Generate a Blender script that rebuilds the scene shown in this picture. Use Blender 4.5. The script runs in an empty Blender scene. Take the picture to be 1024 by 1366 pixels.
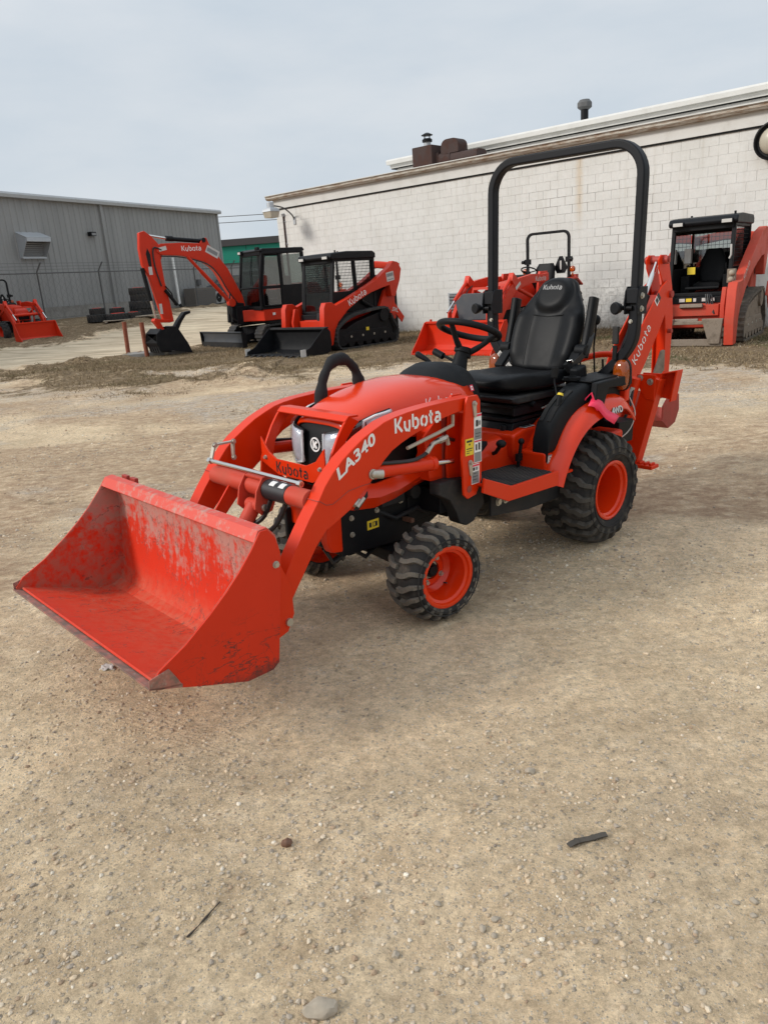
import bpy, bmesh, math, random
import numpy as np
from mathutils import Vector, Matrix, Euler
random.seed(7)
RD = math.radians
scene = bpy.context.scene
COL = scene.collection
# ------------------------------------------------------------------ camera
CAMH = 1.568
cam_d = bpy.data.cameras.new('camera')
cam = bpy.data.objects.new('camera', cam_d); COL.objects.link(cam)
_pi, _ro = RD(17.2), RD(-4.16)
_fw = Vector((0, math.cos(_pi), -math.sin(_pi))); _up = Vector((0, math.sin(_pi), math.cos(_pi))); _rt = Vector((1, 0, 0))
_r2 = _rt * math.cos(_ro) + _up * math.sin(_ro)
_u2 = -_rt * math.sin(_ro) + _up * math.cos(_ro)
_m = Matrix((_r2, _u2, -_fw)).transposed().to_4x4()
_m.translation = Vector((0, 0, CAMH))
cam.matrix_world = _m
cam_d.sensor_fit = 'VERTICAL'; cam_d.sensor_height = 36.0; cam_d.lens = 36.0 * 1000 / 1366
cam_d.clip_start = 0.05; cam_d.clip_end = 3000
scene.camera = cam
# ------------------------------------------------------------------ sky and sun (thin overcast, sun from the left)
SUN_DIR = Vector((-0.83, -0.21, 0.50)).normalized()       # towards the sun
w = bpy.data.worlds.new('World'); scene.world = w; w.use_nodes = True
nt = w.node_tree; nt.nodes.clear()
out = nt.nodes.new('ShaderNodeOutputWorld'); bg = nt.nodes.new('ShaderNodeBackground')
sky = nt.nodes.new('ShaderNodeTexSky'); sky.sky_type = 'NISHITA'; sky.sun_disc = False
sky.sun_elevation = math.asin(SUN_DIR.z); sky.sun_rotation = math.atan2(SUN_DIR.x, SUN_DIR.y)
sky.air_density = 1.0; sky.dust_density = 3.0
tc = nt.nodes.new('ShaderNodeTexCoord'); mp = nt.nodes.new('ShaderNodeMapping')
mp.inputs['Scale'].default_value = (1.0, 1.0, 3.2)
nz = nt.nodes.new('ShaderNodeTexNoise'); nz.inputs['Scale'].default_value = 2.6; nz.inputs['Detail'].default_value = 7; nz.inputs['Roughness'].default_value = .55
nt.links.new(tc.outputs['Generated'], mp.inputs['Vector']); nt.links.new(mp.outputs['Vector'], nz.inputs['Vector'])
cr = nt.nodes.new('ShaderNodeValToRGB')
cr.color_ramp.elements[0].position = .33; cr.color_ramp.elements[0].color = (4.95, 5.6, 6.25, 1)
cr.color_ramp.elements[1].position = .68; cr.color_ramp.elements[1].color = (6.15, 6.5, 6.85, 1)
nt.links.new(nz.outputs['Fac'], cr.inputs['Fac'])
mx = nt.nodes.new('ShaderNodeMixRGB'); mx.inputs['Fac'].default_value = .93
nt.links.new(sky.outputs['Color'], mx.inputs['Color1']); nt.links.new(cr.outputs['Color'], mx.inputs['Color2'])
sx_ = nt.nodes.new('ShaderNodeSeparateXYZ'); nt.links.new(tc.outputs['Generated'], sx_.inputs[0])
zr = nt.nodes.new('ShaderNodeMapRange'); zr.interpolation_type = 'SMOOTHSTEP'    # overcast sky : zenith brighter than horizon
zr.inputs[1].default_value = .22; zr.inputs[2].default_value = 1.0; zr.inputs[3].default_value = 1.0; zr.inputs[4].default_value = 1.55
nt.links.new(sx_.outputs[2], zr.inputs[0])
mu = nt.nodes.new('ShaderNodeVectorMath'); mu.operation = 'SCALE'; nt.links.new(mx.outputs['Color'], mu.inputs[0]); nt.links.new(zr.outputs[0], mu.inputs['Scale'])
nt.links.new(mu.outputs[0], bg.inputs['Color']); bg.inputs['Strength'].default_value = .1
nt.links.new(bg.outputs['Background'], out.inputs['Surface'])
sl = bpy.data.lights.new('sun', 'SUN'); sl.energy = 2.0; sl.angle = RD(13); sl.color = (1.0, .95, .88)
so = bpy.data.objects.new('sun', sl); COL.objects.link(so)
so.rotation_euler = SUN_DIR.to_track_quat('Z', 'Y').to_euler()
vs = scene.view_settings
vs.view_transform = 'Standard'; vs.look = 'None'; vs.exposure = 0.26; vs.gamma = 1.0; vs.use_curve_mapping = False
scene.render.engine = 'CYCLES'
scene.cycles.max_bounces = 6; scene.cycles.transparent_max_bounces = 12

# ------------------------------------------------------------------ materials
def newmat(name):
    m = bpy.data.materials.new(name); m.use_nodes = True
    t = m.node_tree; b = t.nodes['Principled BSDF']
    return m, t, b
def N(t, kind, **kw):
    n = t.nodes.new(kind)
    for k, v in kw.items():
        if k in n.inputs: n.inputs[k].default_value = v
        else: setattr(n, k, v)
    return n
def L(t, a, b): t.links.new(a, b)
def c4(c): return (c[0], c[1], c[2], 1)
def mixc(t, fac, a, b, mode='MIX'):
    n = t.nodes.new('ShaderNodeMixRGB'); n.blend_type = mode
    if isinstance(fac, (int, float)): n.inputs[0].default_value = fac
    else: L(t, fac, n.inputs[0])
    for i, x in ((1, a), (2, b)):
        if isinstance(x, tuple): n.inputs[i].default_value = c4(x)
        else: L(t, x, n.inputs[i])
    return n.outputs[0]
def ramp(t, src, p0, p1, lo=0.0, hi=1.0):
    n = t.nodes.new('ShaderNodeMapRange'); n.inputs[1].default_value = p0; n.inputs[2].default_value = p1
    n.inputs[3].default_value = lo; n.inputs[4].default_value = hi
    L(t, src, n.inputs[0]); return n.outputs[0]
def mth(t, op, a, b=None):
    n = t.nodes.new('ShaderNodeMath'); n.operation = op
    for i, x in ((0, a), (1, b)):
        if x is None: continue
        if isinstance(x, (int, float)): n.inputs[i].default_value = x
        else: L(t, x, n.inputs[i])
    return n.outputs[0]
def coords(t, kind='Object', scale=None):
    c = t.nodes.new('ShaderNodeTexCoord'); o = c.outputs[kind]
    if scale:
        m = t.nodes.new('ShaderNodeMapping'); m.inputs['Scale'].default_value = scale; L(t, o, m.inputs['Vector']); o = m.outputs['Vector']
    return o
def noise(t, vec, scale, detail=4, rough=.55):
    n = N(t, 'ShaderNodeTexNoise', Scale=scale, Detail=detail, Roughness=rough); L(t, vec, n.inputs['Vector']); return n.outputs['Fac']
def bump(t, b, h, strength, dist):
    n = N(t, 'ShaderNodeBump', Strength=strength, Distance=dist); L(t, h, n.inputs['Height']); L(t, n.outputs['Normal'], b.inputs['Normal']); return n
def pm(name, base, rough=.5, metal=0.0, coat=0.0, var=.12, vs_=6, dirt=None, dirtamt=.3, dscale=5, bmp=0.0, bscale=150, spec=None):
    m, t, b = newmat(name)
    o = coords(t)
    n1 = noise(t, o, vs_, 5)
    lo = tuple(x * (1 - var) for x in base); hi = tuple(min(1, x * (1 + var)) for x in base)
    col = mixc(t, n1, lo, hi)
    if dirt:
        n2 = noise(t, o, dscale, 8, .65)
        f = ramp(t, n2, .48, .72, 0, dirtamt)
        n2b = noise(t, o, dscale * 9, 5, .7)
        f = mth(t, 'MULTIPLY', f, ramp(t, n2b, .3, .6, .45, 1.2))
        col = mixc(t, f, col, dirt)
        r = mth(t, 'ADD', f, rough); L(t, r, b.inputs['Roughness'])
    else:
        L(t, ramp(t, n1, .2, .8, rough * .85, min(1, rough * 1.15)), b.inputs['Roughness'])
    L(t, col, b.inputs['Base Color'])
    b.inputs['Metallic'].default_value = metal
    b.inputs['Coat Weight'].default_value = coat; b.inputs['Coat Roughness'].default_value = .12
    if spec is not None: b.inputs['Specular IOR Level'].default_value = spec
    if bmp: bump(t, b, noise(t, o, bscale, 4), bmp, .01)
    return m
RED = (.66, .030, .002)
M = {}
M['red'] = pm('orange_paint', RED, .34, coat=.06, var=.06, dirt=(.40, .12, .06), dirtamt=.10, dscale=3.5, bmp=.02, bscale=60, spec=.24)
M['red_gloss'] = pm('orange_gloss_paint', (.70, .036, .003), .20, coat=.22, var=.04, dirt=(.42, .12, .06), dirtamt=.06, dscale=3, spec=.35)
M['red_worn'] = pm('faded_orange_paint', (.54, .058, .030), .55, spec=.3, coat=.0, var=.18, dirt=(.26, .14, .10), dirtamt=.5, dscale=3, bmp=.05)
M['red_far'] = pm('orange_paint_far', (.58, .026, .004), .42, coat=.05, spec=.3, var=.1, dirt=(.2, .08, .05), dirtamt=.2, dscale=2)
M['red_dull'] = pm('dusty_dark_red_paint', (.34, .035, .022), .6, var=.2, dirt=(.22, .13, .09), dirtamt=.5)
M['black'] = pm('black_steel_paint', (.008, .0085, .010), .5, var=.15, dirt=(.07, .06, .045), dirtamt=.10, dscale=6, spec=.18)
M['charcoal'] = pm('charcoal_frame_paint', (.0075, .0085, .0110), .50, coat=.0, var=.1, dirt=(.04, .038, .035), dirtamt=.08, dscale=5, bmp=.02, bscale=300, spec=.20)
M['frame_grey'] = pm('dark_grey_casting', (.018, .0185, .020), .6, spec=.25, var=.2, dirt=(.11, .09, .07), dirtamt=.35, dscale=7, bmp=.05, bscale=90)
M['plastic'] = pm('black_textured_plastic', (.0075, .0083, .0095), .58, spec=.17, var=.1, bmp=.06, bscale=700, dirt=(.07, .065, .055), dirtamt=.10, dscale=6)
M['vinyl'] = pm('black_seat_vinyl', (.0050, .0054, .0065), .46, spec=.17, var=.12, bmp=.07, bscale=420, dirt=(.06, .055, .05), dirtamt=.08, dscale=7)
M['rubber'] = pm('dusty_tyre_rubber', (.026, .025, .0245), .85, spec=.2, var=.25, dirt=(.15, .13, .105), dirtamt=.5, dscale=9, bmp=.1, bscale=200)
M['lug'] = pm('worn_lug_rubber', (.105, .095, .080), .9, var=.3, dirt=(.28, .23, .17), dirtamt=.7, dscale=14, bmp=.12, bscale=220)
M['lug_rear'] = pm('rear_lug_rubber', (.060, .053, .044), .88, var=.3, dirt=(.15, .12, .09), dirtamt=.5, dscale=8, bmp=.12, bscale=220)
M['rubber_far'] = pm('far_tyre_rubber', (.03, .03, .03), .9, var=.3, dirt=(.15, .12, .09), dirtamt=.4)
M['track_mud'] = pm('muddy_track_rubber', (.10, .085, .068), .95, var=.35, vs_=14, dirt=(.22, .18, .135), dirtamt=.9, dscale=6, bmp=.4, bscale=40)
M['mud_steel'] = pm('worn_muddy_steel', (.25, .20, .155), .8, metal=.1, var=.3, vs_=9, dirt=(.09, .07, .05), dirtamt=.8, dscale=9, bmp=.1, bscale=60)
M['chrome'] = pm('bright_steel_rod', (.62, .62, .60), .2, metal=1.0, var=.05)
M['zinc'] = pm('zinc_plated_steel', (.50, .48, .42), .42, metal=.8, var=.15, dirt=(.3, .22, .12), dirtamt=.3, dscale=30)
M['hose'] = pm('black_hydraulic_hose', (.012, .012, .013), .45, var=.1)
M['white_ink'] = pm('white_lettering', (.80, .80, .78), .45, var=.03)
M['white_old'] = pm('worn_white_lettering', (.55, .53, .50), .6, var=.2)
M['black_ink'] = pm('black_print', (.02, .02, .022), .5, var=.05)
M['grey_ink'] = pm('grey_print', (.22, .22, .22), .5, var=.1)
M['yellow'] = pm('yellow_decal', (.75, .55, .03), .5, var=.05)
M['pink_ink'] = pm('red_print', (.70, .03, .08), .5, var=.05)
M['pink'] = pm('fluorescent_pink_tape', (.86, .035, .10), .5, var=.05)
M['mat_rubber'] = None
M['cloth'] = pm('black_cloth_wrap', (.010, .010, .011), .95, var=.3, bmp=.3, bscale=160)
M['dark_hole'] = pm('dark_recess', (.008, .008, .008), .9, var=.1)
M['lens_back'] = pm('lamp_reflector', (.72, .72, .74), .25, metal=.25, var=.35, vs_=22)
M['concrete'] = pm('weathered_concrete', (.25, .24, .22), .9, var=.2, dirt=(.10, .085, .07), dirtamt=.6, dscale=2, bmp=.2, bscale=40)
M['blade_grey'] = pm('dark_grey_blade_paint', (.055, .062, .072), .5, var=.1, dirt=(.16, .14, .12), dirtamt=.3)
M['pipe_rust'] = pm('rusty_bollard_paint', (.24, .065, .03), .75, var=.25, dirt=(.10, .045, .03), dirtamt=.6, dscale=9)
M['duct_rust'] = pm('rusty_duct_metal', (.045, .024, .020), .8, var=.3, dirt=(.09, .035, .022), dirtamt=.5, dscale=3, bmp=.05)
M['galv'] = pm('galvanised_metal', (.42, .44, .46), .5, metal=.3, var=.12)
M['fence_grey'] = pm('dull_fence_steel', (.10, .10, .10), .7, var=.15)
M['green'] = pm('green_siding', (.0, .22, .145), .55, var=.08)
M['beige'] = pm('beige_lamp_glass', (.42, .38, .30), .35, var=.08)
M['wood_ac'] = pm('brown_weathered_unit', (.13, .115, .10), .8, var=.15)
M['white_metal'] = pm('white_painted_metal', (.62, .61, .58), .55, var=.06, dirt=(.3, .27, .22), dirtamt=.25, dscale=3)
M['stone'] = pm('grey_stone', (.36, .305, .235), .9, var=.3, vs_=40, bmp=.2, bscale=80)
M['brown_stone'] = pm('brown_stone', (.15, .075, .045), .7, var=.3, vs_=60)
M['dead_twig'] = pm('dead_twig_bark', (.05, .04, .032), .9, var=.3)
M['sidepane'] = None

def glassy(name, tint, fac, rough=.03):
    m, t, b = newmat(name); t.nodes.remove(b)
    o = t.nodes['Material Output']
    tr = N(t, 'ShaderNodeBsdfTransparent'); tr.inputs[0].default_value = c4(tint)
    gl = N(t, 'ShaderNodeBsdfGlossy'); gl.inputs['Roughness'].default_value = rough; gl.inputs[0].default_value = (1, 1, 1, 1)
    fr = N(t, 'ShaderNodeFresnel'); fr.inputs[0].default_value = 1.45
    f = mth(t, 'ADD', mth(t, 'MULTIPLY', fr.outputs[0], 1.0 if 'cab' in name else 0.0), fac)
    mxs = t.nodes.new('ShaderNodeMixShader'); L(t, f, mxs.inputs[0]); L(t, tr.outputs[0], mxs.inputs[1]); L(t, gl.outputs[0], mxs.inputs[2])
    L(t, mxs.outputs[0], o.inputs['Surface']); return m
M['glass'] = glassy('tinted_cab_glass', (.34, .40, .39), .10)
M['clear'] = glassy('clear_lamp_lens', (.9, .92, .94), .06)
def amber():
    m, t, b = newmat('amber_lens')
    b.inputs['Base Color'].default_value = (.55, .10, .004, 1); b.inputs['Roughness'].default_value = .12
    b.inputs['Transmission Weight'].default_value = .55; b.inputs['Coat Weight'].default_value = .6
    return m
M['amber'] = amber()
def mat_floor():
    m, t, b = newmat('ribbed_floor_mat')
    o = coords(t, 'Object', (60, 1, 1))
    o2 = coords(t)
    n = noise(t, o, 3, 4); n2 = noise(t, o2, 9, 8, .7)
    col = mixc(t, ramp(t, n2, .42, .7, 0, .85), (.022, .022, .022), (.10, .085, .068))
    col = mixc(t, ramp(t, n, .4, .7, 0, .4), col, (.012, .012, .012))
    L(t, col, b.inputs['Base Color']); b.inputs['Roughness'].default_value = .8
    bump(t, b, n, .5, .01); return m
M['mat_rubber'] = mat_floor()

def bucket_mat(name, inside):
    m, t, b = newmat(name)
    o = coords(t)
    base = mixc(t, noise(t, o, 4, 4), (.52, .022, .004), (.66, .030, .005))
    sep = N(t, 'ShaderNodeSeparateXYZ'); L(t, o, sep.inputs[0])
    big = noise(t, o, 3.6, 7, .62); fine = noise(t, o, 26, 8, .7)
    st = noise(t, coords(t, 'Object', (5, 30, 5)), 2.2, 7, .7)
    wv = noise(t, coords(t, 'Object', (5, 1, 42)), 1.7, 6, .62)
    hgt = sep.outputs['Z']
    if inside:
        zone = ramp(t, hgt, .30, .70, -.13, .16)
        strk = noise(t, coords(t, 'Object', (2.5, 16, 2.5)), 2.0, 9, .72)
        pale = ramp(t, mth(t, 'ADD', mth(t, 'ADD', mth(t, 'ADD', mth(t, 'MULTIPLY', big, .55), mth(t, 'MULTIPLY', strk, .45)), zone), mth(t, 'MULTIPLY', mth(t, 'SUBTRACT', fine, .5), .55)), .50, .63, 0, .72)
        col = mixc(t, pale, base, mixc(t, fine, (.36, .19, .155), (.42, .35, .30)))
        low = ramp(t, hgt, .36, .22, 0, .55)
        dust = mth(t, 'MULTIPLY', low, ramp(t, fine, .35, .6, .2, 1))
        col = mixc(t, dust, col, (.50, .17, .10))
        edge_ = mth(t, 'MULTIPLY', ramp(t, mth(t, 'ABSOLUTE', sep.outputs['Y']), .50, .61), ramp(t, fine, .38, .58)); col = mixc(t, mth(t, 'MULTIPLY', edge_, .55), col, (.27, .18, .13))
        wet = ramp(t, noise(t, coords(t, 'Object', (9, 9, 2.2)), 3.0, 9, .8), .60, .66, 0, .6); col = mixc(t, wet, col, (.10, .06, .05))
        dk = mth(t, 'MULTIPLY', ramp(t, mth(t, 'ABSOLUTE', mth(t, 'SUBTRACT', noise(t, coords(t, 'Object', (2.2, 5, 3.5)), 2.2, 5, .6), .5)), .009, .003), ramp(t, big, .42, .58, 0, .8))
        col = mixc(t, dk, col, (.10, .06, .05))
        rough = .62
    else:
        lowz = ramp(t, hgt, .42, .22, .0, .14)
        l1 = ramp(t, mth(t, 'ABSOLUTE', mth(t, 'SUBTRACT', noise(t, coords(t, 'Object', (2.5, 1, 9)), 1.8, 5, .55), .5)), .010, .003)
        l2 = ramp(t, mth(t, 'ABSOLUTE', mth(t, 'SUBTRACT', noise(t, coords(t, 'Object', (9, 1, 4)), 1.2, 5, .6), .47)), .006, .002)
        lz = ramp(t, mth(t, 'ADD', hgt, mth(t, 'MULTIPLY', mth(t, 'SUBTRACT', big, .5), .5)), .43, .30)
        low2 = mth(t, 'MULTIPLY', ramp(t, mth(t, 'ADD', hgt, mth(t, 'MULTIPLY', mth(t, 'SUBTRACT', fine, .5), .16)), .255, .225), ramp(t, big, .40, .52))
        scr = mth(t, 'MULTIPLY', mth(t, 'MINIMUM', mth(t, 'ADD', mth(t, 'ADD', l1, mth(t, 'MULTIPLY', l2, .6)), low2), 1.0), mth(t, 'MAXIMUM', mth(t, 'MULTIPLY', lz, .85), mth(t, 'MULTIPLY', low2, .8)))
        col = mixc(t, scr, base, (.045, .03, .026))
        col = mixc(t, ramp(t, big, .62, .75, 0, .25), col, (.36, .13, .09))
        rough = .45
    L(t, col, b.inputs['Base Color']); b.inputs['Roughness'].default_value = rough
    b.inputs['Coat Weight'].default_value = .03; b.inputs['Specular IOR Level'].default_value = .28
    bump(t, b, mth(t, 'ADD', big, mth(t, 'MULTIPLY', fine, .3)), .12, .02)
    return m
M['bucket_in'] = bucket_mat('scuffed_bucket_inside', True)
M['bucket_out'] = bucket_mat('scratched_bucket_outside', False)
def top_rail():
    m, t, b = newmat('chipped_bucket_rail'); o = coords(t)
    f = noise(t, o, 30, 8, .7); g = noise(t, o, 7, 5)
    col = mixc(t, ramp(t, mth(t, 'ADD', f, mth(t, 'MULTIPLY', g, .5)), .74, .9, 0, .75), (.60, .055, .03), (.40, .27, .22))
    L(t, col, b.inputs['Base Color']); b.inputs['Roughness'].default_value = .5; return m
M['bucket_rail'] = top_rail()
def edge_mat():
    m, t, b = newmat('worn_cutting_edge'); o = coords(t)
    f = noise(t, o, 18, 8, .7)
    col = mixc(t, ramp(t, f, .40, .62), (.16, .12, .095), (.42, .16, .12))
    col = mixc(t, ramp(t, noise(t, o, 50, 5, .7), .55, .7, 0, .7), col, (.40, .35, .30))
    L(t, col, b.inputs['Base Color']); b.inputs['Roughness'].default_value = .6; b.inputs['Metallic'].default_value = .2; return m
M['edge'] = edge_mat()

# ------------------------------------------------------------------ mesh builder
def tag(o, label=None, cat=None, group=None, kind=None):
    if label: o['label'] = label
    if cat: o['category'] = cat
    if group: o['group'] = group
    if kind: o['kind'] = kind
    return o
def empty(name, loc, rot=(0, 0, 0), label=None, cat=None, group=None):
    o = bpy.data.objects.new(name, None); COL.objects.link(o); o.location = loc; o.rotation_euler = rot
    o.empty_display_size = .1
    return tag(o, label, cat, group)
class MB:
    def __init__(s): s.v = []; s.f = []; s.mi = []; s.m = 0
    def add(s, vs, fs):
        k = len(s.v); s.v += [tuple(v) for v in vs]
        for f in fs: s.f.append(tuple(i + k for i in f)); s.mi.append(s.m)
        return s
    def box(s, c, d, rot=None):
        x, y, z = d[0] / 2, d[1] / 2, d[2] / 2
        vs = [Vector(p) for p in ((-x, -y, -z), (x, -y, -z), (x, y, -z), (-x, y, -z), (-x, -y, z), (x, -y, z), (x, y, z), (-x, y, z))]
        if rot:
            R_ = Euler(rot).to_matrix(); vs = [R_ @ v for v in vs]
        c = Vector(c)
        return s.add([v + c for v in vs], [(0, 3, 2, 1), (4, 5, 6, 7), (0, 1, 5, 4), (1, 2, 6, 5), (2, 3, 7, 6), (3, 0, 4, 7)])
    def bx(s, x0, x1, y0, y1, z0, z1):
        return s.box(((x0 + x1) / 2, (y0 + y1) / 2, (z0 + z1) / 2), (abs(x1 - x0), abs(y1 - y0), abs(z1 - z0)))
    def prism(s, pts, ax, a, b):
        n = len(pts)
        def P(p, t):
            return (t, p[0], p[1]) if ax == 'X' else ((p[0], t, p[1]) if ax == 'Y' else (p[0], p[1], t))
        vs = [P(p, a) for p in pts] + [P(p, b) for p in pts]
        fs = [tuple(range(n))[::-1], tuple(range(n, 2 * n))] + [(i, (i + 1) % n, n + (i + 1) % n, n + i) for i in range(n)]
        return s.add(vs, fs)
    def rings(s, rs, closed=False, caps=True):
        n = len(rs[0]); k = len(rs); vs = [v for r in rs for v in r]; fs = []
        for j in range(k if closed else k - 1):
            a, b = j * n, ((j + 1) % k) * n
            for i in range(n): fs.append((a + i, a + (i + 1) % n, b + (i + 1) % n, b + i))
        if caps and not closed: fs += [tuple(range(n))[::-1], tuple(range((k - 1) * n, k * n))]
        return s.add(vs, fs)
    def sweep(s, path, sec, closed=False, up=None, caps=True):
        """sec: list of (a,b) 2-D section points, or a function i -> list"""
        P = [Vector(p) for p in path]; n = len(P); rs = []; pu = None
        for i in range(n):
            if closed: t = (P[(i + 1) % n] - P[i - 1])
            else: t = P[min(i + 1, n - 1)] - P[max(i - 1, 0)]
            t.normalize()
            if up is not None: u = Vector(up)
            elif pu is None: u = Vector((0, 0, 1)) if abs(t.z) < .9 else Vector((1, 0, 0))
            else: u = pu
            u = u - t * u.dot(t); u.normalize(); pu = u
            sd = t.cross(u)
            # mitre
            k = 1.0
            if 0 < i < n - 1 or closed:
                a = (P[i] - P[i - 1]).normalized(); b = (P[(i + 1) % n] - P[i]).normalized()
                k = 1 / max(.6, math.sqrt(max(.05, (1 + a.dot(b)) / 2)))
            sc = sec(i) if callable(sec) else sec
            rs.append([P[i] + sd * (x * (k if up is not None else 1)) + u * (y * (1 if up is not None else 1)) for x, y in sc])
        return s.rings(rs, closed, caps)
    def tube(s, path, r, n=10, closed=False, caps=True):
        if isinstance(r, (int, float)): sec = [(r * math.cos(2 * math.pi * i / n), r * math.sin(2 * math.pi * i / n)) for i in range(n)]
        else: sec = lambda j: [(r[j] * math.cos(2 * math.pi * i / n), r[j] * math.sin(2 * math.pi * i / n)) for i in range(n)]
        return s.sweep(path, sec, closed, None, caps)
    def bar(s, path, w_, h_, up=(0, 1, 0), closed=False):
        return s.sweep(path, [(-w_ / 2, -h_ / 2), (w_ / 2, -h_ / 2), (w_ / 2, h_ / 2), (-w_ / 2, h_ / 2)], closed, up)
    def cyl(s, p0, p1, r0, r1=None, n=16):
        return s.tube([p0, p1], [r0, r0 if r1 is None else r1], n)
    def lathe(s, prof, o=(0, 0, 0), ax='Y', n=32, closed=True):
        """prof: (radius, along) ; closed profile loop revolved"""
        rs = []
        for k in range(n):
            a = 2 * math.pi * k / n; c_, s_ = math.cos(a), math.sin(a); ring = []
            for r, t in prof:
                p = (r * c_, t, r * s_) if ax == 'Y' else ((t, r * c_, r * s_) if ax == 'X' else (r * c_, r * s_, t))
                ring.append((p[0] + o[0], p[1] + o[1], p[2] + o[2]))
            rs.append(ring)
        m_ = len(prof); vs = [v for r in rs for v in r]; fs = []
        for k in range(n):
            a, b = k * m_, ((k + 1) % n) * m_
            for i in range(m_ if closed else m_ - 1): fs.append((a + i, a + (i + 1) % m_, b + (i + 1) % m_, b + i))
        return s.add(vs, fs)
    def ball(s, c, r, n=12, k=8, sc=(1, 1, 1)):
        rs = []
        for j in range(1, k):
            ph = math.pi * j / k
            rs.append([(c[0] + sc[0] * r * math.sin(ph) * math.cos(2 * math.pi * i / n), c[1] + sc[1] * r * math.sin(ph) * math.sin(2 * math.pi * i / n), c[2] + sc[2] * r * math.cos(ph)) for i in range(n)])
        return s.rings(rs)
    def mesh(s, name, mats, smooth=True, ang=38):
        me = bpy.data.meshes.new(name); me.from_pydata(s.v, [], s.f)
        if not isinstance(mats, (list, tuple)): mats = [mats]
        for m_ in mats: me.materials.append(M[m_] if isinstance(m_, str) else m_)
        if len(mats) > 1: me.polygons.foreach_set('material_index', s.mi)
        bm = bmesh.new(); bm.from_mesh(me); bmesh.ops.recalc_face_normals(bm, faces=bm.faces); bm.to_mesh(me); bm.free()
        if smooth:
            me.polygons.foreach_set('use_smooth', [True] * len(me.polygons)); me.set_sharp_from_angle(angle=RD(ang))
        me.update(); return me
    def obj(s, name, mats, parent=None, bev=0, seg=2, smooth=True, sub=0, ang=38, loc=None, label=None):
        o = bpy.data.objects.new(name, s.mesh(name, mats, smooth, ang)); COL.objects.link(o)
        if parent: o.parent = parent
        if loc: o.location = loc
        if bev:
            b = o.modifiers.new('bevel', 'BEVEL'); b.width = bev; b.segments = seg; b.limit_method = 'ANGLE'; b.angle_limit = RD(32)
            b.harden_normals = True
        if sub:
            m_ = o.modifiers.new('subdivision', 'SUBSURF'); m_.levels = sub; m_.render_levels = sub
        if label: o['label'] = label
        return o
def inst(me, name, parent=None, loc=(0, 0, 0), rot=(0, 0, 0), scale=None):
    o = bpy.data.objects.new(name, me); COL.objects.link(o)
    if parent: o.parent = parent
    o.location = loc; o.rotation_euler = rot
    if scale: o.scale = scale
    return o
def arc(cx, cy, r, a0, a1, n):
    return [(cx + r * math.cos(RD(a0 + (a1 - a0) * i / n)), cy + r * math.sin(RD(a0 + (a1 - a0) * i / n))) for i in range(n + 1)]
def smoothpath(pts, n=6, closed=False):
    P = [Vector(p) for p in pts]; k = len(P); out_ = []
    for i in range(k if closed else k - 1):
        p0 = P[i - 1] if (i > 0 or closed) else P[0]; p1 = P[i]; p2 = P[(i + 1) % k]; p3 = P[(i + 2) % k] if (closed or i + 2 < k) else P[-1]
        for j in range(n):
            t_ = j / n
            out_.append(.5 * ((2 * p1) + (p2 - p0) * t_ + (2 * p0 - 5 * p1 + 4 * p2 - p3) * t_ ** 2 + (3 * p1 - p0 - 3 * p2 + p3) * t_ ** 3))
    if not closed: out_.append(P[-1])
    return out_
def srect(a, b, p=4.0, n=28):
    r = []
    for i in range(n):
        t_ = 2 * math.pi * i / n; c_, s_ = math.cos(t_), math.sin(t_)
        r.append((a * math.copysign(abs(c_) ** (2 / p), c_), b * math.copysign(abs(s_) ** (2 / p), s_)))
    return r
# ---- lettering
GLY = {
 'K': (.72, [[(.05, 0), (.05, 1)], [(.62, 1), (.24, .48), (.66, 0)]]),
 'u': (.66, [[(.06, .66), (.06, .26), (.18, .03), (.34, .0)], [(.52, .66), (.52, .22), (.42, -.12)]]),
 'b': (.68, [[(.06, 1), (.06, .1)], [(.2, .64), (.4, .64), (.55, .48), (.55, .18), (.4, .02), (.16, .02)]]),
 'o': (.68, [[(.34, .65), (.2, .64), (.06, .48), (.06, .2), (.2, .02)], [(.34, 0), (.48, .02), (.6, .2), (.6, .48), (.46, .63)]]),
 't': (.46, [[(.2, .92), (.2, .14), (.3, .0)], [(.0, .62), (.42, .62)]]),
 'a': (.62, [[(.08, .64), (.38, .64), (.53, .48), (.53, 0)], [(.38, .34), (.16, .34), (.05, .18), (.16, .02), (.4, .02)]]),
}
def stroke_word(mb, word, o, ux, uy, h, th=.13, sp=.1, lift=None):
    o, ux, uy = Vector(o), Vector(ux).normalized(), Vector(uy).normalized(); nrm = ux.cross(uy)
    if lift: o = o + nrm * lift
    x = 0
    for ch in word:
        wd, strokes = GLY[ch]
        for st in strokes:
            P = [Vector((x + a, b)) for a, b in st]; lft = []; rgt = []
            for i, p in enumerate(P):
                d = (P[min(i + 1, len(P) - 1)] - P[max(i - 1, 0)]).normalized(); nn = Vector((-d.y, d.x))
                k = 1
                if 0 < i < len(P) - 1:
                    a = (P[i] - P[i - 1]).normalized(); b = (P[i + 1] - P[i]).normalized(); k = 1 / max(.7, math.sqrt((1 + a.dot(b)) / 2))
                lft.append(p + nn * th / 2 * k); rgt.append(p - nn * th / 2 * k)
            q = lft + rgt[::-1]; n = len(P)
            vs = [o + ux * (v.x * h) + uy * (v.y * h) for v in lft + rgt]
            mb.add(vs, [(i, i + 1, n + i + 1, n + i) for i in range(n - 1)])
        x += wd + sp
    return x * h
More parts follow.
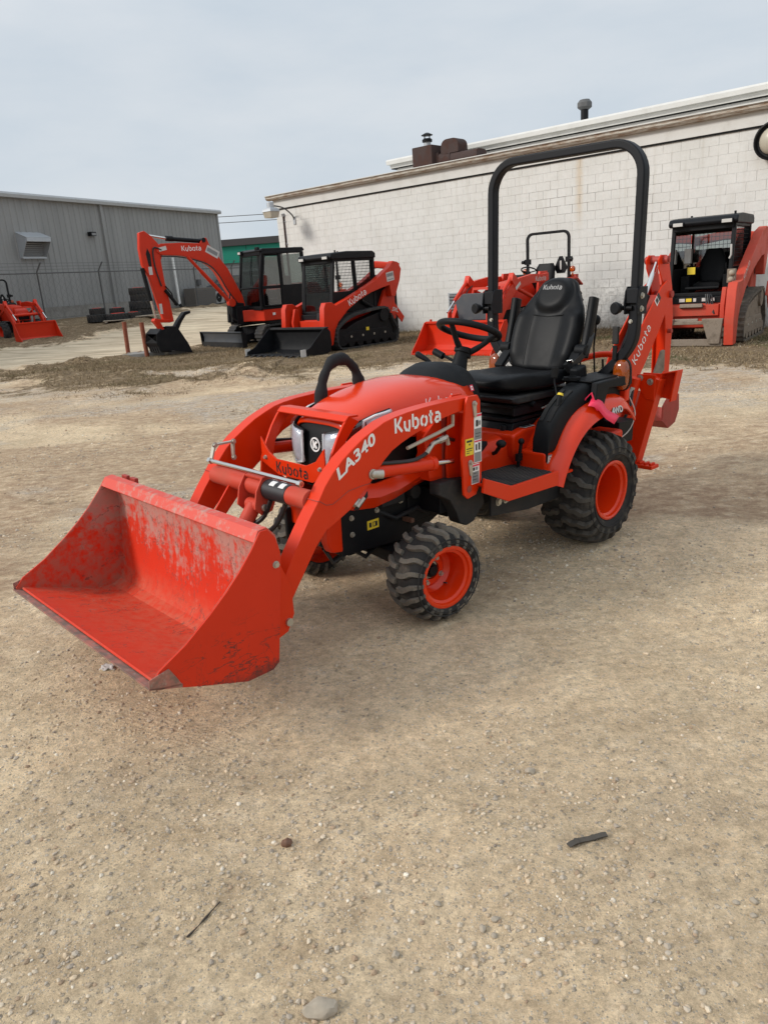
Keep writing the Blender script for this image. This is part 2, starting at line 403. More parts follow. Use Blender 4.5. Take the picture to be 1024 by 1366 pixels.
def font_mesh(text, size, mat, offset=.02, shear=0.0, spacing=1.0, name='lettering'):
    cu = bpy.data.curves.new('txt', 'FONT'); cu.body = text; cu.size = size; cu.offset = offset * size; cu.shear = shear; cu.space_character = spacing
    cu.resolution_u = 4
    ob = bpy.data.objects.new('txt', cu); COL.objects.link(ob)
    dg = bpy.context.evaluated_depsgraph_get(); dg.update()
    me = bpy.data.meshes.new_from_object(ob.evaluated_get(dg)); me.name = name
    bpy.data.objects.remove(ob); bpy.data.curves.remove(cu)
    me.materials.clear(); me.materials.append(M[mat]); return me
def frame_mat(o, ux, uy):
    ux = Vector(ux).normalized(); uy = Vector(uy); uy = (uy - ux * uy.dot(ux)).normalized(); nz_ = ux.cross(uy)
    m = Matrix((ux, uy, nz_)).transposed().to_4x4(); m.translation = Vector(o); return m
def place_text(me, name, parent, o, ux, uy, lift=.0012):
    ob = bpy.data.objects.new(name, me); COL.objects.link(ob); ob.parent = parent
    m = frame_mat(o, ux, uy); m.translation += m.col[2].to_3d() * lift; ob.matrix_local = m; return ob
def decal(name, parent, o, ux, uy, items, mats, lift=.0012):
    """items: (x0,y0,x1,y1,material index), each painted over the ones before"""
    m = frame_mat(o, ux, uy); mb = MB()
    for k, (x0, y0, x1, y1, mi) in enumerate(items):
        z = lift + k * .00025; mb.m = mi
        mb.add([m @ Vector(p) for p in ((x0, y0, z), (x1, y0, z), (x1, y1, z), (x0, y1, z))], [(0, 1, 2, 3)])
    me = bpy.data.meshes.new(name); me.from_pydata(mb.v, [], mb.f)
    for x in mats: me.materials.append(M[x])
    me.polygons.foreach_set('material_index', mb.mi)
    ob = bpy.data.objects.new(name, me); COL.objects.link(ob); ob.parent = parent; return ob
_boltme = {}
def bolts(name, parent, pts, ax, r=.012, mat='zinc'):
    key = (tuple(ax), r, mat)
    if key not in _boltme:
        mb = MB(); bolt(mb, (0, 0, 0), ax, r); _boltme[key] = mb.mesh(name, mat)
    for p in pts: inst(_boltme[key], name, parent, p)
def bolt(mb, p, ax, r=.012, h=.008):
    """hex bolt head with washer on axis vector"""
    p = Vector(p); a = Vector(ax).normalized()
    mb.cyl(p, p + a * h * .3, r * 1.35, n=14); mb.cyl(p + a * h * .3, p + a * h * 1.3, r, n=6)
# ------------------------------------------------------------------ terrain
rng = np.random.default_rng(11)
_perm = rng.random((256, 256))
def vnoise(x, y):
    xi = np.floor(x).astype(int); yi = np.floor(y).astype(int); fx = x - xi; fy = y - yi
    fx = fx * fx * (3 - 2 * fx); fy = fy * fy * (3 - 2 * fy)
    a = _perm[xi % 256, yi % 256]; b = _perm[(xi + 1) % 256, yi % 256]; c = _perm[xi % 256, (yi + 1) % 256]; d = _perm[(xi + 1) % 256, (yi + 1) % 256]
    return (a * (1 - fx) + b * fx) * (1 - fy) + (c * (1 - fx) + d * fx) * fy
def fbm(x, y, o=4, s=1.0):
    r = np.zeros_like(x); a = .5; t = 0
    for i in range(o): r = r + a * vnoise(x * s + 17.3 * i, y * s + 5.1 * i); t += a; a *= .5; s *= 2.03
    return r / t
def sstep(a, b, x):
    t = np.clip((x - a) / (b - a), 0, 1); return t * t * (3 - 2 * t)
TRX, TRY, TYAW, TTX, TTY = .9303, 4.5484, -2.3947, -.021, -.0212
def to_tr(x, y):
    c_, s_ = math.cos(TYAW), math.sin(TYAW); dx, dy = x - TRX, y - TRY
    return c_ * dx + s_ * dy, -s_ * dx + c_ * dy
BND = [(-40, 26), (-14, 18.5), (-7.8, 15.9), (-1.36, 13.97), (.77, 12.68), (2.34, 11.73), (4.97, 11.06), (9, 8.6), (30, -4)]
def bdist(x, y):                                 # > 0 beyond the edge of the grass
    bx = np.array([p[0] for p in BND]); by = np.array([p[1] for p in BND])
    return (y - np.interp(x, bx, by)) * .85
ROADL = [(-45, 12), (-14, 20.6), (-9.9, 22.6), (-7.4, 24.8), (-5.8, 28.6), (-3.8, 36), (0, 60)]
def segd(x, y, P):
    d = np.full_like(x, 1e9)
    for (x0, y0), (x1, y1) in zip(P[:-1], P[1:]):
        vx, vy = x1 - x0, y1 - y0; t = np.clip(((x - x0) * vx + (y - y0) * vy) / (vx * vx + vy * vy), 0, 1)
        d = np.minimum(d, np.hypot(x - x0 - t * vx, y - y0 - t * vy))
    return d
def base_z(x, y):
    X, Y = to_tr(x, y)
    wgt = (1 - sstep(1.5, 3.4, np.abs(X - .6))) * (1 - sstep(.9, 2.4, np.abs(Y)))
    z = (X * .0212 + Y * -.021) * wgt
    rr = np.hypot(x, y); az = np.degrees(np.arctan2(x, np.maximum(y, 1e-6)))
    z = z + .92 * sstep(23.5, 34.5, rr) * (1 - sstep(-11, -5, az))
    return z
def gz(x, y):
    x = np.asarray(x, float); y = np.asarray(y, float); z = base_z(x, y)
    X, Y = to_tr(x, y)
    calm = np.ones_like(x)
    for (a, b) in ((1.4, .445), (1.4, -.445), (0, .41), (0, -.41)): calm = calm * (1 - .85 * np.exp(-((X - a) ** 2 + (Y - b) ** 2) / .05))
    for (a, b) in ((1.4, .445), (1.4, -.445), (0, .41), (0, -.41)): z = z + .008 * np.exp(-(((X - a) / .17) ** 2 + ((Y - b) / .16) ** 2) ** 2)
    z = z + calm * ((fbm(x, y, 3, .45) - .5) * .06 + (fbm(x + 9, y, 3, 2.3) - .5) * .022 + (fbm(x, y + 4, 3, 11) - .5) * .008)
    d = bdist(x, y); lump = np.exp(-((d - .8) / 1.6) ** 2) * (.35 + .65 * (x < -2))
    z = z + lump * (np.maximum(0, fbm(x, y, 4, 1.7) - .45) * .42)
    rd = segd(x, y, ROADL); z = z + np.exp(-((rd - 3.1) / .6) ** 2) * np.maximum(0, fbm(x + 50, y, 4, 2.1) - .42) * .4
    return z
def gzs(x, y): return float(gz(np.array([x]), np.array([y]))[0])
def axis(lo, d0, d1, hi, s0, g):
    mid = list(np.arange(d0, d1, s0)); up = [mid[-1]]; s = s0
    while up[-1] < hi: s = min(s * g, 40); up.append(up[-1] + s)
    dn = [mid[0]]; s = s0
    while dn[-1] > lo: s = min(s * g, 40); dn.append(dn[-1] - s)
    return np.array(dn[::-1][:-1] + mid + up[1:])
gx = axis(-900, -1.9, 2.3, 900, .013, 1.016); gy = axis(-300, .9, 4.6, 1500, .013, 1.0125)
GX, GY = np.meshgrid(gx, gy); HZ = gz(GX.ravel(), GY.ravel())
nx_, ny_ = len(gx), len(gy)
co = np.stack([GX.ravel(), GY.ravel(), HZ], 1).astype(np.float32)
ii = (np.arange(ny_ - 1)[:, None] * nx_ + np.arange(nx_ - 1)[None, :]).ravel()
quads = np.stack([ii, ii + 1, ii + nx_ + 1, ii + nx_], 1).astype(np.int32)
def np_mesh(name, co, faces, k):
    me = bpy.data.meshes.new(name); me.vertices.add(len(co)); me.vertices.foreach_set('co', co.astype(np.float32).ravel())
    me.loops.add(faces.size); me.loops.foreach_set('vertex_index', faces.astype(np.int32).ravel())
    me.polygons.add(len(faces)); me.polygons.foreach_set('loop_start', np.arange(0, faces.size, k, dtype=np.int32))
    me.update(calc_edges=True); return me
gme = np_mesh('ground', co, quads, 4); gme.polygons.foreach_set('use_smooth', np.ones(len(quads), bool))
X_, Y_ = co[:, 0].astype(float), co[:, 1].astype(float)
bd = bdist(X_, Y_) + (fbm(X_, Y_, 5, .5) - .5) * 9
rdd = segd(X_, Y_, ROADL) + (fbm(X_, Y_, 3, .4) - .5) * 1.8
grass = sstep(-1.9, 1.7, bd) * sstep(1.6, 3.3, rdd)
road = 1 - sstep(1.4, 3.2, rdd)
gravel = np.clip(sstep(-3.0, -1.6, bd) * (1 - sstep(-.5, .5, bd)) * 1.0, 0, 1) * sstep(.34, .48, fbm(X_ + 3, Y_, 4, .5) + .16 * (X_ > 2) - .05)
gravel = np.maximum(gravel, sstep(.50, .60, fbm(X_ * .8 + 30, Y_ * 1.3, 4, .55)) * sstep(4, 7, np.hypot(X_, Y_)) * (1 - grass))
brown = sstep(.46, .60, fbm(X_ + 70, Y_ * 1.4 + 3, 5, .5)) * (1 - grass) * sstep(2.0, 5, np.hypot(X_, Y_)) * 1.0
brown = np.maximum(brown, np.exp(-((bd + 4.0) / 1.0) ** 2) * (X_ > 1.5) * .9)
brown = np.maximum(brown, np.exp(-((bd + .6) / 1.1) ** 2) * (X_ < -2) * .9)
brown = np.maximum(brown, np.exp(-(segd(X_, Y_, [(-3.4, 10), (-2.6, 8.3), (-1.2, 5.7)]) / .22) ** 2) * .8)
brown = np.maximum(brown, np.exp(-(segd(X_, Y_, [(-6.0, 9.3), (-4.0, 8.2), (-2.4, 6.9)]) / .35) ** 2) * .7)
za = gme.color_attributes.new('zones', 'FLOAT_COLOR', 'POINT')
za.data.foreach_set('color', np.stack([grass, gravel * (1 - road), brown * (1 - road), road], 1).astype(np.float32).ravel())
pr_ = gme.attributes.new('prints', 'FLOAT', 'POINT'); pr_.data.foreach_set('value', ((1 - sstep(.05, .11, segd(X_, Y_, [(-1.3, 2.66), (-.75, 2.36), (-.1, 2.02)]))) * sstep(.35, .6, fbm(X_, Y_, 3, 3.0)) + (1 - sstep(.05, .11, segd(X_, Y_, [(.1, 2.85), (.9, 2.35), (1.9, 2.0)]))) * sstep(.45, .6, fbm(X_ + 4, Y_, 3, 3.0)) + (1 - sstep(.08, .16, segd(X_, Y_, [(-3.4, 10), (-2.6, 8.3), (-1.2, 5.7)])))).astype(np.float32))
def ground_mat():
    m, t, b = newmat('gravelly_dirt'); o = coords(t)
    at = N(t, 'ShaderNodeAttribute', attribute_name='zones')
    sp = t.nodes.new('ShaderNodeSeparateColor'); L(t, at.outputs['Color'], sp.inputs[0])
    gr, gv, br, rd_ = sp.outputs[0], sp.outputs[1], sp.outputs[2], at.outputs['Alpha']
    ng = noise(t, o, 3.2, 8, .72); n0 = noise(t, o, .55, 6, .6); n1 = noise(t, o, 5, 7, .62); n2 = noise(t, o, 42, 6, .7); n3 = noise(t, o, 260, 4, .7)
    tan = mixc(t, ramp(t, n1, .32, .68), (.63, .46, .272), (.86, .675, .435))
    tan = mixc(t, ramp(t, n0, .38, .66, 0, .7), tan, (.66, .485, .305))
    # damp darker smears
    nd = noise(t, o, 1.7, 8, .68)
    tan = mixc(t, ramp(t, nd, .55, .70, 0, .42), tan, (.42, .32, .215))
    nm = noise(t, coords(t, 'Object', (1, 1.6, 1)), 7.5, 9, .76)
    tan = mixc(t, ramp(t, nm, .53, .66, 0, .6), tan, (.40, .285, .175)); tan = mixc(t, ramp(t, nm, .46, .34, 0, .45), tan, (.80, .67, .50))
    # grit : two sizes of small stones
    def grit(scale, keep, size):
        v = N(t, 'ShaderNodeTexVoronoi', Scale=scale); L(t, o, v.inputs['Vector'])
        s2 = t.nodes.new('ShaderNodeSeparateColor'); L(t, v.outputs['Color'], s2.inputs[0])
        k = ramp(t, s2.outputs[0], keep, keep + .02); d = ramp(t, v.outputs['Distance'], size, size * .7)
        return mth(t, 'MULTIPLY', k, d), s2.outputs[1], v.outputs['Distance']
    g1, c1, d1 = grit(150, .72, .42); g2, c2, d2 = grit(62, .80, .38); g3, c3, d3 = grit(19, .80, .42)
    stone = lambda c: mixc(t, c, (.22, .20, .175), (.72, .66, .57))
    col = mixc(t, mth(t, 'MULTIPLY', g1, .75), tan, stone(c1))
    col = mixc(t, mth(t, 'MULTIPLY', g2, ramp(t, n0, .35, .6, .25, .9)), col, stone(c2))
    g4, c4_, d4 = grit(34, .84, .30); col = mixc(t, mth(t, 'MULTIPLY', g4, .45), col, stone(c4_))
    col = mixc(t, ramp(t, n2, .35, .7, 0, .30), col, (.36, .265, .18))
    col = mixc(t, ramp(t, n3, .3, .7, 0, .22), col, (.70, .60, .46))
    fg = noise(t, o, 120, 9, .85); fg2 = noise(t, o, 24, 12, .80); fv = mth(t, 'MULTIPLY', mth(t, 'MULTIPLY', ramp(t, fg, .34, .66, .78, 1.36), ramp(t, noise(t, coords(t, 'Object', (1, 1.4, 1)), .75, 6, .62), .36, .64, .80, 1.10)), ramp(t, fg2, .33, .67, .66, 1.34))
    vm = t.nodes.new('ShaderNodeVectorMath'); vm.operation = 'SCALE'; L(t, col, vm.inputs[0]); L(t, fv, vm.inputs['Scale']); col = vm.outputs[0]
    # brown dirt
    nb = mth(t, 'MULTIPLY', br, ramp(t, nm, .36, .60, .15, 1.0))
    col = mixc(t, mth(t, 'MULTIPLY', nb, .9), col, mixc(t, n2, (.20, .115, .065), (.46, .31, .20)))
    # pale gravel patches with mid-size stones
    gvl = mth(t, 'MULTIPLY', gv, ramp(t, noise(t, coords(t, 'Object', (1, 1.7, 1)), 5, 8, .74), .40, .56))
    gcol = mixc(t, ramp(t, noise(t, o, 26, 4, .8), .35, .65), (.20, .17, .135), (.74, .69, .61))
    gcol = mixc(t, g3, gcol, mixc(t, c3, (.34, .32, .29), (.85, .81, .74)))
    col = mixc(t, mth(t, 'MULTIPLY', gvl, .6), col, gcol)
    # pale road
    rcol = mixc(t, ramp(t, noise(t, coords(t, 'Object', (.25, 1.6, 1)), 2.2, 5, .6), .35, .65), (.42, .33, .225), (.72, .60, .43))
    col = mixc(t, ramp(t, mth(t, 'ADD', rd_, mth(t, 'MULTIPLY', mth(t, 'SUBTRACT', ng, .5), 1.2)), .3, .7), col, rcol)
    # dead grass
    ng2 = noise(t, o, 15, 5, .75)
    gc = mixc(t, ramp(t, ng2, .34, .66), (.07, .047, .026), (.33, .235, .135))
    gc = mixc(t, ramp(t, noise(t, o, .9, 5, .6), .56, .70, 0, .35), gc, mixc(t, ng2, (.04, .042, .018), (.16, .15, .07)))
    gc = mixc(t, ramp(t, ng, .56, .68, 0, .65), gc, (.46, .37, .25))
    col = mixc(t, ramp(t, mth(t, 'ADD', gr, mth(t, 'MULTIPLY', mth(t, 'SUBTRACT', mth(t, 'ADD', mth(t, 'MULTIPLY', noise(t, o, 2.4, 9, .78), .6), mth(t, 'MULTIPLY', noise(t, coords(t, 'Object', (.6, 1.5, 1)), .9, 6, .7), .4)), .5), 4.6)), .40, .74), col, gc)
    L(t, col, b.inputs['Base Color']); b.inputs['Roughness'].default_value = .93; b.inputs['Specular IOR Level'].default_value = .25
    h = mth(t, 'ADD', mth(t, 'MULTIPLY', n2, .9), mth(t, 'MULTIPLY', n3, .30))
    h = mth(t, 'ADD', h, mth(t, 'MULTIPLY', g1, .22)); h = mth(t, 'ADD', h, mth(t, 'MULTIPLY', g2, .5)); h = mth(t, 'ADD', h, mth(t, 'MULTIPLY', g4, .8))
    h = mth(t, 'ADD', h, mth(t, 'MULTIPLY', mth(t, 'MULTIPLY', gvl, g3), 1.4)); h = mth(t, 'ADD', h, mth(t, 'MULTIPLY', mth(t, 'MULTIPLY', gr, ng2), 2.5))
    h = mth(t, 'ADD', h, mth(t, 'MULTIPLY', n1, 1.0))
    # faint tread prints of a vehicle that drove past on the left
    wv = N(t, 'ShaderNodeTexWave', Scale=9.0, Distortion=2.5, Detail=3.0); mp_ = t.nodes.new('ShaderNodeMapping'); mp_.inputs['Rotation'].default_value = (0, 0, RD(28)); L(t, o, mp_.inputs['Vector']); L(t, mp_.outputs['Vector'], wv.inputs['Vector'])
    wm_ = ramp(t, noise(t, o, .8, 3), .55, .66)
    h = mth(t, 'ADD', h, mth(t, 'MULTIPLY', mth(t, 'MULTIPLY', wv.outputs['Fac'], wm_), .22))
    dn_ = t.nodes.new('ShaderNodeVectorMath'); dn_.operation = 'DOT_PRODUCT'; dn_.inputs[1].default_value = (.485, .875, 0); L(t, o, dn_.inputs[0])
    pa_ = N(t, 'ShaderNodeAttribute', attribute_name='prints')
    sn_ = mth(t, 'SINE', mth(t, 'ADD', mth(t, 'MULTIPLY', dn_.outputs['Value'], 290), mth(t, 'MULTIPLY', n1, 6)))
    h = mth(t, 'ADD', h, mth(t, 'MULTIPLY', mth(t, 'MULTIPLY', sn_, pa_.outputs['Fac']), .085))
    h = mth(t, 'ADD', h, mth(t, 'MULTIPLY', nm, 1.9)); h = mth(t, 'ADD', h, mth(t, 'MULTIPLY', fg2, 1.2))
    bump(t, b, h, .85, .016); return m
M['ground'] = ground_mat(); gme.materials.append(M['ground'])
ground = bpy.data.objects.new('ground', gme); COL.objects.link(ground); tag(ground, kind='structure')

# pebbles : one lot of loose gravel, plus fist-size stones further down as things
def stone_mat():
    m, t, b = newmat('mixed_pebbles'); at = N(t, 'ShaderNodeAttribute', attribute_name='tint'); o = coords(t)
    L(t, mixc(t, ramp(t, noise(t, o, 300, 3), .3, .7, .0, .35), at.outputs['Color'], (.36, .28, .20)), b.inputs['Base Color'])
    b.inputs['Roughness'].default_value = .88; bump(t, b, noise(t, o, 400, 3), .3, .003); return m
M['pebble'] = stone_mat()
_bm = bmesh.new(); bmesh.ops.create_icosphere(_bm, subdivisions=1, radius=1)
ICV = np.array([v.co[:] for v in _bm.verts]); ICF = np.array([[v.index for v in f.verts] for f in _bm.faces]); _bm.free()
def pebbles(n, name, rmin, rmax, pw, ylo, yhi, mn, mxs):
    # even over the ground in a wedge wider than the view, thinned by a patchy mask
    r = np.sqrt(rng.random(n * 5)) ; dd = ylo + (yhi - ylo) * rng.random(n * 5) ** pw; aa = (rng.random(n * 5) - .5) * RD(78)
    x = dd * np.tan(aa); y = dd; X, Y = to_tr(x, y)
    msk = sstep(.46, .64, fbm(x + 20, y + 7, 4, 1.15)) * .9 + .05 + sstep(.60, .72, fbm(x * 1.0, y + 60, 3, 2.6)) * .6
    keep = (rng.random(n * 5) < msk)
    for (a, b_) in ((1.4, .445), (1.4, -.445), (0, .41), (0, -.41)): keep &= ((X - a) ** 2 + (Y - b_) ** 2) > .02
    x, y = x[keep][:n], y[keep][:n]; n = len(x)
    s = mn * (mxs / mn) ** (rng.random(n) ** 3.8)
    z = gz(x, y)
    R_ = rng.normal(size=(n, 3, 3)); q, _ = np.linalg.qr(R_)
    sc = np.stack([np.ones(n), .65 + .3 * rng.random(n), .45 + .3 * rng.random(n)], 1) * s[:, None]
    jit = 1 + (rng.random((n, len(ICV))) - .5) * .38
    V = ICV[None] * jit[..., None] * sc[:, None, :]
    az = rng.random(n) * 6.283; ca, sa = np.cos(az), np.sin(az)
    tl = (rng.random(n) - .5) * .8; ct, st = np.cos(tl), np.sin(tl)
    vx, vy, vz = V[..., 0], V[..., 1], V[..., 2]
    vy, vz = vy * ct[:, None] - vz * st[:, None], vy * st[:, None] + vz * ct[:, None]
    V = np.stack([vx * ca[:, None] - vy * sa[:, None] + x[:, None], vx * sa[:, None] + vy * ca[:, None] + y[:, None], vz + (z + s * .10)[:, None]], 2)
    F = (ICF[None] + (np.arange(n) * len(ICV))[:, None, None]).reshape(-1, 3)
    me = np_mesh(name, V.reshape(-1, 3), F, 3)
    pal = np.array([(.42, .36, .285), (.60, .50, .37), (.50, .39, .27), (.30, .255, .205), (.76, .68, .55), (.36, .25, .16), (.58, .455, .31)])
    pr = np.array([.20, .20, .20, .10, .04, .06, .20]); ch = rng.choice(len(pal), n, p=pr)
    c_ = pal[ch] * (.8 + .4 * rng.random(n))[:, None]; c_ = np.concatenate([c_, np.ones((n, 1))], 1)
    at = me.color_attributes.new('tint', 'FLOAT_COLOR', 'POINT'); at.data.foreach_set('color', np.repeat(c_, len(ICV), 0).astype(np.float32).ravel())
    me.polygons.foreach_set('use_smooth', np.zeros(len(F), bool)); me.materials.append(M['pebble'])
    o = bpy.data.objects.new(name, me); COL.objects.link(o); return o
tag(pebbles(30000, 'gravel', 0, 0, 1.15, 1.0, 5.2, .0018, .0105), 'loose pebbles and grit scattered over the dirt near the front', 'gravel', kind='stuff')
tag(pebbles(34000, 'gravel', 0, 0, .85, 3.6, 14, .004, .017), 'coarser loose gravel scattered over the middle of the yard', 'gravel', kind='stuff')

# short dead grass : blades
def grass_blades(n):
    x = rng.uniform(-9, 9.5, n * 8); y = rng.uniform(9.5, 29, n * 8)
    b_ = bdist(x, y) + (fbm(x, y, 5, .5) - .5) * 9; rd = segd(x, y, ROADL)
    wd = (x + 3.18) * -.669 + (y - 27.16) * -.743
    az = np.degrees(np.arctan2(x, y))
    k = (rng.random(n * 8) < sstep(-1.6, 1.8, b_)) & (rd > 2.9) & (np.abs(az) < 36) & (wd > .05) & (rng.random(n * 8) < sstep(.30, .62, fbm(x, y + 11, 4, 1.1)) + .9 * (wd < .5))
    x, y, wd = x[k][:n], y[k][:n], wd[k][:n]; n = len(x); z = gz(x, y)
    h = (.018 + .045 * rng.random(n) ** 2) * (1 + 2.0 * (wd < .45) * rng.random(n)); a = rng.random(n) * 6.283; l = rng.normal(size=(n, 2)) * (h * .6)[:, None]; wv = .004 + .006 * rng.random(n)
    p0 = np.stack([x + np.cos(a) * wv, y + np.sin(a) * wv, z - .004], 1); p1 = np.stack([x - np.cos(a) * wv, y - np.sin(a) * wv, z - .004], 1)
    p2 = np.stack([x + l[:, 0], y + l[:, 1], z + h], 1)
    V = np.stack([p0, p1, p2], 1).reshape(-1, 3); F = np.arange(3 * n).reshape(-1, 3)
    me = np_mesh('grass', V, F, 3)
    g = rng.random(n)[:, None]; gm = (sstep(.52, .62, fbm(x, y, 3, .9)) * (.25 + .75 * (x > 2.5)))[:, None]
    c_ = (np.array([[.12, .08, .042]]) * (1 - g) + np.array([[.36, .27, .155]]) * g) * (1 - gm * .7) + np.array([[.07, .085, .03]]) * gm * .8
    at = me.color_attributes.new('tint', 'FLOAT_COLOR', 'POINT'); at.data.foreach_set('color', np.repeat(np.concatenate([c_, np.ones((n, 1))], 1), 3, 0).astype(np.float32).ravel())
    m, t, b = newmat('dead_grass'); aa = N(t, 'ShaderNodeAttribute', attribute_name='tint'); L(t, aa.outputs['Color'], b.inputs['Base Color']); b.inputs['Roughness'].default_value = .9
    me.materials.append(m); o = bpy.data.objects.new('grass', me); COL.objects.link(o)
    tag(o, 'short brown and green winter grass along the white wall', 'grass', kind='stuff')
grass_blades(90000)
# ------------------------------------------------------------------ white block building
WB = empty('white_building', (-3.18, 27.16, 0), (0, 0, RD(-42)), 'long low white painted block building with rust stained gutter behind the machines', 'building')
def coords2(t, ob, scale):
    c = t.nodes.new('ShaderNodeTexCoord'); c.object = ob; m = t.nodes.new('ShaderNodeMapping'); m.inputs['Scale'].default_value = scale; L(t, c.outputs['Object'], m.inputs['Vector']); return m.outputs['Vector']
def white_block_mat(name, dark=0.0):
    m, t, b = newmat(name)
    c = t.nodes.new('ShaderNodeTexCoord'); c.object = WB; o = c.outputs['Object']
    sp = t.nodes.new('ShaderNodeSeparateXYZ'); L(t, o, sp.inputs[0])
    n1 = noise(t, o, 1.1, 6, .6); n2 = noise(t, o, 11, 6, .7)
    col = mixc(t, ramp(t, n1, .35, .65), (.63, .62, .585), (.70, .69, .66))
    col = mixc(t, ramp(t, n2, .45, .75, 0, .35), col, (.52, .50, .46))
    # rust run under a bolt and the parked tractor's cast shadow painted grey low on the wall
    dx = mth(t, 'ABSOLUTE', mth(t, 'SUBTRACT', sp.outputs[0], 11.38))
    st = mth(t, 'MULTIPLY', ramp(t, mth(t, 'ADD', dx, mth(t, 'MULTIPLY', n2, .18)), .22, .10), ramp(t, sp.outputs[2], 2.3, 3.0))
    col = mixc(t, mth(t, 'MULTIPLY', st, .45), col, (.52, .36, .18))
    dx2 = mth(t, 'ABSOLUTE', mth(t, 'SUBTRACT', sp.outputs[0], 12.3))
    z2 = mth(t, 'MULTIPLY', ramp(t, dx2, 1.0, .5), ramp(t, sp.outputs[2], 1.3, .9))
    col = mixc(t, mth(t, 'MULTIPLY', z2, ramp(t, n2, .45, .62, 0, .5)), col, (.22, .22, .21))
    col = mixc(t, mth(t, 'MULTIPLY', ramp(t, sp.outputs[2], .35, .05), ramp(t, n2, .3, .6, .2, .6)), col, (.25, .21, .16))
    sk = noise(t, coords2(t, WB, (5.5, 1, .35)), 1.6, 6, .6); col = mixc(t, mth(t, 'MULTIPLY', ramp(t, sk, .52, .70, 0, .5), ramp(t, sp.outputs[2], .6, 4.0, .25, 1)), col, (.50, .47, .41))
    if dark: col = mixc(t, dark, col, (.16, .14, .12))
    L(t, col, b.inputs['Base Color']); b.inputs['Roughness'].default_value = .75
    bump(t, b, mth(t, 'ADD', n2, noise(t, o, 60, 4, .7)), .25, .01); return m
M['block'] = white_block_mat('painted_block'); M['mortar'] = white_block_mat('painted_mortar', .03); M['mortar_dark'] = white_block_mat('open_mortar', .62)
core = MB().bx(1.15, 28, .006, .3, -.4, 4.0); core.bx(.45, 28, .301, 14, -.4, 3.99).obj('wall', 'mortar', WB)
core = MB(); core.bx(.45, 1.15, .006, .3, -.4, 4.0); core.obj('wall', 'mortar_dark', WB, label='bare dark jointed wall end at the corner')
bmesh_block = [MB().bx(0, .3955 + d * .5, -.003 + q * .5, .05, 0, .1965).mesh('block', 'block', False) for d, q in ((0, 0), (0, .0025), (-.003, -.002), (-.001, .001))]
dark_open = lambda s, z: (9.9 < s < 14.0 and z < 3.3 and fbm(np.array([s * .9]), np.array([z * 1.3 + 4]), 2)[0] > .50)
far = MB(); nb = []
for r_ in range(20):
    z = r_ * .2
    for c_ in range(-1, 70):
        s = c_ * .4 + (.2 if r_ % 2 else 0)
        x0, x1 = max(.45, s), s + .3955
        if x1 <= .5: continue
        if x0 >= 28: continue
        nb.append((x0, x1, z))
cand = [b_ for b_ in nb if 10.6 < b_[0] < 17.0]
cand.sort(key=lambda b_: abs(b_[0] - 14.2) + (2.6 if b_[2] < .8 else 0)); near = set(cand[:298])
opens = []
for b_ in nb:
    x0, x1, z = b_
    if b_ in near:
        d_ = dark_open(x0, z)
        o = inst(random.choice(bmesh_block), 'block', WB, (x0 + (.0035 if d_ else 0), 0, z + .0045 * d_), (0, 0, 0), (.982, 1, .965) if d_ else None)
        if d_: opens.append((x0, z))
    else:
        d_ = dark_open(x0, z)
        q = random.choice((0, .0015, -.0015)); g = .004 if d_ else 0
        if d_: opens.append((x0, z))
        far.bx(x0 + .001 + g, x1 - g, -.003 + q, .05, z + .001 + g, z + .1965 - g)
tag(far.obj('block', 'block', WB, smooth=False), kind='stuff')
jm = MB()
for (x0, z) in opens:
    jm.bx(x0 - .02, x0 + .40 * random.uniform(.4, 1), .0008, .02, z - .006, z + .004)
    if random.random() < .6: jm.bx(x0 - .004, x0 + .004, .0008, .02, z, z + .2)
tag(jm.obj('cracked_joint', 'mortar_dark', WB, smooth=False), kind='stuff')
fas = MB().bx(.38, 28, -.05, .2, 4.035, 4.33).obj('fascia', 'white_metal', WB)
MB().bx(.40, 28, -.03, .1, 3.995, 4.03).obj('shadow_gap', 'dark_hole', WB)  # solid near-black strip, shade under the fascia put into its colour
def gutter_mat():
    m, t, b = newmat('rusty_gutter'); o = coords(t, 'Object', (.6, 4, 4)); n = noise(t, o, 5, 8, .7)
    L(t, mixc(t, ramp(t, n, .42, .62), (.50, .47, .41), (.24, .15, .09)), b.inputs['Base Color']); b.inputs['Roughness'].default_value = .7; return m
M['gutter'] = gutter_mat()
gp = [(-.05, 4.30), (-.17, 4.31), (-.22, 4.36), (-.22, 4.41), (-.24, 4.415), (-.24, 4.43), (-.05, 4.43)]
MB().prism([(p[0], p[1]) for p in gp], 'X', .22, 28).obj('gutter', 'gutter', WB, smooth=False)
MB().prism([(-.26, 4.432), (-.26, 4.452), (2.0, 4.72), (14, 5.0), (14, 4.6), (-.05, 4.432)], 'X', .22, 28).obj('roof', 'white_metal', WB, smooth=False)
up = MB(); up.bx(4.1, 28, 2.0, 2.2, 4.55, 4.90); up.obj('upper_wall', 'white_metal', WB)
MB().bx(3.9, 28, 1.9, 2.2, 4.90, 5.0).obj('upper_fascia', 'white_metal', WB)
MB().bx(3.92, 28, 1.93, 2.2, 4.875, 4.898).obj('shadow_gap', 'dark_hole', WB)  # same for the upper fascia: shadow line painted as a near-black strip
MB().prism([(1.78, 5.002), (1.76, 5.10), (1.80, 5.15), (2.2, 5.17), (2.6, 5.15), (12, 5.5), (12, 5.0), (2.2, 5.002)], 'X', 3.85, 28).obj('upper_roof', 'white_metal', WB, smooth=False)
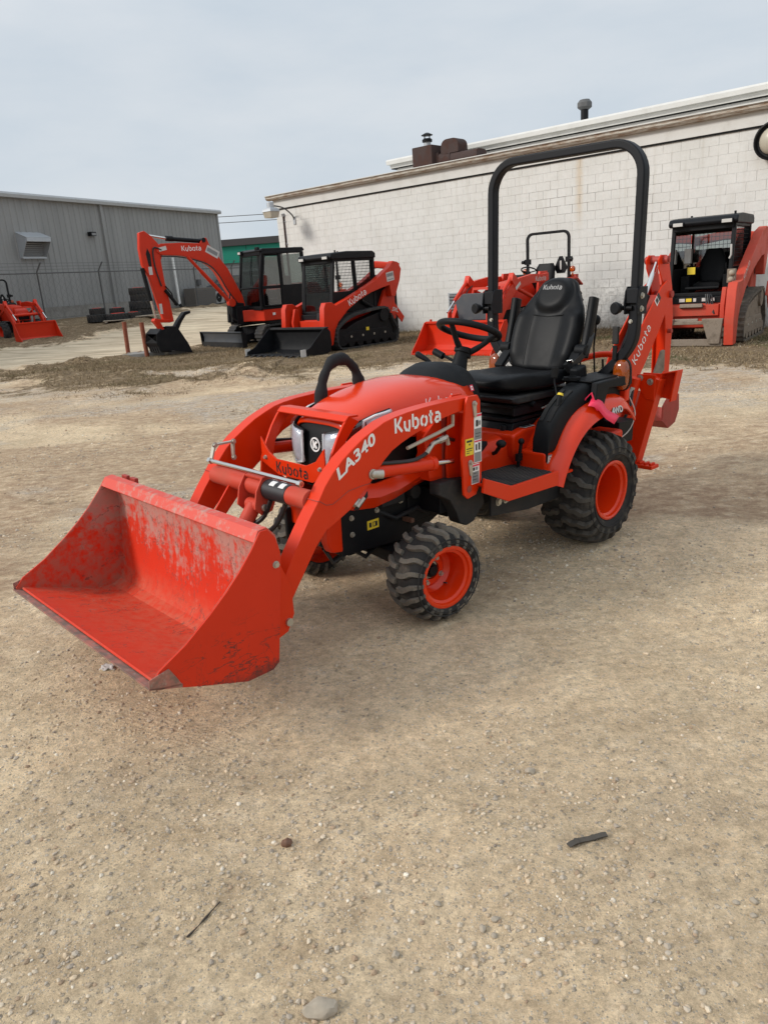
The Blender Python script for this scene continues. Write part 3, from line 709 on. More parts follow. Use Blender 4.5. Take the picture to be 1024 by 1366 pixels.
# louvred vent low in the wall
v_ = MB(); v_.bx(7.38, 8.12, -.03, .0, .36, .40).bx(7.38, 8.12, -.03, .0, 1.03, 1.07).bx(7.36, 7.40, -.032, .0, .36, 1.07).bx(8.10, 8.14, -.032, .0, .36, 1.07)
vo = v_.obj('wall_louvre', 'galv', None); vo.parent = WB
MB().bx(7.4, 8.1, -.012, -.009, .4, 1.03).obj('recess', 'dark_hole', vo)
sm = MB().box((0, 0, 0), (.70, .012, .07), (RD(35), 0, 0)).mesh('slat', 'galv', False)
for k in range(7): inst(sm, 'slat', vo, (7.75, -.03, .45 + k * .088))
def child_of_wb(o): o.parent = WB; return o
def wbp(s, y, z): return WB_M @ Vector((s, y, z))
WB_M = Matrix.Translation((-3.18, 27.16, 0)) @ Matrix.Rotation(RD(-42), 4, 'Z')
# gooseneck wall lamp
lp = empty('wall_lamp', wbp(1.3, -.01, 3.62), (0, 0, RD(-42)), 'old gooseneck lamp with box head at the corner of the white building', 'lamp')
MB().tube(smoothpath([(0, 0, 0), (0, -.10, .16), (-.02, -.42, .36), (-.05, -.80, .42), (-.06, -.9, .40)], 6), .022, 8).obj('arm', 'fence_grey', lp)
MB().bx(-.05, .05, -.02, .008, -.14, .1).obj('mounting_plate', 'galv', lp, .004)
MB().cyl((-.06, -.92, .52), (-.06, -.92, .36), .11, .12, 12).obj('housing', 'galv', lp, .01)
hb = MB(); hb.rings([[(-.06 + a * x, -.92 + b_ * x, z) for a, b_ in ((-1, -1), (1, -1), (1, 1), (-1, 1))] for x, z in ((.13, .36), (.19, .30), (.205, .24))]); hb.obj('hood', 'galv', lp)
hb = MB(); hb.rings([[(-.06 + a * x, -.92 + b_ * x, z) for a, b_ in ((-1, -1), (1, -1), (1, 1), (-1, 1))] for x, z in ((.19, .238), (.155, .06))]); hb.obj('lens', 'beige', lp)
# round security lamp
rl = empty('round_wall_lamp', wbp(15.72, -.01, 3.70), (0, 0, RD(-42)), 'big round black rimmed lamp with domed beige glass high on the white wall', 'lamp')
MB().lathe([(.02, 0), (.30, 0), (.36, -.10), (.37, -.22), (.34, -.23), (.31, -.16), (.02, -.12)], n=36).obj('rim', 'black', rl)
MB().ball((0, -.17, 0), .27, 24, 12, (1, .5, 1)).obj('dome', 'beige', rl)
# corner conduit
cd = empty('conduit', wbp(.80, -.03, 0), (0, 0, RD(-42)), 'rusty pipe conduit running down the corner of the white wall', 'pipe')
MB().tube([(0, 0, -.05), (0, 0, 3.78)], .028, 8).obj('pipe', 'duct_rust', cd)
st_ = MB()
for z in (.8, 1.9, 2.9, 3.6): st_.bx(-.06, .06, -.005, .03, z, z + .03)
st_.obj('strap', 'galv', cd); MB().cyl((0, 0, 3.78), (0, -.03, 3.86), .045, .05, 10).obj('weatherhead', 'galv', cd)
# roof plant
dk = empty('roof_duct', wbp(5.95, .75, 4.48), (0, 0, RD(-42)), 'rusty brown duct box with elbow lying on the white roof', 'duct')
MB().bx(0, .70, -.3, .4, 0, .60).obj('box', 'duct_rust', dk, .02)
MB().sweep([(.70, .1, .22), (.95, .1, .17), (1.15, .1, .16), (1.7, .1, .15), (2.10, .1, .15)], srect(.25, .165, 4, 20), up=(0, 0, 1)).obj('long_duct', 'duct_rust', dk, .01)
e_ = MB(); e_.rings([[(x, .1 + a * .26, .21 + b_ * .20) for a, b_ in srect(1, 1, 5, 20)] for x in (.66, .70, .75, .80)]); e_.rings([[(x, .1 + a * .265, .165 + b_ * .178) for a, b_ in srect(1, 1, 4, 20)] for x in (1.16, 1.20)]); e_.obj('flange', 'duct_rust', dk)
MB().prism([(.86, .30)] + arc(1.06, .50, .19, 180, 90, 5) + arc(1.28, .50, .19, 90, 0, 5) + [(1.47, .32)], 'Y', -.1, .36).obj('hood', 'duct_rust', dk, .015)
fl = empty('flue_cap', wbp(6.25, .80, 5.06), (0, 0, RD(-42)), 'small black flue cap on the rusty roof duct box', 'chimney')
MB().cyl((0, 0, 0), (0, 0, .16), .10, n=16).obj('pipe', 'galv', fl)
MB().lathe([(0.01, .15), (.14, .16), (.145, .22), (.11, .25), (.01, .25)], ax='Z', n=20).obj('collar', 'black', fl)
MB().lathe([(.01, .34), (.16, .33), (.165, .345), (.05, .40), (.01, .40)], ax='Z', n=20).obj('cap', 'black', fl)
sp_ = MB(); [sp_.bx(x - .006, x + .006, y - .006, y + .006, .24, .34) for x, y in ((.1, 0), (-.1, 0), (0, .1), (0, -.1))]; sp_.obj('strut', 'black', fl)
vp_ = empty('roof_vent_pipe', wbp(10.2, 2.6, 5.15), (0, 0, RD(-42)), 'dark roof vent pipe with a boxy cap above the white roof edge', 'chimney')
MB().cyl((0, 0, -.2), (0, 0, .42), .10, n=16).obj('pipe', 'black', vp_)
MB().lathe([(.01, .0), (.16, 0), (.13, .06), (.01, .06)], ax='Z', n=20).obj('flashing', 'galv', vp_)
MB().lathe([(.01, .38), (.12, .38), (.20, .44), (.20, .54), (.13, .62), (.01, .62)], ax='Z', n=8).obj('cap', 'fence_grey', vp_)

# ------------------------------------------------------------------ grey metal building
GB_M = Matrix.Translation((-13.417, 32.326, 0)) @ Matrix.Rotation(RD(65.4), 4, 'Z')
def gbp(s, y, z): return GB_M @ Vector((s, y, z))
GR = (0, 0, RD(65.4))
GB = empty('grey_building', (-13.417, 32.326, 0), GR, 'tall grey ribbed metal building at the left behind the fence', 'building')
def siding():
    m, t, b = newmat('grey_ribbed_siding'); o = coords(t); n = noise(t, coords(t, 'Object', (1, 1, .15)), 1.6, 6, .6); n2 = noise(t, o, 18, 6, .7)
    col = mixc(t, ramp(t, n, .35, .65), (.235, .236, .23), (.285, .285, .278)); col = mixc(t, ramp(t, n2, .5, .8, 0, .2), col, (.25, .25, .24))
    L(t, col, b.inputs['Base Color']); b.inputs['Roughness'].default_value = .55; return m
M['siding'] = siding(); M['trim'] = pm('pale_grey_trim', (.40, .41, .41), .5, var=.08, dirt=(.2, .18, .16), dirtamt=.2)
def corrug(x0, x1, z0, z1, pitch=.305, d=.032):
    mb = MB(); x = x0; P = []
    while x < x1 - .01:
        P += [(x, 0), (x + pitch * .60, 0), (x + pitch * .70, -d), (x + pitch * .90, -d)]; x += pitch
    P.append((x1, 0)); n = len(P)
    mb.add([(a, b_, z0) for a, b_ in P] + [(a, b_, z1) for a, b_ in P], [(i, i + 1, n + i + 1, n + i) for i in range(n - 1)]); return mb
for (a, b_) in ((-18.0, -7.9), (-7.9, 4.14), (4.30, 13.12)):
    corrug(a, b_, 1.42, 5.62).obj('siding_panel', 'siding', GB, smooth=False)
MB().bx(-18, 13.1, .03, 10, .3, 5.6).obj('inner_wall', 'siding', GB, smooth=False)
MB().bx(-18, 13.12, -.03, .2, .2, 1.41).obj('foundation', 'concrete', GB)
MB().prism([(-.22, 5.60), (-.24, 5.72), (-.18, 5.80), (.1, 5.80), (.1, 5.60)], 'X', -18.1, 13.25).obj('gutter', 'trim', GB, smooth=False)
MB().prism([(.1, 5.79), (.1, 5.60), (10, 5.60), (10, 6.3)], 'X', -18.1, 13.25).obj('roof', 'trim', GB, smooth=False)
MB().bx(13.03, 13.16, -.045, .1, 1.0, 5.6).obj('corner_trim', 'siding', GB)
dsp = MB().bx(4.15, 4.28, -.12, -.005, 1.0, 5.6).obj('downspout', 'siding', GB)
hv = empty('vent_hood', gbp(-.03, 0, 3.36), GR, 'sheet metal vent hood projecting from the grey building wall', 'vent')
MB().prism([(0, .0), (-.16, 0), (-.55, .62), (-.55, .74), (0, .98)], 'X', -.62, -.60).obj('side_panel', 'galv', hv)
MB().prism([(0, .0), (-.16, 0), (-.55, .62), (-.55, .74), (0, .98)], 'X', .60, .62).obj('side_panel', 'galv', hv)
tp_ = MB(); tp_.add([(-.64, 0, 1.0), (.64, 0, 1.0), (.64, -.57, .76), (-.64, -.57, .76), (-.64, 0, .98), (.64, 0, .98), (.64, -.57, .74), (-.64, -.57, .74)], [(0, 1, 2, 3), (4, 7, 6, 5), (2, 6, 7, 3), (0, 3, 7, 4), (1, 5, 6, 2), (0, 4, 5, 1)]).obj('top_panel', 'galv', hv)
MB().bx(-.6, .6, -.57, -.54, .60, .755).bx(-.6, .6, -.17, -.14, -.02, .05).obj('flange', 'galv', hv)
MB().bx(-.59, .59, -.03, -.035, .04, .72).obj('screen', 'fence_grey', hv)
ls = MB().box((0, 0, 0), (1.17, .012, .06), (RD(40), 0, 0)).mesh('slat', 'galv', False)
for k in range(8): inst(ls, 'slat', hv, (0, -.07, .08 + k * .08))
ll = empty('wall_floodlight', gbp(3.38, -.03, 4.32), GR, 'small dark floodlight box on the grey building wall', 'lamp')
MB().bx(-.16, .16, -.2, 0, -.05, .12).obj('housing', 'black', ll, .01); MB().bx(-.12, .12, -.215, -.2, -.03, .07).obj('lens', 'grey_ink', ll)
wp_ = empty('white_drainpipe', gbp(8.55, -.25, .9), GR, 'white plastic drainpipe leaning on the grey building', 'pipe')
MB().tube([(0, 0, .18), (0, .05, 2.45)], .065, 12).obj('pipe', 'white_ink', wp_); MB().tube([(0, 0, .2), (.05, -.02, .05), (.25, -.03, .0)], .075, 12).obj('elbow', 'black', wp_)
acb = empty('condenser_unit', gbp(9.95, -.55, .86), GR, 'brown weathered box unit against the grey building wall', 'air conditioner')
MB().bx(-.9, .9, -.35, .35, 0, .95).obj('cabinet', 'wood_ac', acb, .02)
cs_ = MB().bx(-.82, .82, -.36, -.352, -.012, .012).mesh('slat', 'fence_grey', False)
for k in range(9): inst(cs_, 'slat', acb, (0, 0, .1 + k * .09))
aw = empty('air_conditioner', gbp(11.5, -.5, .95), GR, 'small pale heat pump with round fan grille at the grey wall', 'air conditioner')
MB().bx(-.42, .42, -.16, .16, 0, .62).obj('cabinet', 'trim', aw, .02)
MB().lathe([(.05, -.165), (.24, -.165), (.25, -.18), (.22, -.185), (.05, -.18)], (-.08, 0, .31), n=24).obj('fan_grille', 'black', aw)
lg_ = MB().bx(-.03, .03, -.15, .15, -.22, 0).mesh('leg', 'fence_grey')
for x in (-.33, .33): inst(lg_, 'leg', aw, (x, 0, 0))
eb = tag(MB().bx(-.12, .12, -.12, 0, 0, .3).obj('meter_box', 'fence_grey', None, .01), 'upper small grey box on the grey wall above the brown unit', 'electrical box'); eb.location = gbp(10.6, -.04, 1.95); eb.rotation_euler = GR
# fence with barbed wire
FN = empty('fence', gbp(0, -1.3, .9), GR, 'tall chain fence with barbed wire arms in front of the grey building', 'fence')
pmb = MB().tube([(0, 0, -.2), (0, 0, 1.86), (.0, -.28, 2.2)], .03, 8).mesh('post', 'fence_grey')
for k in range(-5, 12): inst(pmb, 'post', FN, (-1.15 + k * 3.28, 0, 0))
rmb = MB()
rmb.tube([(-18, 0, 1.82), (38, 0, 1.82)], .026, 6); rmb.obj('rail', 'fence_grey', FN)
wm = MB().tube([(-18, 0, 0), (38, 0, 0)], .006, 4).mesh('wire', 'fence_grey')
for k in range(3): inst(wm, 'wire', FN, (0, -.09 - k * .09, 1.95 + k * .11))
inst(wm, 'wire', FN, (0, 0, .1))
cl_ = MB()
for k in range(int(56 / .30)):
    x = -18 + k * .30
    cl_.tube([(x, 0, .08), (x + 1.74, 0, 1.82)], .0022, 3, caps=False); cl_.tube([(x + 1.74, .004, .08), (x, .004, 1.82)], .0022, 3, caps=False)
tag(cl_.obj('chain_link', 'fence_grey', FN), kind='stuff')

# green building beyond
GN = empty('green_building', (-6.5, 62, .6), (0, 0, RD(-4)), 'distant low building with a bright green band under a dark roof edge', 'building')
MB().bx(-12, 12, 0, 12, -1.2, 3.15).obj('wall', pm('grey_wall_far', (.20, .21, .21), .7), GN)
MB().bx(-12, 12, -.15, .1, 3.0, 4.25).obj('green_band', 'green', GN)
MB().bx(-12.2, 12.2, -.35, 12, 4.26, 4.75).obj('roof_edge', pm('dark_brown_trim', (.05, .045, .045), .6), GN)
seam = MB().bx(-.02, .02, -.16, -.14, 3.0, 4.25).mesh('seam', 'black')
for k in range(-3, 5): inst(seam, 'seam', GN, (k * 2.7, 0, 0))
for x in (-2.6, 1.1):
    f_ = MB().bx(x - .7, x + .7, -.06, -.005, 1.5, 2.4).obj('window', 'trim', GN)
    MB().bx(x - .62, x + .62, -.07, -.062, 1.58, 2.32).obj('pane', 'dark_hole', f_); MB().bx(x - .62, x + .62, -.078, -.07, 1.92, 1.98).obj('bar', 'trim', f_)
rv = empty('roof_vent', (-4.9, 63, 5.3), (0, 0, 0), 'roof exhaust with a thin stack on the green building', 'vent')
MB().bx(-.5, .5, -.3, .3, 0, .35).obj('box', 'black', rv); MB().cyl((.15, 0, .35), (.15, 0, 1.15), .1).obj('stack', 'fence_grey', rv); MB().cyl((.15, 0, 1.15), (.15, 0, 1.35), .2, .17).obj('cap', 'fence_grey', rv)
# power lines
for z, lab in ((11.25, 'lower and darker power line behind the buildings'), (12.1, 'upper faint power line behind the buildings')):
    pl = []
    for k in range(25):
        u_ = k / 24; pl.append((-60 + 110 * u_, 120, z - 1.2 * (1 - (2 * u_ - 1) ** 2) + 1.1))
    o = MB().tube(pl, .05, 5).obj('power_line', 'fence_grey', None); tag(o, lab, 'power line', 'power lines')
# parked car glimpsed between the cabs
def parked_car():
    r = empty('parked_car', (-7.4, 44, .92), (0, 0, RD(200)), 'dark parked car seen past the excavator boom by the fence', 'car')
    prof = [(-2.1, .35), (-2.15, .75), (-1.9, .95), (-1.2, 1.02), (-.6, 1.42), (.7, 1.45), (1.35, 1.02), (2.05, .88), (2.15, .6), (2.1, .35)]
    MB().prism(prof, 'Y', -.85, .85).obj('body', 'blade_grey', r, .06, 3)
    MB().prism([(-1.1, 1.04), (-.58, 1.38), (.65, 1.40), (1.2, 1.04)], 'Y', -.865, .865).obj('window', 'glass', r)
    wm_ = MB().lathe([(.02, -.1), (.32, -.1), (.33, .1), (.02, .1)], n=20).mesh('wheel', 'rubber_far')
    for x in (-1.3, 1.35):
        for y in (-.8, .8): inst(wm_, 'wheel', r, (x, y, .33))
    for y in (-.6, .6): MB().bx(2.08, 2.14, y - .2, y + .2, .66, .80).obj('headlight', 'lens_back', r, .01)
parked_car()
# ------------------------------------------------------------------ compact tractor with loader and backhoe
TR = empty('compact_tractor', (TRX, TRY, 0), (TTX, TTY, TYAW), 'orange compact tractor with front loader, folding roll bar and backhoe standing in the foreground', 'tractor')
# wheels -------------------------------------------------------------
def lug_mesh(name, R, W, crown, path, wd, hgt, mat, side):
    """path: (angle, y) centre line; raised bar following the carcass"""
    mb = MB(); sec = []
    pts = smoothpath([(a, y, 0) for a, y in path], 2)
    n = len(pts)
    for i, p in enumerate(pts):
        t = (pts[min(i + 1, n - 1)] - pts[max(i - 1, 0)]); t = Vector((t.x * R, t.y, 0)).normalized(); nn = Vector((-t.y / R, t.x, 0))
        ring = []
        for s_, top in ((-.62, 0), (-.46, 1), (.46, 1), (.62, 0)):
            a = p.x + nn.x * s_ * wd; y = (p.y + nn.y * s_ * wd)
            yy = abs(y) / (W / 2); drop = crown * min(yy, 1) ** 3.2
            if yy > 1: drop += (yy - 1) * W * .75
            r = R - drop - (0 if top else hgt * 1.15)
            ys = y if yy <= 1 else math.copysign(W / 2 + (yy - 1) * W * .18, y)
            ring.append((r * math.sin(a), ys * side, r * math.cos(a)))
        sec.append(ring)
    mb.rings(sec); return mb.mesh(name, mat, False)
def tyre_carcass(R, W, rim, hgt, crown, n=72):
    h = W / 2; q = R - hgt
    prof = [(q, 0), (q - crown * .1, h * .5), (q - crown * .45, h * .8), (q - crown * 1.1, h * .98), (q - crown * 1.1 - (q - rim) * .18, h * 1.05), (rim + (q - rim) * .45, h * 1.07), (rim + (q - rim) * .18, h * 1.0), (rim + .006, h * .88), (rim, h * .80)]
    full = prof + [(rim, 0)] + [(r, -t) for r, t in prof[::-1]][:-1]
    return MB().lathe(full, n=n)
def wheel(name, loc, side, R, W, rim, disc, lugs, hgt, crown, path, wd, lugmat, steer=0, nb=4, hub=.035, label=None):
    w_ = tyre_carcass(R, W, rim, hgt, crown).obj(name, 'rubber', TR, ang=50, loc=loc)
    w_.rotation_euler = (0, 0, steer)
    if label: w_['label'] = label
    h = W / 2; s = side
    rp = [(rim + .012, h * .90), (rim + .012, h * .97), (rim + .004, h * .985), (rim - .006, h * .96), (rim - .010, h * .86), (rim - .022, h * .80), (rim - .026, h * .45), (rim - .030, disc + .02), (rim - .045, disc + .004), (rim * .62, disc), (rim * .5, disc + .012), (hub + .012, disc + .012), (hub + .012, disc - .004), (rim * .55, disc - .012), (rim - .03, disc - .01), (rim - .02, disc * .5 - .02), (rim - .006, -h * .8), (rim + .004, -h * .97), (rim + .012, -h * .9), (rim, -h * .5), (rim, h * .5)]
    MB().lathe([(r, t * s) for r, t in rp], n=64).obj('rim', 'red_gloss', w_, ang=30)
    MB().cyl((0, -.04, 0), (0, s * (disc + .018), 0), hub, n=20).cyl((0, s * (disc + .018), 0), (0, s * (disc + .03), 0), hub * .7, n=20).obj('hub', 'black', w_, .002)
    bm_ = MB(); bolt(bm_, (0, 0, 0), (0, s, 0), .010, .010); bme = bm_.mesh('bolt', 'zinc')
    for k in range(nb):
        a = 2 * math.pi * k / nb + .5; inst(bme, 'bolt', w_, (math.cos(a) * rim * .46, s * (disc + .012), math.sin(a) * rim * .46))
    MB().tube([((rim - .032) * math.cos(4.0), s * (disc + .02), (rim - .032) * math.sin(4.0)), ((rim - .045) * math.cos(4.0), s * (disc + .05), (rim - .045) * math.sin(4.0))], .004, 8).obj('valve', 'black_ink', w_)
    for sd in (1, -1):
        me = lug_mesh('tread_lug', R, W, crown, path, wd, hgt, lugmat, sd)
        for k in range(lugs):
            a = 2 * math.pi * (k + (.5 if sd < 0 else 0)) / lugs
            inst(me, 'tread_lug', w_, (0, 0, 0), (0, a * 1.0, 0))
    # sidewall rings
    sw = MB()
    for rr in (.35, .62): 
        q = rim + (R - hgt - rim) * rr; sw.lathe([(q - .004, s * h * 1.05), (q, s * h * 1.085), (q + .004, s * h * 1.05)], n=64)
    sw.obj('sidewall_ring', 'rubber', w_)
    return w_
fpath = [(.0, .128), (.0, .105), (.02, .080), (.10, .052), (.125, .030), (.125, .006)]
wheel('front_wheel', (1.4, .445, .2286), 1, .2286, .216, .138, -.030, 20, .017, .028, fpath, .0225, 'lug', RD(-8), 4, .034)
wheel('front_wheel', (1.4, -.445, .2286), -1, .2286, .216, .138, -.030, 20, .017, .028, fpath, .0225, 'lug', RD(-8), 4, .034)
rpath = [(.13, .182), (.13, .158), (.125, .125), (.055, .100), (.060, .062), (.0, .040), (.0, .010)]
wheel('rear_wheel', (0, .41, .3302), 1, .3302, .305, .162, -.085, 22, .024, .034, rpath, .029, 'lug_rear', 0, 5, .05)
wheel('rear_wheel', (0, -.41, .3302), -1, .3302, .305, .162, -.085, 22, .024, .034, rpath, .029, 'lug_rear', 0, 5, .05)
# chassis -------------------------------------------------------------
ch = MB()
ch.bx(1.05, 1.80, .13, .155, .36, .52).bx(1.05, 1.80, -.155, -.13, .36, .52).bx(1.0, 1.75, -.13, .13, .42, .50)
ch.bx(.98, 1.30, -.19, .19, .38, .62).bx(-.15, .98, -.16, .16, .33, .56).bx(-.35, .25, -.14, .14, .22, .48)
ch.obj('chassis', 'black', TR, .008)
ax = MB(); ax.sweep([(1.4, -.33, .22), (1.4, -.2, .25), (1.4, 0, .27), (1.4, .2, .25), (1.4, .33, .22)], srect(.045, .045, 3, 12), up=(0, 0, 1))
ax.cyl((1.4, .30, .16), (1.4, .30, .33), .055).cyl((1.4, -.30, .16), (1.4, -.30, .33), .055).box((1.4, 0, .33), (.14, .12, .16)); ax.obj('front_axle', 'black', TR, .006)
ax = MB(); ax.cyl((0, -.3, .33), (0, .3, .33), .085, n=20).box((0, 0, .34), (.3, .26, .28)).obj('rear_axle', 'black', TR, .01)
sp_ = MB(); sp_.tube([(1.30, -.3, .21), (1.30, .3, .21)], .012, 8).tube([(1.30, .05, .24), (1.30, .28, .24)], .022, 10).obj('steering_rod', 'zinc', TR)
fb = MB(); fb.prism([(1.735, .36), (1.80, .37), (1.82, .42), (1.82, .53), (1.77, .57), (1.735, .57)], 'Y', .14, .20).prism([(1.70, .38), (1.745, .38), (1.75, .42), (1.75, .53), (1.74, .56), (1.70, .56)], 'Y', -.18, -.14).bx(1.74, 1.77, -.14, .14, .44, .54).obj('front_bumper', 'red', TR, .01)
fp = MB(); fp.prism([(1.25, .30), (1.73, .33), (1.73, .54), (1.68, .56), (1.25, .56), (1.05, .50), (1.05, .38)], 'Y', .157, .178).prism([(1.25, .30), (1.64, .32), (1.64, .54), (1.58, .56), (1.25, .55), (1.05, .50), (1.05, .38)], 'Y', -.178, -.157).obj('frame_plate', 'black', TR, .004)
bolts('frame_bolt', TR, [(x, .178, z) for x, z in ((1.66, .50), (1.66, .42), (1.50, .50), (1.34, .51), (1.20, .50))], (0, 1, 0), .010)
decal('warning_decal', TR, (1.565, .178, .415), (-1, 0, 0), (0, 0, 1), [(0, 0, .075, .045, 0), (.012, .010, .028, .034, 1), (.036, .010, .066, .034, 1), (.040, .014, .05, .03, 0)], ['yellow', 'black_ink'])
# engine and belly clutter under the hood
en = MB(); en.bx(1.05, 1.55, -.17, .17, .50, .86).cyl((1.5, 0, .68), (1.62, 0, .68), .17, n=18).bx(.85, 1.05, -.15, .15, .45, .8).cyl((1.15, .17, .48), (1.15, .24, .48), .05, n=14).cyl((1.28, .17, .55), (1.28, .23, .55), .035, n=12)
en.bx(1.35, 1.5, .15, .22, .52, .60).bx(1.1, 1.22, .17, .22, .6, .7).tube([(1.5, .16, .5), (1.4, .2, .44), (1.25, .2, .46), (1.15, .18, .4)], .012, 8).tube([(1.45, .15, .6), (1.3, .22, .62), (1.1, .2, .58)], .010, 8)
en.obj('engine', 'frame_grey', TR, .006)
und = MB(); und.tube([(1.62, .1, .33), (1.55, .14, .27), (1.45, .12, .3), (1.3, .15, .28)], .011, 8).tube([(1.7, -.02, .34), (1.6, .04, .27), (1.5, .02, .31)], .012, 8).tube([(1.75, .08, .35), (1.72, .1, .28), (1.66, .12, .31)], .010, 8).bx(1.5, 1.58, -.05, .05, .26, .36)
und.obj('hose', 'hose', TR)
MB().bx(1.31, 1.33, .17, .24, .405, .425).obj('bracket', 'brown_stone', TR)
# hood ----------------------------------------------------------------
def hood_ring(x, hw, zt, zb, p=3.2, n=40, crown=.0):
    r = []
    for i in range(n + 1):
        u = -1 + 2 * i / n; a = abs(u)
        # from one lower edge over the top to the other
        ang_ = math.pi * (1 - (i / n)); c_, s_ = math.cos(ang_), math.sin(ang_)
        y = hw * math.copysign(abs(c_) ** (2 / p), c_); z = zb + (zt - zb) * abs(s_) ** (2 / p)
        r.append((x, y, z))
    return r
def shell(rings_, th, name, mat, parent, **k):
    mb = MB(); n = len(rings_[0]); m_ = len(rings_)
    vs = [v for r in rings_ for v in r]; fs = [(j * n + i, j * n + i + 1, (j + 1) * n + i + 1, (j + 1) * n + i) for j in range(m_ - 1) for i in range(n - 1)]
    mb.add(vs, fs); o = mb.obj(name, mat, parent, **k)
    s_ = o.modifiers.new('solid', 'SOLIDIFY'); s_.thickness = th; s_.offset = -1; return o
HST = [(.86, .262, 1.045, .86), (.95, .268, 1.062, .84), (1.06, .268, 1.075, .83), (1.18, .262, 1.078, .83), (1.30, .252, 1.067, .83), (1.42, .238, 1.045, .84), (1.52, .222, 1.018, .85), (1.60, .205, .985, .86), (1.65, .188, .955, .87), (1.675, .168, .925, .885)]
hood = shell([hood_ring(*s) for s in HST], .012, 'hood', 'red_gloss', TR, ang=60)
# recessed crease lines on the hood flanks
mbk = MB()
for sd in (1, -1): mbk.tube([(s[0], sd * (s[1] * .985), s[3] + (s[2] - s[3]) * .50) for s in HST[:8]], .0035, 5)
mbk.obj('hood_crease', 'red_gloss', hood)
# side panels : upper with dark mesh opening, lower belly panel
def sidepanel(sd):
    y0, y1 = (.232, .250) if sd > 0 else (-.250, -.232)
    up_ = MB().prism([(.90, .86), (1.20, .86), (1.30, .70), (1.42, .60), (1.30, .60), (1.17, .62), (1.00, .64), (.90, .72)], 'Y', y0, y1)
    o = up_.obj('side_panel', 'red_gloss', TR, .006)
    MB().prism([(1.19, .862), (1.45, .865), (1.62, .66), (1.42, .61), (1.30, .70)], 'Y', y0 * .82, y1 * .82).obj('side_mesh', 'black', TR)
    lp_ = MB(); yy = .255
    st = []
    for x, zb, zt in ((1.06, .615, .72), (1.16, .600, .70), (1.30, .572, .69), (1.42, .545, .66), (1.55, .532, .65), (1.66, .540, .66), (1.74, .56, .68), (1.77, .60, .66)):
        w1 = yy if x < 1.6 else yy - (x - 1.6) * .5
        st.append([(x, sd * w1 * .93, zt), (x, sd * w1 * 1.04, (zt + zb) / 2), (x, sd * w1 * .86, zb), (x, sd * (w1 * .84), zb + .01), (x, sd * (w1 * .96), (zt + zb) / 2), (x, sd * w1 * .88, zt)])
    lp_.rings(st); lp_.obj('lower_panel', 'red_gloss', TR, ang=30)
sidepanel(1); sidepanel(-1)
# nose : dark grille with round badge, wrap-round lamps
gr = MB()
gr.rings([[(x + bul * (1 - (abs(y / hw)) ** 2) , y, z) for y in np.linspace(-hw, hw, 13)] + [(x - .10, y, z) for y in np.linspace(hw, -hw, 13)] for x, hw, z, bul in ((1.60, .085, .60, .02), (1.655, .150, .66, .03), (1.668, .168, .72, .03), (1.672, .170, .80, .025), (1.665, .165, .88, .02), (1.655, .155, .915, .015), (1.63, .150, .94, .01))])
grille = gr.obj('grille', 'plastic', TR, ang=40)
gb = MB()
for k in range(5): gb.box((1.660 - abs(k - 5) * .002, 0, .625 + k * .018), (.07, .20 + k * .014, .006))
gb.obj('grille_bar', 'black', grille)
def badge(parent, x, y, z, r):
    ring = MB().lathe([(r * .80, .0), (r, 0), (r * 1.0, .004), (r * .80, .004)], ax='X', n=40); ring.v = [(vx + x, vy + y, vz + z) for vx, vy, vz in ring.v]
    o = ring.obj('badge_ring', 'white_ink', parent)
    b2 = MB(); K = [[(-.50, .62), (-.20, .62), (-.20, .12), (.32, .66), (.62, .40), (.16, -.02), (.50, -.46), (.20, -.70), (-.20, -.20), (-.20, -.62), (-.50, -.62)]]
    for poly in K: b2.prism([(y + a * r * .86, z + b_ * r * .86) for a, b_ in poly], 'X', x, x + .005)
    # forward and camera sees +y at its right: mirror so the stem is on the left
    b2.obj('badge_mark', 'white_ink', parent)
badge(grille, 1.698, 0, .830, .034)
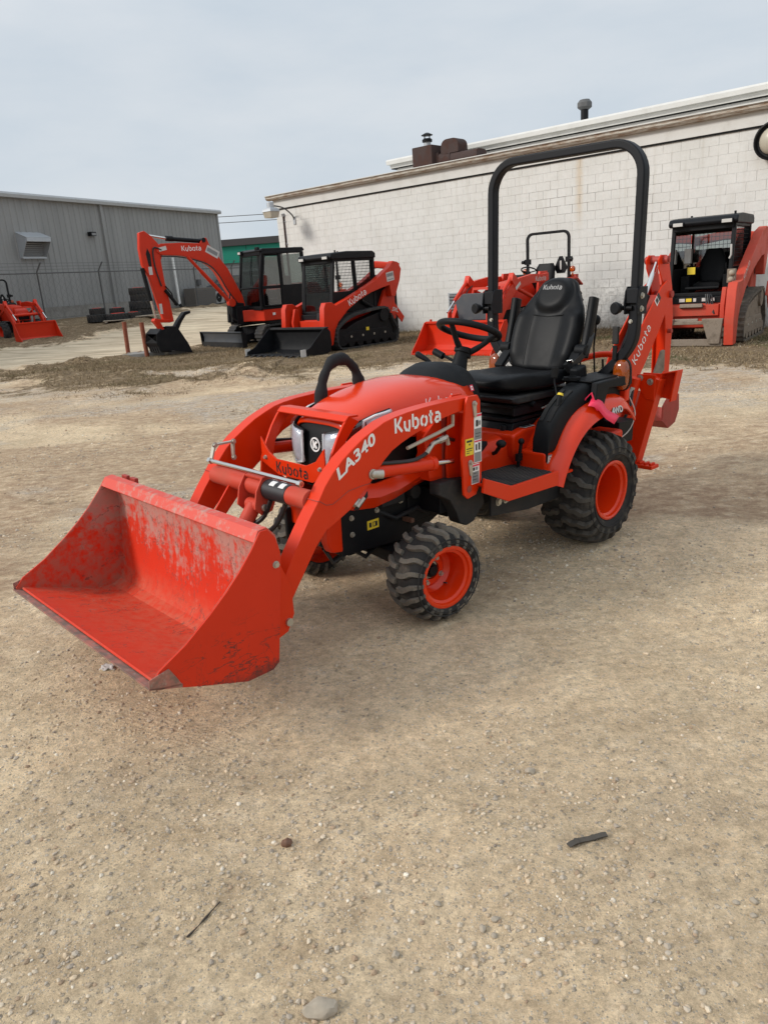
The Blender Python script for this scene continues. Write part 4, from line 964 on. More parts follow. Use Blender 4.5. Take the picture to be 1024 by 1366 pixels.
def lens(sd):
    # wrap-round lamp: a bulged strip from beside the badge round the corner on to the hood flank
    st = [(1.700, .072, .735, .895), (1.703, .10, .722, .902), (1.700, .135, .722, .908), (1.688, .163, .735, .915), (1.665, .183, .775, .925), (1.63, .198, .825, .938), (1.58, .212, .872, .955), (1.52, .226, .915, .972), (1.45, .240, .955, .985)]
    def surf(off, name, mat, parent, k0=0, k1=None, z0=0, z1=1):
        mb = MB(); rows = []
        ss = st[k0:k1]
        for i, (x, y, zb, zt) in enumerate(ss):
            nx, ny = (1, .15) if i + k0 < 3 else ((.75, .65) if i + k0 < 5 else (.15, 1))
            ln = math.hypot(nx, ny); col_ = []
            for v in np.linspace(z0, z1, 7):
                bul = .010 * math.sin(math.pi * v)
                col_.append((x + nx / ln * (off + bul), sd * (y + ny / ln * (off + bul)), zb + (zt - zb) * v))
            rows.append(col_)
        n = 7; vs = [p for r_ in rows for p in r_]
        mb.add(vs, [(j * n + i, j * n + i + 1, (j + 1) * n + i + 1, (j + 1) * n + i) for j in range(len(rows) - 1) for i in range(n - 1)])
        o = mb.obj(name, mat, parent, ang=60); q = o.modifiers.new('s', 'SOLIDIFY'); q.thickness = .003; q.offset = 0; return o
    o = surf(0, 'headlight', 'plastic', TR)
    surf(.006, 'reflector', 'lens_back', o, 0, 5, .06, .94)
    surf(.006, 'side_reflector', 'lens_back', o, 6, 9, .10, .90)
    s1 = MB(); s1.tube([(1.712, sd * .080, .890), (1.715, sd * .078, .82), (1.714, sd * .083, .742), (1.712, sd * .128, .732), (1.70, sd * .155, .742)], .0068, 8); s1.obj('light_strip', 'white_ink', o)
    s1 = MB(); s1.tube([(1.46, sd * .252, .972), (1.54, sd * .236, .962), (1.595, sd * .222, .945), (1.60, sd * .222, .900), (1.57, sd * .228, .885)], .007, 8); s1.obj('light_strip', 'white_ink', o)
    for zz in (.790, .850):
        q = MB(); q.lathe([(.002, 0), (.020, 0), (.024, .010), (.020, .010), (.006, .003), (.002, .003)], ax='X', n=20); q.v = [(x + 1.702, y + sd * .118, z + zz) for x, y, z in q.v]; q.obj('projector', 'chrome', o)
    surf(.016, 'lens', 'clear', o, 0, 9, .0, 1)
lens(1); lens(-1)
# word on the hood flank
mb = MB(); stroke_word(mb, 'Kubota', (1.235, .2685, .945), (-1, 0, .03), (0, -.12, 1), .055, lift=.001); mb.obj('hood_lettering', 'white_ink', hood)
# cowl / dash ---------------------------------------------------------
cw = MB(); RR = []
for x, hw, zt, zb in ((1.03, .17, 1.07, .86), (.98, .215, 1.105, .86), (.90, .232, 1.125, .86), (.82, .215, 1.118, .85), (.74, .175, 1.090, .84), (.67, .13, 1.045, .83), (.61, .09, .985, .82), (.57, .06, .92, .82)):
    RR.append([(x, hw * math.copysign(abs(math.cos(a)) ** (2 / 2.9), math.cos(a)), zb + (zt - zb) * max(0, math.sin(a)) ** (2 / 2.9)) for a in np.linspace(0, math.pi, 25)])
cw.rings(RR); cowl = cw.obj('dash_cowl', 'plastic', TR, ang=50)
MB().bx(.86, .985, -.20, .20, .50, .87).obj('firewall', 'black', TR, .01)
MB().bx(.70, .86, -.07, .07, .62, .84).obj('column_cover', 'plastic', TR, .02)
MB().bx(.99, 1.06, -.235, .235, .62, 1.0).obj('bulkhead', 'red', TR, .004)
decal('round_decal', cowl, (.86, .226, 1.0), (-1, -.2, 0), (0, -.35, 1), [(-.016, -.016, .016, .016, 0), (-.010, -.010, .010, .010, 1), (-.006, -.004, .006, .004, 0)], ['pink_ink', 'white_ink'], .006)
lv = MB(); lv.tube([(.81, -.08, 1.10), (.825, -.11, 1.125), (.835, -.16, 1.150)], [.008, .013, .017], 10); lv.ball((.835, -.16, 1.150), .017).obj('shuttle_lever', 'black', TR)
sc = MB(); sc.cyl((.71, 0, 1.02), (.66, 0, 1.15), .052, .034, 20); sc.cyl((.66, 0, 1.15), (.652, 0, 1.17), .045, n=20); sc.obj('steering_column', 'plastic', TR)
lv = MB(); lv.tube([(.68, -.03, 1.10), (.70, -.11, 1.14)], .008, 8); lv.tube([(.70, -.10, 1.13), (.705, -.16, 1.155)], .019, 10); lv.obj('indicator_stalk', 'plastic', TR)
# steering wheel
swc = Vector((.600, 0, 1.262)); swn = Vector((-.38, 0, 1)).normalized(); ua = Vector((0, 1, 0)); ub = swn.cross(ua)
sw = MB().tube([swc + (ua * math.cos(a) + ub * math.sin(a)) * .163 for a in np.linspace(0, 2 * math.pi, 49)[:-1]], .018, 12, closed=True)
swo = sw.obj('steering_wheel', 'plastic', TR, ang=80)
s_ = MB()
hubp = swc - swn * .135
s_.cyl(hubp - swn * .01, hubp + swn * .04, .042, .034, 20)
for a in (0.35, math.pi - .35, -math.pi / 2):
    d_ = ua * math.cos(a) + ub * math.sin(a); s_.tube(smoothpath([hubp + swn * .01 + d_ * .02, hubp + swn * .060 + d_ * .085, swc + d_ * .140 - swn * .018, swc + d_ * .163], 4), [.017] * 4 + [.015] * 4 + [.014] * 4 + [.013], 10)
s_.obj('spoke', 'plastic', swo)
MB().cyl(swc + ua * .165 - swn * .005, swc + ua * .165 + swn * .0, .019, .019).obj('steering_wheel_joint', 'plastic', swo)
# floor ---------------------------------------------------------------
fl_ = MB(); F = [(1.12, .50), (1.10, .60)]
fl_.prism([(.46, .450), (.90, .462), (1.10, .55), (1.09, .62), (.87, .535), (.46, .530)], 'Y', .4845, .50)
fl_.prism([(.30, .49), (.88, .49), (1.08, .575), (1.08, .59), (.87, .505), (.30, .505)], 'Y', .05, .484)
fl_.prism([(.30, .49), (.88, .49), (1.08, .575), (1.08, .59), (.87, .505), (.30, .505)], 'Y', -.484, -.05)
fl_.prism([(.46, .450), (.90, .462), (1.10, .55), (1.09, .62), (.87, .54), (.46, .535)], 'Y', -.50, -.484)
fl_.obj('floor_plate', 'red', TR, .004)
fm = MB(); fm.add([(.47, .465, .508), (.865, .472, .508), (.86, .20, .508), (.80, .05, .508), (.42, .05, .508), (.41, .24, .508), (.47, .465, .520), (.865, .472, .520), (.86, .20, .520), (.80, .05, .520), (.42, .05, .520), (.41, .24, .520)], [(0, 1, 2, 3, 4, 5), (11, 10, 9, 8, 7, 6)] + [(i, (i + 1) % 6, 6 + (i + 1) % 6, 6 + i) for i in range(6)])
fm.obj('floor_mat', 'mat_rubber', TR)
rbm = MB().bx(0, .385, -.0035, .0035, 0, .004).mesh('mat_rib', 'mat_rubber', False)
for k in range(20): inst(rbm, 'mat_rib', TR, (.47, .075 + k * .0195, .520))
# tunnel and red body under the seat
tn = MB(); tn.prism([(-.30, .50), (.44, .50), (.50, .58), (.52, .70), (.42, .72), (-.30, .72)], 'Y', -.24, .24)
tn.rings([[(.42, -.05, .5), (.42, .20, .5), (.42, .20, .66), (.42, .16, .70), (.42, -.05, .70)], [(.72, -.05, .5), (.72, .16, .5), (.72, .16, .60), (.72, .12, .66), (.72, -.05, .67)], [(.86, -.05, .5), (.86, .12, .5), (.86, .12, .56), (.86, .08, .62), (.86, -.05, .63)]])
tn.bx(-.36, .462, .24, .415, .50, .615); tn.bx(-.36, .462, -.415, -.24, .50, .615)
tn.obj('seat_platform', 'red', TR, .02, 3)
decal('warning_decal', TR, (.40, .155, .722), (0, 1, 0), (-1, 0, 0), [(0, 0, .075, .10, 0), (.006, .006, .069, .094, 1), (.012, .05, .063, .055, 2)], ['white_ink', 'black_ink', 'grey_ink'])
pd = MB(); pd.tube([(.60, .155, .60), (.62, .20, .62), (.62, .23, .66)], .011, 8); pd.ball((.62, .235, .672), .028, 14, 10, (1, 1, .8)); pd.obj('range_lever', 'black', TR)
pd = MB(); pd.tube([(.50, .26, .52), (.50, .27, .60), (.50, .28, .66)], .010, 8).ball((.50, .28, .67), .018).bx(.48, .52, .255, .275, .56, .60); pd.obj('differential_pedal', 'black', TR)
pd = MB(); pd.tube([(.76, .10, .58), (.78, .16, .66)], .010, 8); pd.cyl((.79, .15, .665), (.79, .20, .67), .026).box((.74, .19, .675), (.08, .05, .02), (0, .3, .3)); pd.obj('brake_pedal', 'black', TR)
pd = MB(); pd.tube([(.66, -.3, .51), (.74, -.3, .60)], .010, 8).box((.76, -.30, .62), (.09, .07, .02), (0, -.6, 0)); pd.obj('drive_pedal', 'black', TR)
# seat ----------------------------------------------------------------
sb = MB(); sb.bx(-.12, .46, -.19, .19, .755, .775).bx(-.05, .42, -.16, .16, .72, .755).bx(-.08, .46, -.20, .20, .83, .85).bx(-.08, .46, -.20, -.185, .79, .85).bx(-.08, .46, .185, .20, .79, .85)
for x in (0, .14, .28, .40): sb.bx(x, x + .02, -.18, .18, .785, .825)
sb.box((.19, .0, .803), (.46, .02, .02), (0, .25, 0)); sb.cyl((.30, .20, .84), (.30, .225, .84), .016); sb.obj('seat_suspension', 'black', TR, .004)
MB().prism([(-.10, .855), (.44, .855), (.50, .875), (.51, .90), (-.10, .90)], 'Y', -.215, .215).obj('seat_pan', 'frame_grey', TR, .015, 3)
bx_ = MB(); bx_.prism([(-.02, .62), (.44, .63), (.47, .70), (.45, .75), (-.02, .75)], 'Y', -.17, .19); bx_.cyl((.46, .13, .60), (.46, .13, .74), .022, n=14).cyl((.455, -.05, .66), (.455, .10, .66), .018).obj('valve_box', 'black', TR, .008)
MB().tube([(.20, .20, .80), (.05, .27, .86), (-.02, .33, .90)], .006, 8).obj('adjuster_rod', 'zinc', TR)
cu_ = MB(); RR = []
for k in range(13):
    u = k / 12; x = -.10 + .61 * u; hw = .205 + .030 * math.sin(math.pi * min(1, u * 1.2)) - (.05 * max(0, (u - .85) / .15) ** 2)
    th = .040 + .012 * math.sin(math.pi * u); zc = .945 + .015 * u
    if k in (0, 12): th *= .45; hw *= .94
    ring = []
    for a, b_ in srect(hw, th, 3.4, 40):
        z = zc + b_
        if b_ > 0: z += .030 * (abs(a) / hw) ** 3 * (1 - .6 * u) - .026 * math.cos(min(1, abs(a) / hw * 1.3) * math.pi / 2) * math.sin(math.pi * u) + (.012 * math.sin(math.pi * max(0, (u - .6) / .4)))
        ring.append((x, a, z))
    RR.append(ring)
cu_.rings(RR); sc_ = cu_.obj('seat_cushion', 'vinyl', TR, sub=1, ang=80)
def seat_back():
    mb = MB(); RR = []; B0 = Vector((-.085, 0, .955)); D = Vector((-.235, 0, .555)).normalized(); NF = Vector((D.z, 0, -D.x))
    H = .60; prof = [(0, .175), (.06, .205), (.16, .225), (.30, .236), (.45, .238), (.58, .228), (.68, .208), (.76, .178), (.84, .148), (.92, .128), (.975, .098), (1.0, .055)]
    def hwf(u):
        for (a, x), (b_, y) in zip(prof[:-1], prof[1:]):
            if u <= b_: t = (u - a) / (b_ - a); t = t * t * (3 - 2 * t) * .5 + t * .5; return x + (y - x) * t
        return prof[-1][1]
    K = 30
    for k in range(K + 1):
        u = k / K; hw = hwf(u); th = .048 - .012 * u; c = B0 + D * (H * u) + NF * (.018 * math.sin(u * 3.0))
        if k in (0, K): th *= .4
        ring = []
        for a, b_ in srect(hw, th, 3.2, 56):
            f = abs(a) / max(hw, .01); q = 0
            if b_ > 0:
                if u < .66: # bolsters round a flat centre panel
                    q = .030 * sstepf(.42, .85, f) * (1 - sstepf(.92, 1.0, f)) * min(1, u * 6) * (1 - sstepf(.56, .66, u))
                    if .38 < abs(a) / hw < .46: q -= .006
                hx, hy = a / .118, (u - .79) / .195
                d = math.sqrt(hx * hx + hy * hy)
                q += .030 * (1 - sstepf(.80, 1.06, d)); 
                if .98 < d < 1.14: q -= .006
            ring.append(c + Vector((0, a, 0)) + NF * (b_ + q))
        RR.append(ring)
    mb.rings(RR); o = mb.obj('seat_backrest', 'vinyl', TR, sub=1, ang=80)
    mb = MB(); tw_ = stroke_word(MB(), 'Kubota', (0, 0, 0), (1, 0, 0), (0, 1, 0), .030)
    c = B0 + D * (H * .83) + NF * (.018 * math.sin(2.5) + .038 + .030) 
    stroke_word(mb, 'Kubota', c - Vector((0, 1, 0)) * (tw_ * -.5) * -1 - NF * .0, (0, 1, 0), (D.x, 0, D.z), .030, .2); o2 = mb.obj('headrest_lettering', 'grey_ink', o)
    st = MB()   # stitched seams
    for sd in (1, -1): st.tube([B0 + D * (H * u) + Vector((0, sd * (.096 + .012 * math.sin(u * 3)), 0)) + NF * (.018 * math.sin(u * 3.0) + .044 - .012 * u) for u in np.linspace(.06, .56, 14)], .0035, 6)
    st.tube([B0 + D * (H * (.56 + .02 * abs(y) / .1)) + Vector((0, y, 0)) + NF * (.018 * math.sin(1.7) + .041) for y in np.linspace(-.108, .108, 9)], .0035, 6)
    st.obj('seam', 'plastic', o)
    return o
def sstepf(a, b, x):
    t = min(1, max(0, (x - a) / (b - a))); return t * t * (3 - 2 * t)
sbk = seat_back(); sbk.location.y = -.02
for sd in (1, -1):
    ar = MB(); y = sd * .275 - .02
    ar.sweep([(-.13, y, 1.06), (-.16, y, 1.14), (-.20, y, 1.28), (-.225, y, 1.395)], srect(.021, .034, 4, 16), up=(1, 0, 0)); o = ar.obj('armrest', 'vinyl', TR, .012, 3)
    MB().cyl((-.12, y - sd * .04, 1.10), (-.12, y + sd * .03, 1.10), .034, n=20).sweep([(-.12, y - sd * .03, 1.10), (-.02, y - sd * .02, 1.0), (-.06, y - sd * .03, .90)], [(-.012, -.03), (.012, -.03), (.012, .03), (-.012, .03)], up=(0, sd, 0)).obj('armrest_bracket', 'plastic', TR, .006)
bk = MB().box((-.02, .235, 1.015), (.05, .035, .07), (.3, .5, 0)).obj('seat_belt_buckle', 'plastic', TR, .008)
MB().box((.005, .252, 1.050), (.012, .034, .018), (.2, .5, .2)).obj('buckle_tongue', 'chrome', TR, .002)
MB().bar(smoothpath([(-.20, .27, 1.20), (-.12, .285, 1.10), (-.02, .25, 1.0), (-.10, .26, .90)], 4), .035, .003, up=(.3, 1, 0)).obj('seat_belt', 'hose', TR)
MB().box((-.04, .285, .965), (.10, .06, .11), (0, .2, 0)).obj('belt_retractor', 'plastic', TR, .015, 3)
# fenders and consoles --------------------------------------------------
def fender(sd):
    pts = [(.475, .450), (.44, .53), (.385, .615), (.315, .690), (.23, .748), (.13, .785), (.02, .805), (-.10, .818), (-.20, .812), (-.27, .775), (-.335, .715)]
    P = smoothpath([(x, 0, z) for x, z in pts], 4); RR = []
    for i, p in enumerate(P):
        t = (P[min(i + 1, len(P) - 1)] - P[max(0, i - 1)]).normalized(); nn = Vector((-t.z, 0, t.x)); nn = nn if nn.z > 0 or nn.x > 0 else -nn
        if nn.dot(p - Vector((0, 0, .33))) < 0: nn = -nn
        f = i / (len(P) - 1); bul = .055 * math.sin(math.pi * min(1, max(0, (f - .2) / .75)))
        sec = [(.20, .0), (.30, .012 + bul), (.42, .010 + bul), (.475, .0 + bul * .8), (.505, -.015 + bul * .35), (.515, -.04), (.508, -.045), (.498, -.022 + bul * .3), (.47, -.010 + bul * .7), (.42, -.002 + bul * .9), (.30, 0 + bul * .9), (.20, -.012)]
        RR.append([p + Vector((0, sd * a, 0)) + nn * b_ for a, b_ in sec])
    o = MB().rings(RR).obj('fender', 'red_gloss', TR, ang=50)
    return o
fd = fender(1); fdr = fender(-1)
for sd in (1, -1):
    lk = MB(); lk.prism([(.40, .50), (.475, .45), (.44, .53), (.385, .615), (.315, .690), (.23, .748), (.13, .785), (.02, .80), (-.30, .75), (-.30, .50)], 'Y', sd * .20, sd * .212); lk.obj('inner_fender', 'red', TR)
    cs = MB(); RR = []
    prof = [(.455, .60, .050), (.450, .70, .052), (.42, .775, .055), (.36, .835, .058), (.28, .885, .060), (.20, .920, .066), (.12, .945, .075), (-.02, .955, .08), (-.16, .945, .08), (-.24, .92, .07)]
    for x, z, hw in prof:
        zb = min(z - .04, .605 if x > .34 else (.66 if x > .25 else .76)); 
        RR.append([(x - .0, sd * .372 + a, (z + zb) / 2 + b_) for a, b_ in srect(hw, (z - zb) / 2, 5, 24)])
    co_ = MB().rings(RR).obj('console', 'plastic', TR, ang=45)
    sl_ = MB()
    for y in (-.024, .024): sl_.sweep([(.418, sd * .372 + y, .778), (.36, sd * .372 + y, .837), (.28, sd * .372 + y, .887), (.21, sd * .372 + y, .918)], [(-.012, -.004), (.012, -.004), (.012, .004), (-.012, .004)], up=(.5, 0, .86))
    sl_.obj('lever_slot', 'dark_hole', co_)
    if sd > 0:
        tr_ = MB(); tr_.prism([(.10, .952), (-.24, .958), (-.28, .95), (-.28, .90), (-.02, .91), (.02, .82), (.08, .80), (.12, .83)], 'Y', .455, .495).bx(-.27, .10, .26, .455, .948, .962).obj('grab_handle', 'plastic', TR, .014, 3)
        MB().lathe([(.030, .0), (.046, 0), (.048, .016), (.03, .016)], ax='Z', n=24).obj('cup_holder', 'plastic', TR, loc=(.10, .33, .96))
        l1 = MB(); l1.tube([(.25, .335, .89), (.235, .305, .96), (.23, .30, 1.0)], .006, 8); l1.cyl((.232, .30, .985), (.225, .30, 1.04), .019, .020, 14).obj('position_lever', 'black', TR, .004)
        l2 = MB(); l2.cyl((.335, .396, .85), (.315, .396, .905), .013, n=12); l2.obj('pto_lever', 'plastic', TR); MB().cyl((.315, .396, .905), (.31, .396, .917), .018, .014, 14).obj('lever_cap', 'yellow', TR)
        decal('fender_decal', TR, (.455, .4165, .555), (-1, 0, 0), (0, 0, 1), [(0, 0, .10, .045, 0), (.006, .006, .094, .039, 1), (.02, .012, .08, .02, 2), (.02, .026, .07, .033, 2)], ['grey_ink', 'white_old', 'grey_ink'], .002)
# 4WD mark and pink flagging ribbon
me = font_mesh('4WD', .050, 'white_old', .035, .2, 1.0, 'lettering'); place_text(me, 'fender_lettering', TR, (-.020, .523, .762), (-1, 0, .03), (0, -.45, 1), .006)
me = font_mesh('4WD', .050, 'black_ink', .06, .2, 1.0, 'lettering'); place_text(me, 'fender_lettering', TR, (-.020, .522, .760), (-1, 0, .03), (0, -.45, 1), .003)
rb = MB(); a_ = Vector((.15, .480, .850)); b_ = Vector((-.035, .555, .728))
RRv = []; nrows = 12
for i in range(nrows + 1):
    u = i / nrows; p = a_.lerp(b_, u) + Vector((0, .012 * math.sin(u * 5), .016 * math.sin(u * 7) * (1 - u)))
    wv_ = Vector((.030 + .008 * u, .008, -.013)); RRv.append((p + wv_, p - wv_ + Vector((0, .008 * math.sin(u * 9), .006))))
vs_ = [q for r in RRv for q in r]; rb.add(vs_, [(2 * i, 2 * i + 1, 2 * i + 3, 2 * i + 2) for i in range(nrows)])
rbo = rb.obj('ribbon', 'pink', TR, ang=80); sm_ = rbo.modifiers.new('s', 'SOLIDIFY'); sm_.thickness = .0012
MB().tube([(.115, .478, .84), (.10, .50, .80), (.12, .47, .90), (.14, .44, .86)], .006, 6).obj('ribbon_knot', 'pink', TR)
# roll bar --------------------------------------------------------------
yb = .505; top = 2.195
path = [(-.25, -yb, 1.36), (-.25, -yb, 1.98)] + [(-.25, -yb + .17 * (1 - math.cos(RD(a))), 2.025 + .17 * math.sin(RD(a))) for a in range(0, 91, 10)]
path += [(-.25, yb - .17 + .17 * math.sin(RD(a)), 2.025 + .17 * math.cos(RD(a))) for a in range(0, 91, 10)] + [(-.25, yb, 1.98), (-.25, yb, 1.36)]
MB().bar(path, .047, .064, up=(1, 0, 0)).obj('roll_bar', 'charcoal', TR, .010, 3, ang=50)
for sd in (1, -1):
    lo_ = smoothpath([(-.25, sd * yb, 1.40), (-.25, sd * .505, 1.22), (-.25, sd * .485, 1.13), (-.25, sd * .42, 1.04), (-.25, sd * .34, .965), (-.25, sd * .25, .89), (-.25, sd * .19, .83)], 4)
    MB().bar(lo_, .058, .060, up=(1, 0, 0)).obj('roll_bar_leg', 'charcoal', TR, .010, 3, ang=50)
    hg = MB(); hg.prism([(-.30, 1.30), (-.195, 1.30), (-.185, 1.36), (-.195, 1.425), (-.215, 1.45), (-.30, 1.45)], 'Y', sd * (yb - .042), sd * (yb - .034)).prism([(-.30, 1.30), (-.195, 1.30), (-.185, 1.36), (-.195, 1.425), (-.215, 1.45), (-.30, 1.45)], 'Y', sd * (yb + .034), sd * (yb + .042))
    hg.bx(-.212, -.20, sd * (yb - .036), sd * (yb + .036), 1.36, 1.44); ho = hg.obj('hinge', 'charcoal', TR, .004)
    MB().cyl((-.20, sd * yb - .072, 1.335), (-.165, sd * yb - .078, 1.335), .026, .036, 20).cyl((-.165, sd * yb - .078, 1.335), (-.155, sd * yb - .08, 1.335), .036, .030, 20).cyl((-.215, sd * yb, 1.335), (-.205, sd * yb - .07, 1.335), .013).cyl((-.21, sd * yb - .07, 1.335), (-.19, sd * yb - .073, 1.335), .016).obj('knob', 'black', TR, .003)
    bolts('hinge_bolt', ho, [(-.235, sd * (yb + .042), 1.40), (-.235, sd * (yb + .042), 1.33)], (0, sd, 0), .013); bolts('hinge_bolt', ho, [(-.222, sd * (yb - .01), 1.26)], (1, 0, 0), .009)
decal('leg_decal', TR, (-.216, -.405, 1.035), (0, 1, -1.0), (.0, 1, 1), [(-.03, -.018, .03, .018, 0), (-.02, -.012, .0, .012, 1)], ['white_old', 'grey_ink'], .006)
decal('leg_decal', TR, (-.216, -.345, .975), (0, 1, -1.0), (.0, 1, 1), [(-.015, -.018, .03, .018, 0), (-.01, -.012, .02, .0, 1)], ['white_old', 'grey_ink'], .006)
MB().bx(-.215, -.205, .40, .425, 1.045, 1.125).obj('leg_bracket', 'plastic', TR)
mr = MB().box((-.19, .425, 1.185), (.022, .036, .10), (0, 0, 0)); mr.obj('lamp_switch', 'frame_grey', TR, .006)
# amber lamps
for sd in (1, -1):
    y = sd * .455
    MB().bx(-.30, -.25, y - .050, y + .02, .80, .98).obj('lamp_bracket', 'red', TR, .012)
    am = MB(); RR = [[(-.235 + dx, y + a * k_, .958 + b_ * k_) for a, b_ in srect(.046, .088, 2.6, 24)] for dx, k_ in ((0, 1), (.018, 1.0), (.036, .92), (.046, .72), (.05, .4))]
    am.rings(RR); am.obj('indicator_lamp', 'amber', TR, ang=60)
    MB().ball((-.212, y, .93), .018).obj('bulb', 'lens_back', TR)
    bs = MB(); bs.rings([[(-.252, y + a, .958 + b_) for a, b_ in srect(.050, .093, 2.6, 24)], [(-.234, y + a, .958 + b_) for a, b_ in srect(.050, .093, 2.6, 24)]]); bs.obj('lamp_base', 'black', TR)
# loader ----------------------------------------------------------------
AO = [(1.09, 1.006), (1.25, 1.006), (1.39, 1.002), (1.52, .994), (1.60, .984), (1.66, .972), (1.72, .950), (1.78, .926), (1.84, .893), (1.90, .856), (1.955, .812), (2.00, .765), (2.036, .715), (2.09, .650), (2.127, .600), (2.192, .510), (2.240, .430), (2.267, .365), (2.268, .300), (2.266, .262), (2.24, .238), (2.222, .255), (2.22, .32), (2.125, .446), (2.061, .53), (2.007, .582), (1.933, .612), (1.872, .640), (1.815, .685), (1.761, .722), (1.71, .770), (1.674, .805), (1.62, .842), (1.56, .866), (1.50, .885), (1.409, .908), (1.307, .930), (1.20, .944), (1.09, .948)]
for sd in (1, -1):
    arm = MB().prism(AO, 'Y', sd * .352, sd * .424).obj('loader_arm', 'red', TR, .004, 2)
    arm.data.polygons[0].use_smooth = False
    # raised side plate seam and kink weld
    MB().tube([(2.036, sd * .425, .715), (2.0, sd * .425, .690), (1.965, sd * .425, .686), (1.93, sd * .425, .700), (1.88, sd * .425, .722), (1.80, sd * .425, .728), (1.752, sd * .425, .728)], .0018, 5).tube([(2.040, sd * .35, .714), (2.040, sd * .425, .714)], .002, 5).obj('weld_seam', 'red_dull', arm)
    sp_ = MB(); sp_.prism([(1.86, .635), (1.80, .675), (1.775, .70), (1.775, .675), (1.83, .630)], 'Y', sd * .4245, sd * .4265).obj('slot', 'dark_hole', arm)
    MB().cyl((1.81, sd * .41, .664), (1.84, sd * .41, .648), .014).tube([(1.84, sd * .43, .645), (1.80, sd * .43, .675)], .008, 8).obj('hose_coupler', 'zinc', arm)
    # lift cylinder
    lc = MB().cyl((1.72, sd * .395, .762), (1.34, sd * .395, .728), .030, n=20).cyl((1.36, sd * .395, .730), (1.33, sd * .395, .727), .034, n=20).obj('lift_cylinder', 'red', TR, .003)
    MB().cyl((1.34, sd * .395, .728), (1.20, sd * .395, .714), .013, n=16).obj('piston_rod', 'chrome', lc)
    MB().cyl((1.742, sd * .36, .765), (1.742, sd * .432, .765), .022, n=18).cyl((1.742, sd * .432, .765), (1.742, sd * .440, .765), .014).cyl((1.745, sd * .425, .765), (1.70, sd * .445, .760), .018, .02, 14).obj('pivot_pin', 'zinc', lc, .002)
    hh = MB(); hh.tube(smoothpath([(1.71, sd * .40, .80), (1.60, sd * .41, .785), (1.48, sd * .41, .772), (1.40, sd * .415, .79), (1.36, sd * .415, .825), (1.27, sd * .40, .835), (1.15, sd * .36, .80)], 5), .009, 8).ball((1.71, sd * .40, .80), .018).obj('hose', 'hose', lc)
    fit = MB(); fit.tube([(1.40, sd * .418, .79), (1.36, sd * .418, .826), (1.25, sd * .405, .838), (1.235, sd * .40, .80)], .0105, 8).cyl((1.31, sd * .41, .830), (1.27, sd * .41, .835), .015, n=6).obj('hose_fitting', 'zinc', lc)
    # mast
    ms = [(1.145, 1.012), (1.075, 1.012), (1.056, .985), (1.046, .60), (1.087, .532), (1.150, .522), (1.176, .545), (1.188, .74), (1.160, .98)]
    mst = MB().prism(ms, 'Y', sd * .432, sd * .446).prism(ms, 'Y', sd * .334, sd * .346).obj('mast', 'red', TR, .003)
    MB().prism([(1.075, .53), (1.05, .60), (1.06, .90), (1.09, .92), (1.09, .53)], 'Y', sd * .346, sd * .432).obj('mast_web', 'red', TR)
    MB().prism([(1.20, .60), (1.285, .62), (1.30, .86), (1.20, .94)], 'Y', sd * .255, sd * .330).obj('mast_post', 'red', TR, .004)
    MB().bx(1.10, 1.20, sd * .20, sd * .325, .60, .94).obj('mast_inner', 'red_dull', TR)
    MB().prism([(1.29, .62), (1.29, .56), (1.22, .52), (1.175, .45), (1.15, .39), (1.10, .365), (1.04, .375), (1.0, .42), (.96, .45), (.98, .56), (1.05, .60), (1.20, .62)], 'Y', sd * .325, sd * .395).obj('mast_bracket', 'frame_grey', TR, .006)
    MB().bx(1.03, 1.22, sd * .14, sd * .33, .44, .56).obj('mount_tube', 'black', TR, .006)
    MB().prism([(1.22, .63), (1.30, .64), (1.33, .84), (1.22, .93)], 'Y', sd * .325, sd * .337).obj('mast_gusset', 'red', TR)
    pn = MB()
    for (x, z, dx, dz) in ((1.105, .975, -.006, -.055), (1.135, .698, -.006, -.055)):
        pn = MB(); pn.prism(arc(x, z, .014, 0, 180, 8) + arc(x + dx, z + dz, .010, 180, 360, 8), 'Y', sd * .446, sd * .453)
        bolt(pn, (x, sd * .453, z), (0, sd, 0), .008)
        pn.obj('lock_pin', 'zinc', mst, .001)
    MB().cyl((1.10, sd * .33, .975), (1.10, sd * .446, .975), .016).cyl((1.14, sd * .446, .57), (1.14, sd * .448, .57), .017).obj('pivot_pin', 'red_dull', mst)
    if sd > 0:
        T_ = []
        decal('mast_decal', mst, (1.104, .446, .69), (-1, 0, 0), (-.02, 0, 1), [(0, 0, .055, .235, 0), (.003, .003, .052, .05, 1), (.003, .055, .052, .10, 0), (.010, .060, .022, .09, 2), (.030, .060, .044, .095, 2), (.003, .100, .052, .107, 3), (.003, .112, .052, .165, 1), (.008, .125, .04, .128, 2), (.008, .14, .045, .143, 2), (.012, .175, .028, .205, 2), (.032, .18, .046, .2, 1), (.003, .222, .052, .232, 3)], ['white_ink', 'grey_ink', 'black_ink', 'pink_ink'])
        decal('mast_decal', mst, (1.168, .446, .735), (-1, 0, 0), (-.02, 0, 1), [(0, 0, .060, .080, 0), (.010, .062, .050, .072, 1), (.026, .048, .036, .056, 1), (.008, .030, .052, .034, 1), (.008, .020, .048, .023, 1), (.008, .010, .03, .013, 1)], ['yellow', 'black_ink'])
        decal('mast_decal', mst, (1.124, .446, .588), (-1, 0, 0), (-.02, 0, 1), [(0, 0, .058, .098, 0), (.003, .003, .055, .060, 1), (.006, .05, .04, .053, 2), (.006, .035, .045, .038, 2), (.006, .02, .04, .023, 2), (.010, .066, .024, .082, 2), (.030, .066, .046, .082, 1), (.003, .086, .055, .095, 3)], ['white_ink', 'grey_ink', 'black_ink', 'pink_ink'])
